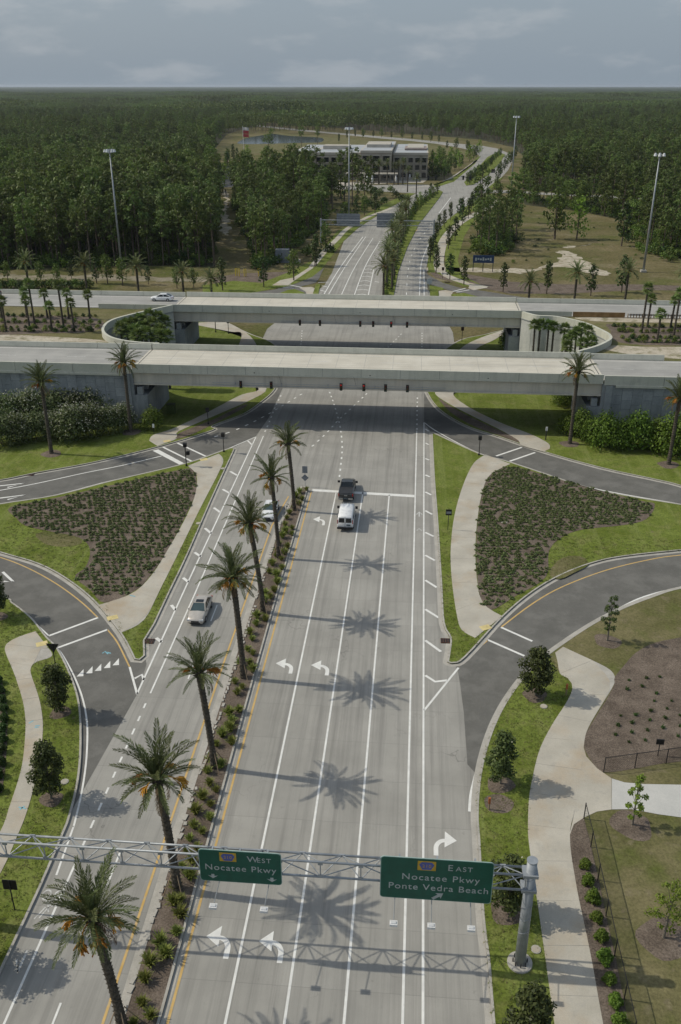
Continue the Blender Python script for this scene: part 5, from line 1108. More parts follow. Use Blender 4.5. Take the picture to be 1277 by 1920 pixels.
def van(label, x, y):
    # front points along +Y (driving away)
    t = thing('van', label, 'van', (x, y, 0))
    def rb(w, z0, z1, top): 
        h = w / 2; return [(-h + .06, z0), (h - .06, z0), (h, z0 + .2), (h, z1), (h - .10, top - .12), (h - .22, top), (0, top + .05), (-h + .22, top), (-h + .10, top - .12), (-h, z1), (-h, z0 + .2)]
    body = MB(); loft(body, [(-2.72, rb(1.86, .46, 1.1, 1.92)), (-2.62, rb(1.98, .40, 1.1, 2.04)), (.9, rb(2.0, .38, 1.1, 2.06)), (1.35, rb(2.0, .38, 1.1, 1.98))]); body.build('body', 'carwhite', t, True)
    fb = MB(); loft(fb, [(1.3, ring_body(2.0, .38, 1.28, .1)), (2.2, ring_body(1.96, .38, 1.12, .12)), (2.6, ring_body(1.8, .42, .95, .1))]); fb.build('hood', 'carwhite', t, True)
    MB().add([(-.85, 1.36, 1.94), (.85, 1.36, 1.94), (.92, 2.0, 1.22), (-.92, 2.0, 1.22)], [(0, 1, 2, 3)]).build('windshield', 'windshield', t)
    for s in (-1, 1):
        plate([(s * .09, 1.24), (s * .80, 1.24), (s * .74, 1.84), (s * .09, 1.84)], -2.775, -2.72).build('rear_window', 'glass', t)
        MB().box((s * .94, -2.70, 1.32), (.08, .1, .5)).build('tail_light', 'taillamp', t)
        wheel(t, s * .9, -1.75, .37); wheel(t, s * .9, 1.75, .37)
        MB().box((s * 1.16, 1.35, 1.42), (.30, .16, .32)).build('mirror', 'black', t)
        for yy in (-1.6, -.3): MB().box((s * 1.0, yy, 1.55), (.015, 1.1, .48)).build('side_window', 'glass', t)
        MB().box((s * .7, 2.58, .72), (.36, .1, .24)).build('headlight', 'lamp', t)
    MB().box((0, -2.745, 1.2), (.03, .03, 1.5)).build('door_seam', 'signback', t)
    MB().box((.42, -2.75, .88), (.5, .03, .2)).build('number_plate', 'plate', t)
    MB().box((0, -2.78, .5), (1.95, .22, .2)).build('bumper', 'black', t); MB().box((0, -2.9, .4), (.2, .25, .12)).build('tow_hitch', 'black', t)
    return t
(a_, b_) = [(-8.64,99.23),(-6.57,99.1)]
van('white passenger van waiting behind the dark pickup', (a_[0] + b_[0]) / 2 + .1, 101.8)
def pickup(label, x, y):
    t = thing('pickup_truck', label, 'truck', (x, y, 0))
    body = MB(); loft(body, [(-2.85, ring_body(1.9, .55, 1.12, .03, .0)), (-2.75, ring_body(2.0, .5, 1.18, .04, .0)), (-.6, ring_body(2.02, .46, 1.2, .05, .0)), (.9, ring_body(2.02, .46, 1.2, .08)), (1.9, ring_body(2.0, .46, 1.18, .10)), (2.7, ring_body(1.92, .48, 1.05, .12)), (2.85, ring_body(1.7, .55, .9, .1))]); body.build('body', 'truckgrey', t, True)
    MB().box((0, -1.68, 1.215), (1.66, 2.1, .05)).build('bed_cover', 'vinyl', t)
    for s in (-1, 1):
        MB().box((s * .93, -1.68, 1.23), (.12, 2.1, .08)).build('bed_rail', 'truckgrey', t)
        MB().box((s * .93, -2.83, 1.0), (.13, .1, .34)).build('tail_light', 'taillamp', t)
        wheel(t, s * .90, -1.8, .39, .26); wheel(t, s * .90, 1.8, .39, .26)
        MB().box((s * 1.2, .95, 1.32), (.34, .16, .26)).build('mirror', 'black', t)
        MB().box((s * .72, 2.82, .85), (.36, .1, .24)).build('headlight', 'lamp', t)
    cabin(t, 1.72, ((1.25, .55, 1.2, 1.84, 1.42), (-.66, -.42, 1.2, 0, 0)), 'truckgrey', 'windshield')
    MB().box((0, -2.88, .86), (1.5, .04, .5)).build('tailgate', 'truckgrey', t); MB().box((0, -2.91, .98), (.4, .03, .14)).build('tailgate_handle', 'chrome', t)
    for s in (-1, 1): MB().box((s * .66, -2.96, .55), (.6, .2, .2)).build('bumper', 'chrome', t)
    MB().box((0, -2.95, .56), (.52, .06, .16)).build('number_plate', 'plate', t)
    return t
(a_, b_) = [(-9.11,107.92),(-7.11,107.91)]
pickup('dark grey pickup truck with covered bed stopped at the stop line', (a_[0] + b_[0]) / 2 + .02, 110.6)
# cars parked by the offices
pc = None
for i, (x, y) in enumerate(sorted([(-124.26,596.37),(-121.58,593.72),(-118.75,590.15),(-115.94,606.83),(-114.7,611.94),(-113.27,617.14),(-111.15,587.95),(-110.08,594.65),(-125.01,640.65),(-122.71,643.05),(-120.04,641.05)], key=lambda p: p[0] / p[1])):
    t = thing('parked_car', 'small parked car in the office lot beyond the clearing, %s from the left' % WORD[i], 'car', (x, y, 0), rnd.choice((.2, .3)), 'cars parked in the office lot')
    pm = ('carwhite', 'silver', 'truckgrey')[i % 3]
    b = MB(); loft(b, [(-2.3, ring_body(1.5, .3, .7)), (-1.9, ring_body(1.8, .25, .85)), (1.9, ring_body(1.8, .25, .95)), (2.3, ring_body(1.5, .35, .85))]); b.build('body', pm, t)
    cabin(t, 1.6, ((-.9, -.2, .95, 1.42, 1.2), (1.6, 1.0, 1.0, 0, 0)), pm, pillars=False)

# ------------------------------------------------------------------ office building
of = thing('office_building', 'beige three storey office building with dark windows beside the far junction', 'building', (-30, 560, 0))
def block(x0, x1, y0, y1, h, bays, storeys=3, side=None, mat='render'):
    """walls with recessed window openings built from piers, spandrels and glass"""
    ox, oy = -30, 560; x0, x1, y0, y1 = x0 - ox, x1 - ox, y0 - oy, y1 - oy
    MB().box(((x0 + x1) / 2, (y0 + y1) / 2, h / 2), (x1 - x0, y1 - y0, h)).build('wall', mat, of)
    for z_, hh, e in ((h + .3, 1.3, .5), (h - 1.5, .5, .3), (.5, 1.0, .15)):
        MB().box(((x0 + x1) / 2, (y0 + y1) / 2, z_), (x1 - x0 + e, y1 - y0 + e, hh)).build('cornice', 'trim', of)
    MB().flat([(x0 + .6, y0 + .6), (x1 - .6, y0 + .6), (x1 - .6, y1 - .6), (x0 + .6, y1 - .6)], h + .96).build('roof', 'roofgrey', of)
    sh = (h - 2) / storeys; bw = (x1 - x0) / bays
    for i in range(bays):
        cx = x0 + (i + .5) * bw
        MB().box((x0 + i * bw, y0 - .25, h / 2 - .6), (bw * .16, .5, h - 1.4)).build('pier', mat, of)
        for s_ in range(storeys):
            zc = .9 + s_ * sh + sh * .5
            w_ = MB().box((cx, y0 - .03, zc), (bw * .62, .12, sh * .66)).build('window', 'darkwin', of)
            MB().box((cx, y0 - .2, zc - sh * .36), (bw * .68, .36, .3)).build('sill', 'trim', w_)
    if side:
        sw_ = (y1 - y0) / side
        for i in range(side):
            for s_ in range(storeys):
                zc = .9 + s_ * sh + sh * .5
                for xx in (x0 - .03, x1 + .03): MB().box((xx, y0 + (i + .5) * sw_, zc), (.12, sw_ * .6, sh * .66)).build('window', 'darkwin', of)
block(-14.5, 5.2, 557, 640, 14.0, 5, side=12)
block(-33, -15.5, 548, 640, 15.6, 3, side=2)
block(-60, -34, 556, 630, 14.0, 6, side=4)
block(-74, -61, 575, 640, 13.4, 4, side=5, mat='trim')
for p, s_ in (((-24, 590, 17.2), (14, 30, 2.2)), ((-2, 600, 15.6), (10, 40, 1.4)), ((-50, 590, 15.8), (16, 14, 2.4))):
    MB().box((p[0] + 30, p[1] - 560, p[2]), s_).build('roof_unit', 'trim', of)
MB().box((28, 30, 15.6), (13, 26, .8)).build('tiled_roof', 'rooftile', of)
MB().box((4, -17, 4.6), (30, 6, .7)).build('canopy', 'trim', of)
for i in range(7): MB().box((-9 + i * 4.3, -19.5, 2.2), (.7, .7, 4.4)).build('column', 'trim', of)
for i, p in enumerate(sorted([(-28.63,539.34),(-25.68,533.45),(-12.47,539.11),(-4.83,557.22),(-1.06,551.05)] + [(-28.8,539.33),(-25.77,539.57)])):
    t = thing('closed_umbrella', 'closed white terrace umbrella before the office building, %s from the left' % WORD[i], 'umbrella', (*p, 0), group='closed umbrellas on the office terrace')
    MB().tube([(0, 0, 0), (0, 0, 1)], .1, 6).build('pole', 'steel', t); MB().tube([(0, 0, 1), (0, 0, 2.2), (0, 0, 4.4)], [.5, .62, .08], 8).build('canopy', 'carwhite', t)
fp = thing('flag_pole', 'white flag pole with a red and white flag near the pond', 'flag', (*[(-144.29,787.05)][0], 0))
MB().tube([(0, 0, 0), (0, 0, 20)], .16, 8).build('pole', 'carwhite', fp)
for k, (z_, m_) in enumerate(((18, 'flagwhite'), (15.6, 'flagred'), (13.0, 'flagred'))):
    v = MB(); n = 7
    v.add([(i * .8, .35 * math.sin(i * 1.1), z_ + s_ * 1.15 - .06 * i) for i in range(n) for s_ in (-1, 1)], [(2 * i, 2 * i + 2, 2 * i + 3, 2 * i + 1) for i in range(n - 1)])
    v.build('flag', m_, fp)


# ------------------------------------------------------------------ vegetation
def leafq(m, p, u, v, l, w, mi=0):
    a = p - u * (l / 2); c = p + u * (l / 2); b = p + v * (w / 2) - u * (l * .08); d = p - v * (w / 2) - u * (l * .08)
    m.add([a, b, c, d], [(0, 1, 2, 3)], mi)
def rvec(r):
    while True:
        v = Vector((r.uniform(-1, 1), r.uniform(-1, 1), r.uniform(-1, 1)))
        if .05 < v.length < 1: return v.normalized()
def cloud(m, clumps, n, l, w, r, mi=0, droop=0.0, shell=.55):
    """leaves spread through clumps [(centre, radius xyz)], facing roughly outward"""
    tot = sum(c[1][0] * c[1][1] for c in clumps)
    for c, rad in clumps:
        for _ in range(max(3, int(n * rad[0] * rad[1] / tot))):
            d = rvec(r); q = r.uniform(shell, 1.0)
            p = Vector(c) + Vector((d.x * rad[0], d.y * rad[1], d.z * rad[2])) * q
            nrm = (d + rvec(r) * .8 + Vector((0, 0, .35))).normalized()
            u = nrm.cross(rvec(r)); u = u.normalized() if u.length > .01 else Vector((1, 0, 0))
            u = (u + Vector((0, 0, -droop))).normalized(); v = nrm.cross(u)
            v = v.normalized() if v.length > .01 else Vector((0, 1, 0))
            k = r.uniform(.7, 1.3); leafq(m, p, u, v, l * k, w * k, mi)

# --- date palms: every frond is an object of its own
def frond_mesh(seed, L=3.0, bend=1.15, pairs=44, dead=False, lw=.052):
    r = random.Random(seed); m = MB(); pts = []; x = z = 0.0; ang = 0.35
    n = 12
    for i in range(n + 1):
        pts.append(Vector((x, 0, z))); a = ang - bend * (i / n) ** 1.6
        x += math.cos(a) * L / n; z += math.sin(a) * L / n
    m.tube(pts, [.045 * (1 - .8 * i / n) for i in range(n + 1)], 4)
    for k in range(pairs):
        t = .10 + .9 * k / pairs; f = t * n; i = min(n - 1, int(f)); p = pts[i].lerp(pts[i + 1], f - i); d = (pts[i + 1] - pts[i]).normalized()
        ll = (.26 + .36 * math.sin(math.pi * min(1, t * 1.05)) ** .7) * (1 - .35 * t) * r.uniform(.85, 1.1)
        for s in (-1, 1):
            up = Vector((0, 0, 1)); side = Vector((0, s, 0))
            u = (d * r.uniform(.75, 1.05) + side * r.uniform(.55, .8) + up * r.uniform(.05, .55) * (1 if not dead else -1)).normalized()
            v = u.cross(d).cross(u).normalized() * 1.0
            e = p + u * ll + Vector((0, 0, -.12 * ll))
            m.add([p - v * lw * .4, p + u * ll * .5 + v * lw * .5, e, p + u * ll * .5 - v * lw * .5], [(0, 1, 2, 3)])
    return m.mesh('frond', 'deadfrond' if dead else 'frond')
FRONDS = [frond_mesh(s, 2.95 + .22 * (s % 3), .62 + .26 * (s % 4)) for s in range(6)]
DEADF = frond_mesh(99, 2.4, 1.5, 24, True)
def fruit_mesh(seed):
    r = random.Random(seed); m = MB()
    m.tube([(0, 0, 0), (.35, 0, .18), (.7, 0, .05), (.85, 0, -.15)], [.035, .03, .025, .02], 5)
    for _ in range(26):
        a = r.uniform(-1, 1); b = r.uniform(-.9, .9); L = r.uniform(.35, .6)
        s = Vector((.62 + r.uniform(-.1, .2), 0, .02)); e = s + Vector((.35 * abs(a) + .15, .42 * b, -L * r.uniform(.4, 1)))
        mid = (s + e) / 2 + Vector((.08, 0, .08)); m.tube([s, mid, e], [.016, .03, .035], 3)
    return m.mesh('fruit_stalk', 'fruit')
FRUITS = [fruit_mesh(s) for s in range(2)]
def palm_trunk_mesh(h, lean, r0=.27, seed=0):
    r = random.Random(seed); m = MB(); n = int(h / .17); path = []; rad = []
    for i in range(n + 1):
        t = i / n; path.append((lean[0] * t ** 1.4, lean[1] * t ** 1.4, h * t))
        rad.append((r0 * (1.18 - .3 * min(1, t * 4)) if t < .25 else r0 * .9) * (1.0 + (.10 if i % 2 else -.04)) * (1.25 if t > .95 else 1))
    m.tube(path, rad, 10)
    for i in range(2, n):                                    # cut leaf bases, spiralling
        for k in range(5):
            a = i * .55 + k * 2 * math.pi / 5; p = Vector(path[i]); q = Vector((math.cos(a), math.sin(a), 0)); rr = rad[i]
            t_ = Vector((-math.sin(a), math.cos(a), 0))
            m.add([p + q * rr * .9 + t_ * .06, p + q * rr * .9 - t_ * .06, p + q * (rr + .07) + Vector((0, 0, .10))], [(0, 1, 2)])
    return m.mesh('trunk', 'trunk')
def date_palm(label, x, y, h, lean, seed, grp, z=.14, nf=40, brace=True, size=1.0):
    r = random.Random(seed * 13 + 5)
    t = thing('date_palm', label, 'palm tree', (x, y, z), group=grp)
    link('trunk', palm_trunk_mesh(h, lean, .27 * size, seed), t)
    top = Vector((lean[0], lean[1], h))
    # pineapple-like boss of old leaf bases
    b = MB()
    for k in range(46):
        a = k * 2.4; zz = -.55 + .6 * k / 46; rr = .30 * size
        q = Vector((math.cos(a), math.sin(a), 0)); b.tube([top + q * rr * .6 + Vector((0, 0, zz)), top + q * (rr + .16) + Vector((0, 0, zz + .16))], [.06, .03], 4)
    b.build('leaf_base', 'trunk', t)
    for k in range(nf):
        az = k * 2.39996 + r.uniform(-.2, .2); f = k / nf
        el = R(84 - (112 + 4 * (seed % 4)) * f ** (.78 + .06 * (seed % 3)) + r.uniform(-11, 11))
        s = size * r.uniform(.86, 1.06) * (.8 + .25 * math.sin(math.pi * min(1, f + .25)))
        link('frond', FRONDS[(k * 5 + seed) % 6], t, top + Vector((.15 * math.cos(az), .15 * math.sin(az), .05 - .35 * f)), (r.uniform(-.35, .35), -el, az), s)
    for k in range(2 + seed % 4):
        az = r.uniform(0, 6.28); link('dead_frond', DEADF, t, top + Vector((.2 * math.cos(az), .2 * math.sin(az), -.35)), (0, R(50 + 9 * k), az), size * .85)
    for k in range(4 + seed % 4):
        az = k * 1.05 + r.uniform(-.3, .3); link('fruit_stalk', FRUITS[k % 2], t, top + Vector((.2 * math.cos(az), .2 * math.sin(az), -.12)), (0, R(r.uniform(-25, 35)), az), size * r.uniform(.9, 1.3))
    if brace:
        for k in range(4):
            a = k * math.pi / 2 + .6; MB().tube([(.28 * math.cos(a), .28 * math.sin(a), 1.6), (1.0 * math.cos(a), 1.0 * math.sin(a), 0)], .035, 5).build('brace', 'wood', t)
    return t
ords = ['nearest the bridges', 'second from the bridges', 'third from the bridges', 'fourth from the bridges', 'fifth from the bridges', 'just behind the gantry', 'nearest the viewer']
for i, ((x, y), h, lx) in enumerate(zip([(-14.53,104.49),(-14.68,91.48),(-14.57,79.36),(-14.6,67.9),(-14.79,55.62),(-14.77,43.38),(-15.55,33.32)], (9.4, 10.2, 10.6, 10.7, 9.5, 9.7, 9.2), (-.6, -.6, -1.0, -.5, -.6, -.6, -.7))):
    date_palm('date palm on the planted median, the one %s' % ords[i], x, y, h, (lx, (-.12, .2, -.3, .1, -.2, .15, -.1)[i]), i, 'date palms along the median', nf=(32, 29, 37, 40, 33, 35, 41)[i], size=(.95, .92, 1.0, 1.06, .98, 1.08, 1.04)[i])
for (x, y), h, s, lb in (([(24.7,131.52)][0], 11.6, 21, 'date palm in front of the dark shrubs right of the near bridge'), ([(37.78,124.19)][0], 10.1, 22, 'date palm with orange fruit at the right edge before the shrubs'), ([(-44.12,131.09)][0], 11.5, 23, 'date palm at the left end of the near bridge girder'), ([(-53.34,121.17)][0], 11.2, 24, 'date palm rising from the white oleanders at the left')):
    date_palm(lb, x, y, h, (.0, .05), s, 'date palms in front of the near bridge', brace=False); ring(x, y, 1.5)

# small date palm for the distance: one crown mesh of many fronds
def palm_crown_mesh(seed, nf=34, lw=.24, pairs=12, mat='frond', L=3.0):
    r = random.Random(seed); m = MB()
    for k in range(nf):
        az = k * 2.39996; f = k / nf; el = R(80 - 110 * f); bend = 1.0; x = z = 0; pts = []; n = 6
        for i in range(n + 1):
            pts.append((x, z)); a = el - bend * (i / n) ** 1.6; x += math.cos(a) * L / n; z += math.sin(a) * L / n
        ca, sa = math.cos(az), math.sin(az); P = [Vector((px * ca, px * sa, pz)) for px, pz in pts]; side = Vector((-sa, ca, 0))
        for q in range(pairs):
            t = .12 + .88 * q / pairs; ff = t * n; i = min(n - 1, int(ff)); p = P[i].lerp(P[i + 1], ff - i); d = (P[i + 1] - P[i]).normalized()
            ll = .62 * (1 - .4 * t)
            for s in (-1, 1):
                u = (d * .7 + side * s * .75 + Vector((0, 0, r.uniform(-.1, .4)))).normalized(); e = p + u * ll
                m.add([p - d * lw * .5, p + d * lw * .5, e], [(0, 1, 2)])
    nfr = len(m.f)
    for k in range(40):
        a = r.uniform(0, 6.28); q = r.uniform(.3, .75); p = Vector((q * math.cos(a), q * math.sin(a), r.uniform(-.55, .05))); leafq(m, p, rvec(r), rvec(r), .3, .22, 1)
    return m.mesh('crown', [mat, 'fruit'])
CROWNS = [palm_crown_mesh(s) for s in range(3)]
TRUNKS = [palm_trunk_mesh(10, (.1 * s, 0), .30, 50 + s) for s in range(2)]
def far_palm(label, x, y, h, grp, i, z=0, s=1.0):
    t = thing('date_palm', label, 'palm tree', (x, y, z), rnd.uniform(0, 6), grp)
    link('trunk', TRUNKS[i % 2], t, None, None, (1, 1, h / 10)); link('crown', CROWNS[i % 3], t, (.1 * (i % 2), 0, h), None, s)
    return t
o5 = ['leftmost', 'second from the left', 'third from the left', 'fourth from the left', 'fifth from the left']
for i, (x, y, z) in enumerate([(-98.06,224,9.98),(-82.97,224,9.78),(-69.55,224,9.24),(-57.96,224,7.98),(-50.79,224,6.24)]):
    far_palm('date palm behind the far highway left of the bridge, %s' % o5[i], x, y, z, 'date palms behind the far highway on the left', i, s=1.15)
for i, (x, y, z) in enumerate([(27.84,222,7.34),(38.74,222,9.59),(50.78,222,10.35)] + [(64.39,222,10.7)]):
    far_palm('date palm behind the far highway right of the bridge, %s' % (o5[i] if i < 3 else 'at the very edge'), x, y, z, 'date palms behind the far highway on the right', i, s=1.15)
mp = resample(sm([(-6.75,238.34),(-6.94,254.87),(-6.83,278.74),(-6.36,307.09),(-5.32,341.33),(-3.82,383.45)]), 7.2)
for i, p in enumerate(mp):
    if i == 0: far_palm('date palm standing first and alone at the near end of the far median', p[0] - 1.2, p[1] - 3, 8.0, 'date palms on the far median', i, .1, 1.25)
    else: far_palm('date palm in the double row on the far median, %s from its near end' % WORD[i], p[0] + (.9 if i % 2 else -.9) + rnd.uniform(-.3, .3), p[1], rnd.uniform(7.0, 9.0), 'date palms on the far median', i, .1, 1.05)

# --- sabal palms
def fan_crown(seed, nl=26):
    r = random.Random(seed); m = MB()
    for k in range(nl):
        az = k * 2.39996; el = R(75 - 115 * (k / nl)); d = Vector((math.cos(az) * math.cos(el), math.sin(az) * math.cos(el), math.sin(el)))
        c = d * r.uniform(.45, .7); side = d.cross(Vector((0, 0, 1))); side = side.normalized() if side.length > .05 else Vector((1, 0, 0)); up = side.cross(d)
        for j in range(11):
            a = R(-100 + 20 * j); u = (d * math.cos(a) + side * math.sin(a)).normalized(); L = .72 * (1 - .25 * abs(j - 5) / 5) * r.uniform(.85, 1.15)
            e = c + u * L + Vector((0, 0, -.18 * L)); w = side * math.cos(a) - d * math.sin(a)
            m.add([c - w * .03, c + u * L * .5 - w * .07 + up * .03, e, c + u * L * .5 + w * .07 + up * .03], [(0, 1, 2, 3)])
    return m.mesh('crown', 'fan')
FANS = [fan_crown(s) for s in range(3)]
STRUNK = palm_trunk_mesh(6, (.12, .05), .19, 77)
def sabal(label, x, y, z0, h, grp, i, s=1.0):
    t = thing('sabal_palm', label, 'palm tree', (x, y, z0), rnd.uniform(0, 6), grp)
    link('trunk', STRUNK, t, None, None, (1, 1, h / 6)); link('crown', FANS[i % 3], t, (.12, .05, h), None, s)
LSP = [(-70.99,159.9),(-71.73,163.98),(-66.53,159.26),(-66.14,164.04),(-62.4,159.59),(-66.91,169.12),(-62.65,169.05),(-75.08,158.81),(-79.08,166.34),(-75.45,169.41),(-71.43,169.73)]
for i, (p, h) in enumerate(sorted(zip(LSP, (5.4, 7.6, 4.6, 7.4, 5.2, 4.9, 4.7, 5.4, 6.6, 5.0, 4.7)))):
    sabal('sabal palm in the planting bed left between the two highways, %s from the left' % WORD[i], p[0], p[1], ZT, h, 'sabal palms in the left planting bed', i, 1.05)
for i, (p, h) in enumerate(sorted(zip([(43.16,160.2),(42.01,167.2),(43.99,171.4),(48.31,171.57),(47.36,165.43),(49.55,164.61),(52.66,170.86)], (5.0, 8.0, 5.2, 5.0, 7.6, 5.5, 7)))):
    sabal('sabal palm in the planting bed right between the two highways, %s from the left' % WORD[i], p[0], p[1], ZT, h, 'sabal palms in the right planting bed', i, 1.1)
for i, (x, y, z) in enumerate(sorted([(22.52,166,9.97),(23.47,166,10.2),(25.04,166,9.97),(25.94,166,9.78),(27.78,166,9.43),(31.05,166,9.62)] + [(28.34,161,9.38),(27.52,161,8.52),(31.28,161,10.38),(29.29,161,10.03)] + [(27.07,156,8.8),(29.37,156,9.46),(30.93,156,9.7)])):
    sabal('sabal palm inside the curved wall between the bridges on the right, %s from the left' % WORD[i], x, y, .13, max(z, 2.5), 'sabal palms inside the right curved wall', i, 1.15)
for i, (x, y, z) in enumerate(sorted([(-51.33,170,9.38),(-49.24,170,9.08),(-53,170,8.56),(-48.25,170,8.21)] + [(-52.48,164,9.32),(-48.9,164,9.18),(-53.82,164,8.83),(-50.49,164,8.64)] + [(-53.49,159,9.52),(-50.78,159,9.13),(-46.27,159,9.22),(-52.07,159,8.73)] + [(-47.05,154,9.93),(-48.77,154,9.65),(-45.14,154,9.58),(-43.69,154,9.51)])):
    sabal('leafy sabal palm inside the curved wall on the left, %s from the left' % WORD[i], x, y, .13, max(3.0, z), 'sabal palms inside the left curved wall', i, 1.45)

# --- broadleaf trees and shrubs
def tree_mesh(seed, h, w, trunk_h, leafm, n, l, wd, barkm='greybark', flowers=0, sparse=False, conical=0.0, r0=.08):
    r = random.Random(seed); tr = MB(); lf = MB()
    tr.tube([(0, 0, 0), (.03, .02, trunk_h), (.05, -.03, h * .72)], [r0 * 1.3, r0, r0 * .35], 8)
    clumps = []; nc = 22 if not sparse else 20
    for k in range(nc):
        f = (k + .5) / nc; z = trunk_h + (h - trunk_h) * f; prof = math.sin(math.pi * min(1, .12 + f * .86)) ** .6 * (1 - conical * f)
        a = k * 2.4 + r.uniform(-.4, .4); q = w / 2 * prof * r.uniform(.35, .88)
        c = (q * math.cos(a), q * math.sin(a), z); rr = w * r.uniform(.12, .22) * (.75 if sparse else 1.2)
        clumps.append((c, (rr, rr, rr * r.uniform(.7, .95))))
        tr.tube([(.03, .0, trunk_h + (z - trunk_h) * .55), (c[0] * .8, c[1] * .8, z)], [r0 * .4, r0 * .12], 4)
    cloud(lf, clumps, n, l, wd, r, 0, .15, .35)
    for _ in range(flowers):
        c, rad = r.choice(clumps); d = rvec(r); d.z = abs(d.z); p = Vector(c) + d * rad[0] * 1.08
        for q in range(4): leafq(lf, p, rvec(r), rvec(r), .15, .14, 1)
    return tr.mesh('trunk', barkm), lf.mesh('crown', [leafm, 'bloom'] if flowers else leafm), h
MAG = [tree_mesh(1, 4.8, 2.8, 1.0, 'magnolia', 3300, .25, .135, flowers=4, conical=.3), tree_mesh(2, 5.0, 2.75, .95, 'magnolia', 3300, .25, .135, flowers=3, conical=.35), tree_mesh(3, 4.4, 2.9, .8, 'magnolia', 3300, .25, .135, flowers=3, conical=.2)]
OAK = [tree_mesh(4, 5.2, 2.2, 1.4, 'oak', 1100, .2, .1, sparse=True, conical=.25), tree_mesh(5, 6.5, 3.0, 1.6, 'oak', 1200, .28, .15, conical=.3)]
LIME = [tree_mesh(6, 5.0, 1.9, 1.0, 'lime', 900, .2, .12, sparse=True, conical=.45), tree_mesh(7, 5.2, 3.2, 1.2, 'lime', 900, .2, .12, sparse=True, conical=.2)]
MID = [tree_mesh(8, 8, 4.2, 1.8, 'dkshrub', 420, .62, .36, 'bark', conical=.35, r0=.14), tree_mesh(9, 8, 3.6, 1.6, 'magnolia', 420, .60, .34, 'bark', conical=.5, r0=.14), tree_mesh(10, 8, 5.0, 2.0, 'broad', 460, .66, .4, 'bark', r0=.16), tree_mesh(11, 8, 5.4, 1.2, 'lime', 420, .6, .36, 'bark', conical=.3, r0=.14)]
def tree(name, label, cat, variant, x, y, z, s=1.0, grp=None, rz=None, sz=None):
    t = thing(name, label, cat, (x, y, z), rnd.uniform(0, 6.28) if rz is None else rz, grp, (s, s, sz or s))
    link('trunk', variant[0], t); link('crown', variant[1], t); return t
for p, v, s, lb, rg in (([(-29.76,61.41)][0], 0, 1.02, 'magnolia with white flowers behind the yield sign by the left kerb', .9), ([(-26.58,51.05)][0], 1, 1.06, 'magnolia with white flowers beside the left path above the gantry', .9), ([(-41.87,76.3)][0], 0, 1.0, 'magnolia cut off by the left edge near the corner path', .9), ([(-25.82,36.48)][0], 2, 1.15, 'magnolia off the left edge whose shade falls on the bicycle lane', 1),
                      ([(12.21,67.32)][0], 2, 1.12, 'dark round magnolia at the right corner crossing', 1.1), ([(8.14,55.53)][0], 1, .98, 'dark magnolia in the middle of the right grass verge', 1.1), ([(7.67,43.35)][0], 2, 1.05, 'dark magnolia behind the end of the gantry on the right verge', 1.2), ([(7.92,33.85)][0], 0, 1.05, 'dark magnolia cut by the bottom edge on the right verge', 1)):
    tree('magnolia_tree', lb, 'tree', MAG[v], p[0], p[1], .14, s); ring(p[0], p[1], rg)
p, = [(20.33,76.77)]; tree('young_oak_tree', 'thin young oak standing in the dry grass inside the right curve', 'tree', OAK[0], p[0], p[1], .14, 1.0); ring(p[0], p[1], 1.3)
p, = [(17.61,51.94)]; tree('young_tree', 'bright green narrow young tree by the pale driveway', 'tree', LIME[0], p[0], p[1], .14, .95); ring(p[0], p[1], 1.5)
p, = [(17.54,42.07)]; tree('young_tree', 'bright green spreading young tree in the dry grass behind the fence', 'tree', LIME[1], p[0], p[1], .14, .95); ring(p[0], p[1], 1.6)

def shrub_mesh(seed, w, h, leafm, n, l, wd, flowers=0, nc=12):
    r = random.Random(seed); m = MB(); cl = []
    for k in range(nc):
        a = k * 2.4; q = w / 2 * math.sqrt((k + .3) / nc) * .62; z = h * (.22 + .48 * (1 - (q / (w * .31)) ** 2)) * r.uniform(.85, 1.2)
        cl.append(((q * math.cos(a), q * math.sin(a), z), (w * .24, w * .24, h * .30)))
    cloud(m, cl, n, l, wd, r, 0, .1, .45)
    for _ in range(flowers):
        c, rad = r.choice(cl); d = rvec(r); d.z = abs(d.z) * .8 + .2; p = Vector(c) + Vector((d.x * rad[0], d.y * rad[1], d.z * rad[2])) * 1.02
        for q in range(2): leafq(m, p + rvec(r) * .08, rvec(r), rvec(r), .20, .17, 1)
    st_ = MB()
    for k in range(4):
        a = k * 1.57; st_.tube([(0, 0, 0), (w * .15 * math.cos(a), w * .15 * math.sin(a), h * .5)], [.05, .02], 4)
    return m.mesh('foliage', [leafm, 'bloom'] if flowers else leafm), st_.mesh('stems', 'bark')
def shrub(name, label, mesh, x, y, z, s=1.0, grp=None, sz=None):
    t = thing(name, label, 'shrub', (x, y, z), rnd.uniform(0, 6.28), grp, (s, s, sz or s))
    link('foliage', mesh[0], t); link('stems', mesh[1], t); return t
BALL = [shrub_mesh(s, 1.0, .85, 'shrub', 1300, .12, .08, nc=9) for s in (21, 22, 23)]
o9 = ['first', 'second', 'third', 'fourth', 'fifth', 'sixth', 'seventh', 'eighth', 'ninth', 'tenth', 'eleventh']
for i, p in enumerate([(13.46,47.58),(13.43,46.16),(13.5,44.69),(13.46,43.12),(13.53,41.62),(13.44,40.07),(13.47,38.54),(13.5,37.07),(13.52,35.73)]):
    shrub('round_shrub', 'round green shrub in the mulch strip by the fence, %s from the driveway' % o9[i], BALL[i % 3], p[0], p[1], .15, 1.08 + .1 * ((i * 7) % 3 - 1), 'round shrubs along the fence')
DBALL = [shrub_mesh(s, 1.0, .85, 'dkshrub', 1200, .13, .085, nc=9) for s in (24, 25)]
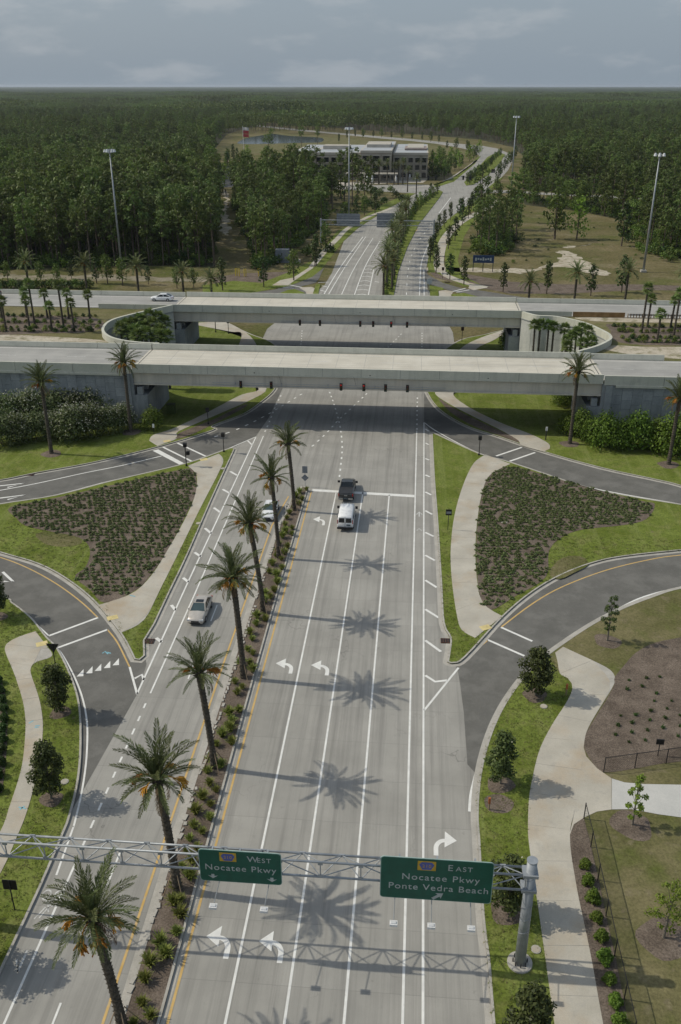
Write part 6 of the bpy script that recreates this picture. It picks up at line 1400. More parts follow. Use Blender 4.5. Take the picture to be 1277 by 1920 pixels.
for i, p in enumerate([(-36.95,65.18),(-36.21,63.77),(-35.39,62.4),(-34.75,61.18),(-34.16,59.89),(-33.71,58.57),(-33.14,57.25),(-32.64,55.96),(-32.08,54.48),(-31.63,53.11),(-31,51.52)]):
    shrub('round_shrub', 'round dark shrub at the left edge, %s from the top of its row' % o9[i], DBALL[i % 2], p[0], p[1], .15, 1.0, 'round shrubs at the left edge')
OLE = [shrub_mesh(31 + s, 6.4, 5.6, 'oleander', 2600, .46, .18, flowers=(190, 40, 280)[s], nc=18) for s in range(3)]
o14 = o9 + ['twelfth', 'thirteenth', 'fourteenth', 'fifteenth', 'sixteenth']
for i, (p, v, s) in enumerate(zip([(-62.29,121.82),(-60.13,122.87),(-57.79,124.38),(-54.92,125.05),(-52.03,124.84),(-49.76,126.37),(-47.6,128.37),(-45.72,130.39)], (1, 0, 1, 0, 2, 2, 0, 2), (.9, .85, .85, .8, .95, .9, .8, .7))):
    shrub('oleander_shrub', 'white flowering oleander in the front row below the left wall, %s from the left' % o14[i], OLE[v], p[0], p[1] + 2.2, .13, s * 1.12, 'oleanders below the left retaining wall')
for i, (p, v) in enumerate(zip([(-67.57,132.99),(-64.09,133.07),(-60.86,133.73),(-57.75,134.79),(-54.62,135.86),(-51.52,137.14),(-48.79,138.61)], (1, 0, 2, 1, 0, 2, 0))):
    shrub('oleander_shrub', 'oleander in the back row against the left wall, %s from the left' % o14[i], OLE[v], p[0], p[1] - .5, .13, 1.12, 'oleanders below the left retaining wall')
GSH = [shrub_mesh(41 + s, 6.2, 5.4, 'shrub', 3000, .36, .22, nc=18) for s in range(2)] 
p, = [(-41.19,132.97)]; shrub('green_shrub', 'rounded green shrub beside the left abutment of the near bridge', GSH[0], p[0], p[1], .13, .72, None)
for i, (p, s) in enumerate(zip([(24.81,133.94),(26.7,132.33),(28.23,130.01),(29.81,128.23),(31.84,128.16),(34.27,128.36),(37.04,128.59),(39.33,126.24),(41.89,126.45)], (.62, .8, .72, .95, .78, 1.0, .82, 1.1, 1.0))):
    shrub('green_shrub', 'dense green shrub in the front row below the right wall, %s from the left' % o14[i], GSH[i % 2], p[0], p[1] + 2.0, .13, s, 'green shrubs below the right retaining wall', s * 1.22)
for i, p in enumerate([(30.29,138.84),(32.62,139.57),(35.12,139.23),(37.96,140.55),(40.45,140.21),(43.05,140.42)]):
    shrub('green_shrub', 'dense green shrub in the back row below the right wall, %s from the left' % o14[i], GSH[i % 2], p[0], p[1], .13, (1.0, .85, 1.15, .95, 1.2, 1.05)[i], 'green shrubs below the right retaining wall', 1.3)
p, = [(20.13,186.62)]; shrub('green_shrub', 'dark clipped bush at the right abutment of the far bridge', GSH[0], p[0], p[1], .13, .85)
p, = [(26.67,146.88)]; shrub('green_shrub', 'dark bush in the shade under the right end of the near bridge', GSH[1], p[0], p[1] + 3, .13, .85)

# ornamental grass on the median
def tuft_mesh(seed, n=110, h=.85, sp=.6, mat='tuft', w=.035):
    r = random.Random(seed); m = MB()
    for _ in range(n):
        a = r.uniform(0, 6.28); q = r.uniform(.1, 1) * sp; hh = h * r.uniform(.6, 1.1); b = Vector((r.uniform(-.12, .12), r.uniform(-.12, .12), 0)); e = b + Vector((q * math.cos(a), q * math.sin(a), hh * (1 - .4 * q / sp)))
        mid = b.lerp(e, .55) + Vector((0, 0, .12)); s = Vector((-math.sin(a), math.cos(a), 0)) * w
        m.add([b - s, b + s, mid + s, e, mid - s], [(0, 1, 2, 4), (2, 3, 4)])
    return m.mesh('grass_tuft', mat)
TUFT = [tuft_mesh(s) for s in range(4)]
k = 0
for row, x0 in ((0, -14.95), (1, -14.15)):
    y = 26 + row * .7
    while y < 111:
        if rnd.random() < .82:
            o = link('grass_tuft', TUFT[k % 4], None, (x0 + rnd.uniform(-.28, .28) + (.3 if y > 106 else 0), y + rnd.uniform(-.3, .3), .14), (0, 0, rnd.uniform(0, 6)), rnd.uniform(.8, 1.35))
            tag(o, 'small tuft of ornamental grass planted in the mulch of the median', 'grass tuft', 'grass tufts on the median'); k += 1
        y += 1.45 if y < 80 else 1.7

# low shrubs planted in rows in the two island beds: the nearest 300 singly, the rest as one carpet
def cover_mesh(seed):
    r = random.Random(seed); m = MB(); cloud(m, [((0, 0, .10), (.30, .30, .13)), ((.14, .10, .09), (.2, .2, .11)), ((-.16, -.12, .09), (.2, .2, .11))], 46, .21, .12, r, 0, 0, .2)
    return m
COVER = [cover_mesh(s) for s in range(3)]; COVER_ME = [c.mesh('ground_cover_plant', 'cover') for c in COVER]
spots = []
for bed, dx, dy, tilt in ((W_BED, .66, .78, .25), (E_BED, .60, .68, .1)):
    x0, x1 = min(p[0] for p in bed), max(p[0] for p in bed); y0, y1 = min(p[1] for p in bed), max(p[1] for p in bed)
    ny = int((y1 - y0) / dy)
    for j in range(ny):
        y = y0 + (j + .5) * dy; x = x0 + (.5 if j % 2 else 0) * dx
        while x < x1:
            q = (x + rnd.uniform(-.14, .14), y + tilt * (x - x0) * .3 + rnd.uniform(-.14, .14))
            if inside(q, bed) and min(math.dist(q, p) for p in bed[::2]) > .55 and rnd.random() < .9: spots.append(q)
            x += dx
spots.sort(key=lambda p: p[0] ** 2 + p[1] ** 2)
for i, p in enumerate(spots[:300]):
    tag(link('ground_cover_plant', COVER_ME[i % 3], None, (*p, .15), (0, 0, rnd.uniform(0, 6)), rnd.uniform(.85, 1.3)), 'low dark green plant set in rows in an island mulch bed', 'plant', 'plants in the island beds')
rest = MB()
for i, p in enumerate(spots[300:]):
    c = COVER[i % 3]; a = rnd.uniform(0, 6); s = rnd.uniform(.85, 1.3); ca, sa = math.cos(a) * s, math.sin(a) * s; k0 = len(rest.v)
    rest.v += [(p[0] + x * ca - y * sa, p[1] + x * sa + y * ca, .15 + z * s) for x, y, z in c.v]; rest.f += [tuple(v + k0 for v in f) for f in c.f]; rest.m += [0] * len(c.f)
stuff(rest.build('ground_cover', 'cover'), 'rows of low dark green plants farther back in the island beds', 'ground cover')
# sparse dry plants in the large brown bed
DRY = tuft_mesh(60, 30, .25, .3, 'dkshrub', .03)
for p in [(21.08,70.25),(22.77,70.72),(24.07,71.03),(20.64,68.86),(22.17,69.38),(23.14,68.41),(22.7,67.27),(24.26,67.45),(19.33,64.94),(20.11,64.04),(22.13,65.85),(23.61,66.21),(21.68,64.49),(23.18,64.89),(18.83,63.51),(21.21,63.07),(22.59,63.59),(19.79,62.75),(19.3,61.43),(20.73,61.71),(24.54,65.36),(24.11,63.89),(23.6,62.54),(18.32,62.28),(20.68,65.14)]:
    tag(link('sparse_plant', DRY, None, (*p, .15), (0, 0, rnd.uniform(0, 6)), rnd.uniform(.7, 1.1)), 'tiny dark plant dotted in the wide brown mulch bed on the right', 'plant', 'tiny plants in the brown bed')
# shrubs on the embankment beds
EMB = [shrub_mesh(51, 1.7, 1.2, 'tuft', 260, .26, .15, nc=8), shrub_mesh(52, 1.5, 1.0, 'dkshrub', 240, .26, .15, nc=8), shrub_mesh(53, 1.9, 1.4, 'shrub', 260, .28, .15, nc=8)]
def bed_shrubs(pts, label, grp, pat):
    for i, p in enumerate(pts): shrub('bed_shrub', label, EMB[pat[i % len(pat)]], p[0] + rnd.uniform(-.4, .4), p[1] + rnd.uniform(-.4, .4), ZT, rnd.uniform(.45, .85), grp)
rows_l = ([(-87.68,169.32),(-62.04,170.84)], [(-85.41,164.53),(-59.75,165.55)], [(-83.4,160.28),(-59.17,162.25)], [(-82.25,157.84),(-58.84,159.74)])
for j, ((ax, ay), (bx2, by2)) in enumerate(rows_l):
    n = 20; pts = [(ax + (bx2 - ax) * i / n, ay + (by2 - ay) * i / n) for i in range(n + 1)]
    bed_shrubs(pts, 'small shrub in the planting bed left between the two highways', 'shrubs in the left planting bed', ((1, 1, 0), (2, 0, 1, 2), (0, 1), (0, 2, 1))[j])
rows_r = ([(37.67,171.17),(55.71,171.6)], [(37.62,167.1),(54.68,167.99)], [(37.97,162.75),(53.42,163.54)], [(37.63,159.93),(52.56,160.5)])
for j, ((ax, ay), (bx2, by2)) in enumerate(rows_r):
    n = 17; pts = [(ax + (bx2 - ax) * i / n, ay + (by2 - ay) * i / n) for i in range(n + 1)]
    bed_shrubs(pts, 'small shrub in the planting bed right between the two highways', 'shrubs in the right planting bed', ((1, 0), (2, 2, 0), (0, 1), (0, 2, 1))[j])

# --- roadside trees beyond the bridges
def rows(pts, name, label, grp, vs_, hs_):
    pts = sorted(pts, key=lambda p: p[0] ** 2 + p[1] ** 2)
    for i, p in enumerate(pts):
        s = hs_[i % len(hs_)] / 8; tree(name, label + (', %s nearest' % WORD[i] if grp and i else ', nearest' if grp else ''), 'tree', MID[vs_[i % len(vs_)]], p[0], p[1], 0, s * .95, grp, None, s)
rows([(13.72,254.13),(10.05,261.47),(6.21,269.64),(4.7,289.53),(5.65,299.41),(11.01,314.37),(13.85,332),(6.9,326.92),(8.41,345.84),(10.82,365.14),(13.77,386.56),(18.06,371.28),(17.92,395.19),(21.35,391.28),(24.31,422.71),(26.59,437.76)] + [(19.54,407.68),(24.27,421.94),(29.93,447.64),(32.38,437.41),(28.07,442.22)], 'roadside_magnolia', 'dark conical tree beside the path right of the far road', 'trees beside the far right path', (1, 0, 1), (7.6, 7, 8, 7.4, 6.6))
rows([(-34.19,256.3),(-41.2,246.35),(-51.58,241.04),(-30.43,277.45),(-30.26,279.72),(-29.87,305.61),(-27.87,363.82),(-24.7,379.41),(-22.24,398.36),(-18.01,405.34)], 'roadside_tree', 'dark tree along the path left of the far road', 'trees beside the far left path', (1, 0, 2), (8.5, 8, 8, 7.5, 9))
rows([(35.1,243.75),(46.37,242.14),(55.29,247.1)] + [(23.8,245.43)], 'young_roadside_tree', 'slender dark tree in the mulch behind the far right ramp', 'young trees behind the right ramp', (1, 0), (8.5, 8, 7.5, 9.5))
rows([(-115.28,250.03),(-104.76,247.76),(-99.9,247.68),(-88.45,247.2),(-85.42,247.45),(-80.54,245.52),(-97.61,252.69),(-73.64,247.01),(-64.49,242.51),(-60.2,243.98)], 'young_roadside_tree', 'small tree on the grass strip before the left forest', 'young trees before the left forest', (2, 2, 0), (5.5, 5, 5, 7, 7.5, 7, 5))
rows([(49.75,338.88)], 'field_tree', 'broad green tree alone in the middle of the field', None, (2,), (16,))
rows([(57.67,339.52)], 'field_tree', 'thin pale tree right of the broad tree in the field', None, (3,), (14,))
rows([(70.59,324.77)], 'field_tree', 'dark ivy clad tree at the right of the field', None, (0,), (14,))
rows([(6.97,592.93),(8.93,622.01),(10.55,584.15),(12.72,643.15),(14.39,593.54),(16.7,622.64),(18.27,584.78),(20.45,633.2),(23.61,623.2),(26.78,638.96),(29.2,655.42),(8.24,558.29),(11.35,558.54),(15.44,567.19),(36.94,703.6),(41.23,730.32),(44,744.47),(47.75,774.22),(38.54,758.47),(26.81,690.27),(22.64,677.85),(17.02,677.4),(14.64,701.79),(9.79,701.39)], 'office_tree', 'leafy tree in the planting right of the office building', 'trees right of the offices', (2, 0, 2, 3), (9, 8, 10, 11))
rows([(27.77,536.29),(29.26,544.06),(30.87,553.65),(32.58,564.4),(34.75,575.59),(36.96,586.3),(39.24,600.2),(41.43,612.77),(43.46,624.82),(46.59,645.9),(49.07,662.64),(51.67,680.22),(54.41,698.72),(57.3,718.21),(60.34,738.78),(62.99,753.17),(28.71,532.61),(33.14,560.32),(37.77,586.37),(42.82,614.83),(49.13,657.04)], 'median_tree', 'dark dense tree in the planted median beyond the far junction', 'trees in the median beyond the junction', (0, 2), (5.5, 6, 6.5))
rows([(9.94,487.12),(7.72,466.97),(5.72,455.77),(3.81,442),(1.99,427.07),(0.28,415.76),(-0.56,404.2),(6.52,474.9),(1.4,438.77),(-0.32,422.16),(-1.27,395.71),(-1.71,383.62),(-2.68,375.88)], 'median_tree', 'small leafy tree toward the far end of the palm median', 'trees at the far end of the palm median', (2, 3, 0), (5, 5.5, 6))
rows([(-40.44,1032.19),(-29.17,1011.79),(-17.86,1002.36),(-7.4,988.08),(2.74,971.8),(11.18,949.03),(18.78,938.33),(23.93,838.55),(31.99,839.21),(40.57,831.03),(-48.94,1031.5),(-61.09,1044.29)] + [(-194.01,1272.4),(-176.06,1233.42),(-162.31,1207.68),(-74.92,1002.86),(-68.39,1029.92),(-59.1,1017.24),(-77.26,930.51)], 'verge_tree', 'small tree along the far curve of the road', 'trees along the far curve', (1, 0, 2), (8, 7, 9))
rows([(45.75,553.26),(49.96,587.36),(55.55,625.8),(60.45,657.96),(64.78,681.29),(40.67,495.46),(39.25,459.32),(67.96,706.13),(72.37,732.86)], 'verge_tree', 'dark tree right of the road beyond the far junction', 'trees right of the far junction', (0, 2), (8, 7, 9))
rows([(-118.96,582.68),(-122.9,611.27),(-114.84,583.02),(-120.5,621.72),(-108.25,565.67),(-107.89,525.24),(-105.95,540.91),(-102.12,541.22),(-135.83,677.03),(-136.81,702.41),(-131.47,689.89),(-127.1,690.25),(-123.71,690.52),(-103.67,496.95)], 'lot_tree', 'bright or dark tree around the office parking lot', 'trees around the parking lot', (3, 3, 0, 1, 2), (9, 11, 8))
for i, p in enumerate([(-21.87,532.24),(-17.12,528.88),(-13.19,529.2),(-10.96,529.38),(-8.44,533.34),(1.24,557.72),(-5.24,491.72),(-0.63,467.51)] + [(-31.37,531.47),(-21.67,532.26)]):
    far_palm('date palm before the office building, %s in the row' % WORD[i], p[0], p[1], rnd.uniform(9, 12), 'palms in front of the offices', i)
FH = resample(sm([(-6.75,238.34),(-6.67,278.75),(-4.65,341.38),(-0.84,412.96),(9.94,487.12)]), 4.0)
HD = [shrub_mesh(61, 3.2, 2.0, 'dkshrub', 300, .42, .24), shrub_mesh(62, 3.4, 2.4, 'broad', 300, .45, .26)]
for i, p in enumerate([(-114.04,235.82),(-112.14,235.54),(-110.8,236.52),(-108.91,236.24),(-107.02,235.95),(-105.67,236.94),(-103.78,236.66),(-101.9,236.37),(-100.53,237.36),(-98.65,237.07),(-96.78,236.79),(-95.39,237.78),(-93.53,237.49),(-91.66,237.2),(-90.26,238.2),(-88.4,237.91)]):
    shrub('hedge_shrub', 'dark shrub in the hedge behind the far highway barrier, %s from the left' % WORD[i], HD[i % 2], p[0], p[1] + 3, 0, 1.15, 'hedge shrubs behind the far barrier')
for i, p in enumerate(FH): shrub('median_shrub', 'leafy shrub in the hedge under the palms of the far median', HD[1], p[0] + (.7 if i % 2 else -.7), p[1], .1, rnd.uniform(.5, .75), 'hedge shrubs under the far palms')
for i, p in enumerate([(-15.57,443.94),(-10.49,466.7),(-18.2,418.49),(-13.87,491.02),(-7.63,455.5),(-22.55,432.94),(-22.16,490.35),(-18.88,478.02)] + [(-28.42,304.4),(-30.52,367.33),(-20.94,428.82),(-35.05,296.09),(-41,323.02)]):
    shrub('roadside_shrub', 'rounded shrub on the rough ground left of the far road', HD[i % 2], p[0], p[1], 0, 1.5, 'shrubs left of the far road')

# --- mown turf on the near verges and islands
def turf_mesh(seed, mat):
    r = random.Random(seed); m = MB()
    for _ in range(9):
        a = r.uniform(0, 6.28); b = Vector((r.uniform(-.13, .13), r.uniform(-.13, .13), 0)); t_ = Vector((-math.sin(a), math.cos(a), 0)) * .022
        m.add([b - t_, b + t_, b + Vector((.07 * math.cos(a), .07 * math.sin(a), r.uniform(.05, .11)))], [(0, 1, 2)])
    return m.mesh('turf', mat)
T['turf'] = leaf('turf_blades', (0.085, 0.12, 0.018), (0.20, 0.235, 0.055), 0.25)
T['turfdry'] = leaf('dry_turf_blades', (0.16, 0.15, 0.055), (0.27, 0.24, 0.12), 0.25)
turf = []; r_ = random.Random(12)
def bounds(p): return min(a for a, _ in p), max(a for a, _ in p), min(b for _, b in p), max(b for _, b in p)
NO = [(bounds(p), p) for p in PATHS + [W_BED[::2], E_BED[::2]]]
SWV = [(x, y) for x, y in K_SW if y > 26][::2] + [(-31, 26), (-47, 75)]
for poly, y1, den in ((SWV, 82, 11), (SE_STRIP[::2], 76, 12), (W_ISL[::2], 100, 8), (E_ISL[::2], 100, 8)):
    bx0, bx1, by0, by1 = bounds(poly); by0 = max(by0, 26); by1 = min(by1, y1); bx0 = max(bx0, -50); bx1 = min(bx1, 34)
    for _ in range(int((bx1 - bx0) * (by1 - by0) * den)):
        q = (r_.uniform(bx0, bx1), r_.uniform(by0, by1))
        if not inside(q, poly): continue
        if any(b[0] < q[0] < b[1] and b[2] < q[1] < b[3] and inside(q, p) for b, p in NO): continue
        turf.append((q[0], q[1], r_.uniform(.6, 1.25), .132))
scatter_turf = turf

# --- pine forest
def pine_mesh(seed, h=18.0, n=560, bare=.5):
    r = random.Random(seed); tr = MB(); lf = MB(); lx, ly = r.uniform(-.5, .5), r.uniform(-.5, .5)
    tr.tube([(0, 0, 0), (lx * .5, ly * .5, h * .5), (lx, ly, h * .94)], [.22, .17, .05], 6)
    cl = []; nc = 17; wide = r.uniform(2.5, 3.2)
    for k in range(nc):
        f = (k + .5) / nc; z = h * (bare + (.97 - bare) * f); prof = math.sin(math.pi * min(1, .26 + .62 * f)) ** .7
        a = k * 2.4 + r.uniform(-.5, .5); q = wide * prof * r.uniform(.35, .85)
        c = (lx + q * math.cos(a), ly + q * math.sin(a), z + r.uniform(-.3, .3)); rr = r.uniform(.95, 1.5) * (.7 + .4 * prof)
        cl.append((c, (rr, rr, rr * .7))); tr.tube([(lx * .8, ly * .8, z - .7), c], [.06, .02], 3)
    cloud(lf, cl, n, .85, .42, r, 0, 0, .3)
    return tr, lf
PINES = [pine_mesh(100 + s, 17.5, 560, (.42, .5, .36, .46)[s % 4]) for s in range(6)]
PINE_T = [p[0].mesh('trunk', 'bark') for p in PINES]; PINE_C = [p[1].mesh('crown', 'pine') for p in PINES]
def joined(parts, name, mats):
    m = MB()
    for i, q in enumerate(parts):
        k0 = len(m.v); m.v += q.v; m.f += [tuple(v + k0 for v in f) for f in q.f]; m.m += [i] * len(q.f)
    return m.mesh(name, mats)
PINE_J = [joined(p, 'forest_pine', ['bark', 'pine']) for p in PINES]
def broad_j(seed):
    r = random.Random(seed); tr = MB(); lf = MB(); tr.tube([(0, 0, 0), (.2, .1, 8)], [.25, .1], 6)
    cl = [((r.uniform(-2.6, 2.6), r.uniform(-2.6, 2.6), r.uniform(4.5, 12)), (1.9, 1.9, 1.5)) for _ in range(11)]
    cloud(lf, cl, 420, .85, .5, r, 0, 0, .3); return joined((tr, lf), 'forest_broadleaf', ['bark', 'broad'])
BROAD_J = [broad_j(s) for s in (201, 202)]
def bush_j(seed, leafm):
    r = random.Random(seed); lf = MB(); cloud(lf, [((r.uniform(-1.2, 1.2), r.uniform(-1.2, 1.2), r.uniform(.5, 2.0)), (1.0, 1.0, .9)) for _ in range(7)], 170, .55, .3, r, 0, 0, .25); return lf.mesh('undergrowth_bush', leafm)
BUSH_J = [bush_j(301, 'broad'), bush_j(302, 'shrub'), bush_j(303, 'dkshrub')]

WOODS = {
 'left': [(-168.26,249.6),(-132.89,262.39),(-109.11,268.65),(-89.52,274.71),(-73.19,276.04),(-60.69,273.48),(-73.96,339.33),(-93.41,438.45),(-110.55,525.97),(-133.61,619.59),(-171.17,789.28),(-217.06,1082.23),(-228.05,1393.5),(-243.87,1571.7),(-955.39,1513.77)],
 'mid': [(-47.2,271.08),(-42.29,279.46),(-41.69,306.23),(-39.65,326.95),(-36.91,356.03),(-37.06,383.37),(-42.23,432.18),(-51.14,469.01),(-62.19,493.21),(-81.44,507.96),(-98.29,512.26),(-88.44,449.79),(-68.47,360.68)],
 'back': [(-243.87,1571.7),(-205.06,1395.37),(-116.85,1275.31),(-42.48,1161.03),(19.36,1065.99),(61.46,994.73),(83.78,874.21),(81.07,742.92),(65.25,589.59),(55.12,519.08),(57.69,502.97),(86.64,494.99),(112.33,477.58),(138.68,453.12),(220.32,443.57),(967.88,2043.16),(-300.59,1939.88)],
 'right': [(50.1,467.87),(80.06,454.72),(103.61,438.01),(130.57,424.83),(195.12,389.65),(141.46,274.82),(91.22,287.62),(79.17,307.68),(83.74,352.17),(84.07,393.23),(70.93,419.97),(49.98,441.74)],
 'clump': [(17.65,304.73),(25.07,299.24),(31.31,312.17),(36.9,333.19),(35.26,369.13),(23.77,349.95)],
}
def fill(poly, step, seed, jitter=.42):
    r = random.Random(seed); out = []; x0, x1 = min(p[0] for p in poly), max(p[0] for p in poly); y0, y1 = min(p[1] for p in poly), max(p[1] for p in poly)
    y = y0
    while y < y1:
        st_ = step * (1 if y < 420 else 1.25 if y < 700 else 1.7 if y < 1100 else 2.1); x = x0 + r.uniform(0, st_)
        while x < x1:
            q = (x + r.uniform(-jitter, jitter) * st_, y + r.uniform(-jitter, jitter) * st_)
            if abs(q[0]) < 60 + .62 * q[1] and inside(q, poly): out.append(q)
            x += st_
        y += st_
    return out
forest = []
for nm, st_ in (('left', 4.6), ('mid', 5.6), ('back', 5.2), ('right', 5.6), ('clump', 5.0)):
    for q in fill(WOODS[nm], st_, len(nm) * 17 + 3): forest.append((q, nm))
# scattered pines standing free between wood, offices and road
for q in [(-55.57,440.68),(-48.96,411.26),(-50.55,441.09),(-49.76,463.51),(-44.99,436.27),(-41.19,416.61),(-40.5,441.91),(-37.21,412.21),(-37.45,458.72),(-29.38,465.17),(-24.51,437.93),(-22.93,443.34),(-22.8,465.7),(-29.74,432.35),(-126.77,808.7),(-102.33,837.34),(-93.39,886.44),(-59.2,429.95),(-54.85,415.5),(-59.62,462.7),(-54.36,463.13),(-44.39,469.87),(-34.23,442.42),(-26.7,443.03)] + [(22.85,340.53),(30.67,361.35),(41.73,380.87),(37.14,365.46)]: forest.append((q, 'edge'))
forest.sort(key=lambda f: f[0][0] ** 2 + f[0][1] ** 2)
LBL = {'left': 'pine in the front of the dense wood left of the clearing', 'mid': 'pine in the wood between the clearing and the far road', 'right': 'pine in the wood behind the field on the right', 'back': 'pine in the wood behind the field on the right', 'clump': 'slender pine in the small clump beside the far right path', 'edge': 'tall bare-stemmed pine standing free near the office building'}
GRP = {'left': 'front pines of the left wood', 'mid': 'pines of the middle wood', 'right': 'front pines of the right wood', 'back': 'front pines of the right wood', 'clump': 'pines of the small clump', 'edge': 'free-standing pines'}
from mathutils import noise as mnoise
rp = random.Random(5); stand = []; cnt = 0
def hgt(x, y): return .92 + .42 * mnoise.noise(Vector((x / 70, y / 70, 0))) + .16 * mnoise.noise(Vector((x / 19, y / 19, 4)))
for q, nm in forest:
    s = rp.uniform(.74, 1.16) * ((.95 if cnt % 4 == 0 else .42) if nm == 'clump' else 1.32 if nm == 'edge' else hgt(*q) * {'left': 1.18 - .15 * min(1, max(0, (q[1] - 350) / 500)), 'mid': 1.12, 'right': 1.12, 'back': 1.05}[nm]); vis = abs(q[0] + 8) < 22 + .44 * q[1]
    if vis and cnt < 300 and (nm in ('edge', 'clump') or cnt < 278):
        t = thing('pine_tree', LBL[nm], 'tree', (*q, -.05), rp.uniform(0, 6.28), GRP[nm], (s, s, s * rp.uniform(.94, 1.06)))
        i = cnt % 6; link('trunk', PINE_T[i], t); link('crown', PINE_C[i], t); cnt += 1
    elif mnoise.noise(Vector((q[0] / 45, q[1] / 45, 9))) > -.42: stand.append((q[0], q[1], s))

def scatter(name, label, cat, pts, meshes, seed=1):
    """one object whose points each carry one of the meshes (geometry nodes)"""
    me = bpy.data.meshes.new(name); me.from_pydata([(p[0], p[1], p[3] if len(p) > 3 else -.05) for p in pts], [], [])
    at = me.attributes.new('size', 'FLOAT', 'POINT'); at.data.foreach_set('value', [p[2] for p in pts])
    o = link(name, me); stuff(o, label, cat)
    ng = bpy.data.node_groups.new(name + '_nodes', 'GeometryNodeTree'); n, l = ng.nodes, ng.links
    ng.interface.new_socket('Geometry', in_out='INPUT', socket_type='NodeSocketGeometry'); ng.interface.new_socket('Geometry', in_out='OUTPUT', socket_type='NodeSocketGeometry')
    gi, go = n.new('NodeGroupInput'), n.new('NodeGroupOutput')
    gti = n.new('GeometryNodeGeometryToInstance')
    for me_ in meshes:
        src = bpy.data.objects.new(me_.name, me_); oi = n.new('GeometryNodeObjectInfo'); oi.inputs['Object'].default_value = src; oi.inputs['As Instance'].default_value = True
        l.new(oi.outputs['Geometry'], gti.inputs[0])
    ip = n.new('GeometryNodeInstanceOnPoints'); ip.inputs['Pick Instance'].default_value = True
    l.new(gi.outputs[0], ip.inputs['Points']); l.new(gti.outputs[0], ip.inputs['Instance'])
    ri = n.new('FunctionNodeRandomValue'); ri.data_type = 'INT'; ri.inputs[4].default_value = 0; ri.inputs[5].default_value = len(meshes) - 1; ri.inputs['Seed'].default_value = seed
    l.new(ri.outputs[2], ip.inputs['Instance Index'])
    rr = n.new('FunctionNodeRandomValue'); rr.data_type = 'FLOAT_VECTOR'; rr.inputs[0].default_value = (0, 0, 0); rr.inputs[1].default_value = (0, 0, 6.283); rr.inputs['Seed'].default_value = seed + 3
    l.new(rr.outputs[0], ip.inputs['Rotation'])
    na = n.new('GeometryNodeInputNamedAttribute'); na.data_type = 'FLOAT'; na.inputs[0].default_value = 'size'
    l.new(na.outputs[0], ip.inputs['Scale']); l.new(ip.outputs[0], go.inputs[0])
    md = o.modifiers.new('scatter', 'NODES'); md.node_group = ng
    return o
scatter('lawn_grass', 'short mown grass on the near verges and traffic islands', 'grass', scatter_turf, [turf_mesh(1, 'turf'), turf_mesh(2, 'turf'), turf_mesh(3, 'turf'), turf_mesh(4, 'turfdry')], 31)
scatter('pine_forest', 'dense pine wood stretching back on both sides of the far road', 'forest', stand, PINE_J + BROAD_J)
under = []
for nm, st_, k_ in (('left', 3.4, 330), ('mid', 3.2, 460), ('right', 3.4, 520), ('clump', 3.0, 500), ('back', 5.0, 560)):
    for q in fill(WOODS[nm], st_, 77):
        if q[1] < k_: under.append((q[0], q[1], rp.uniform(.7, 1.5)))
for q in fill([(-47.1,276.36),(-40.33,295.92),(-35.56,363.36),(-15.24,434.38),(-18.19,513.11),(-46.94,510.77),(-97.25,506.68),(-85.88,439.07),(-66.55,353.61)], 6.5, 78): under.append((q[0], q[1], rp.uniform(.4, 1.2)))
for q in fill([(23.62,347.28),(51.26,420.24),(76.92,372.52),(83.39,296.2),(76.6,269.54),(52.26,284.45),(29.53,282.6),(20.33,291.07)], 9, 80):
    if rp.random() < .5: under.append((q[0], q[1], rp.uniform(.12, .5)))
for q in fill([(72.9,351.29),(88.97,381),(88.64,316.84),(80.99,286.79),(75.24,305.33)], 4, 81): under.append((q[0], q[1], rp.uniform(.5, 1.3)))
scatter('undergrowth', 'tangled green undergrowth below and in front of the pines', 'undergrowth', under, BUSH_J, 9)
bl = [(q[0], q[1], rp.uniform(.55, .95)) for nm in ('left', 'right', 'mid') for q in fill(WOODS[nm], 15, 79) if q[1] < 520]
scatter('broadleaf_trees', 'broadleaf trees mixed among the pines at the forest edge', 'forest', bl, BROAD_J, 15)
for nm in ('left', 'mid', 'right', 'back'): struct(MB().flat(WOODS[nm], -.045).build('forest_floor', 'forest_floor'))

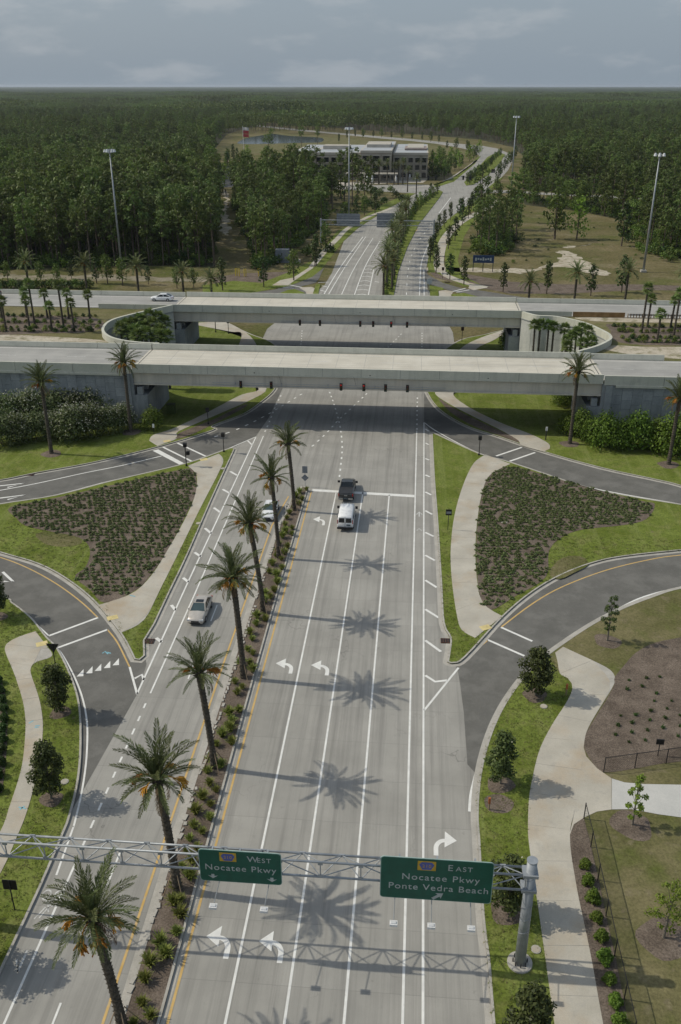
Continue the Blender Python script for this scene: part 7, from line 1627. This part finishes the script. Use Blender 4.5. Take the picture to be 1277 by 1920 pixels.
# far woods: patches of treetops, then a rough canopy out to the horizon
def patch(seed, size=95, n=150):
    r = random.Random(seed); m = MB()
    for _ in range(n):
        x, y = r.uniform(-size / 2, size / 2), r.uniform(-size / 2, size / 2); h = r.uniform(14, 20)
        m.add([(x - .2, y, 0), (x + .2, y, 0), (x, y, h * .7)], [(0, 1, 2)], 1)
        cloud(m, [((x + r.uniform(-1, 1), y + r.uniform(-1, 1), h * k_), (2.2, 2.2, 2.0)) for k_ in (.95, .82, .68)], 26, 2.3, 1.3, r, 0, 0, .2)
    return m.mesh('forest_patch', ['pine', 'bark'])
PATCH = [patch(s) for s in (401, 402, 403)]
fp_ = []; y = 1130.0
back_far = WOODS['back']; left_far = WOODS['left']
while y < 5200:
    st_ = 84; x = -.62 * y - 100
    while x < .62 * y + 100:
        q = (x + rp.uniform(-12, 12), y + rp.uniform(-12, 12))
        if not inside(q, left_far) and not inside(q, back_far): fp_.append((q[0], q[1], max(.5, rp.uniform(.8, 1.15) * (.9 + .6 * mnoise.noise(Vector((q[0] / 420, q[1] / 420, 2)))))))
        x += st_
    y += st_ * .95
scatter('far_forest', 'unbroken dark forest in the distance', 'forest', fp_, PATCH, 21)
cp = MB(); NR, NA = 150, 420; rows_ = []
for i in range(NR + 1):
    rad = 4800 * (24000 / 4800) ** (i / NR)
    for j in range(NA + 1):
        a = R(-40 + 80 * j / NA); cp.v.append((rad * math.sin(a), rad * math.cos(a), rp.uniform(8, 17) if i else 0))
cp.f = [(i * (NA + 1) + j, i * (NA + 1) + j + 1, (i + 1) * (NA + 1) + j + 1, (i + 1) * (NA + 1) + j) for i in range(NR) for j in range(NA)]; cp.m = [0] * len(cp.f)
T['canopy'] = surf('far_canopy', (0.020, 0.032, 0.012), (0.055, 0.075, 0.024), 0.004, 0.95, fine=(0.03, 0.45), spec=0.05)
stuff(cp.build('horizon_forest', 'canopy'), 'dark forest canopy running to the horizon', 'forest')

# ------------------------------------------------------------------ the air
hz, hn, hl = newmat('haze_air')
pv = hn.new('ShaderNodeVolumePrincipled'); pv.inputs['Color'].default_value = (0.80, 0.88, 1.0, 1); pv.inputs['Density'].default_value = 0.00004; pv.inputs['Anisotropy'].default_value = 0.2
ho = hn.new('ShaderNodeOutputMaterial'); hl.new(pv.outputs[0], ho.inputs['Volume']); T['haze'] = hz
stuff(MB().box((0, 12800, 29), (50000, 26600, 60.5)).build('haze', 'haze'), 'thin pale haze over the whole landscape', 'haze')
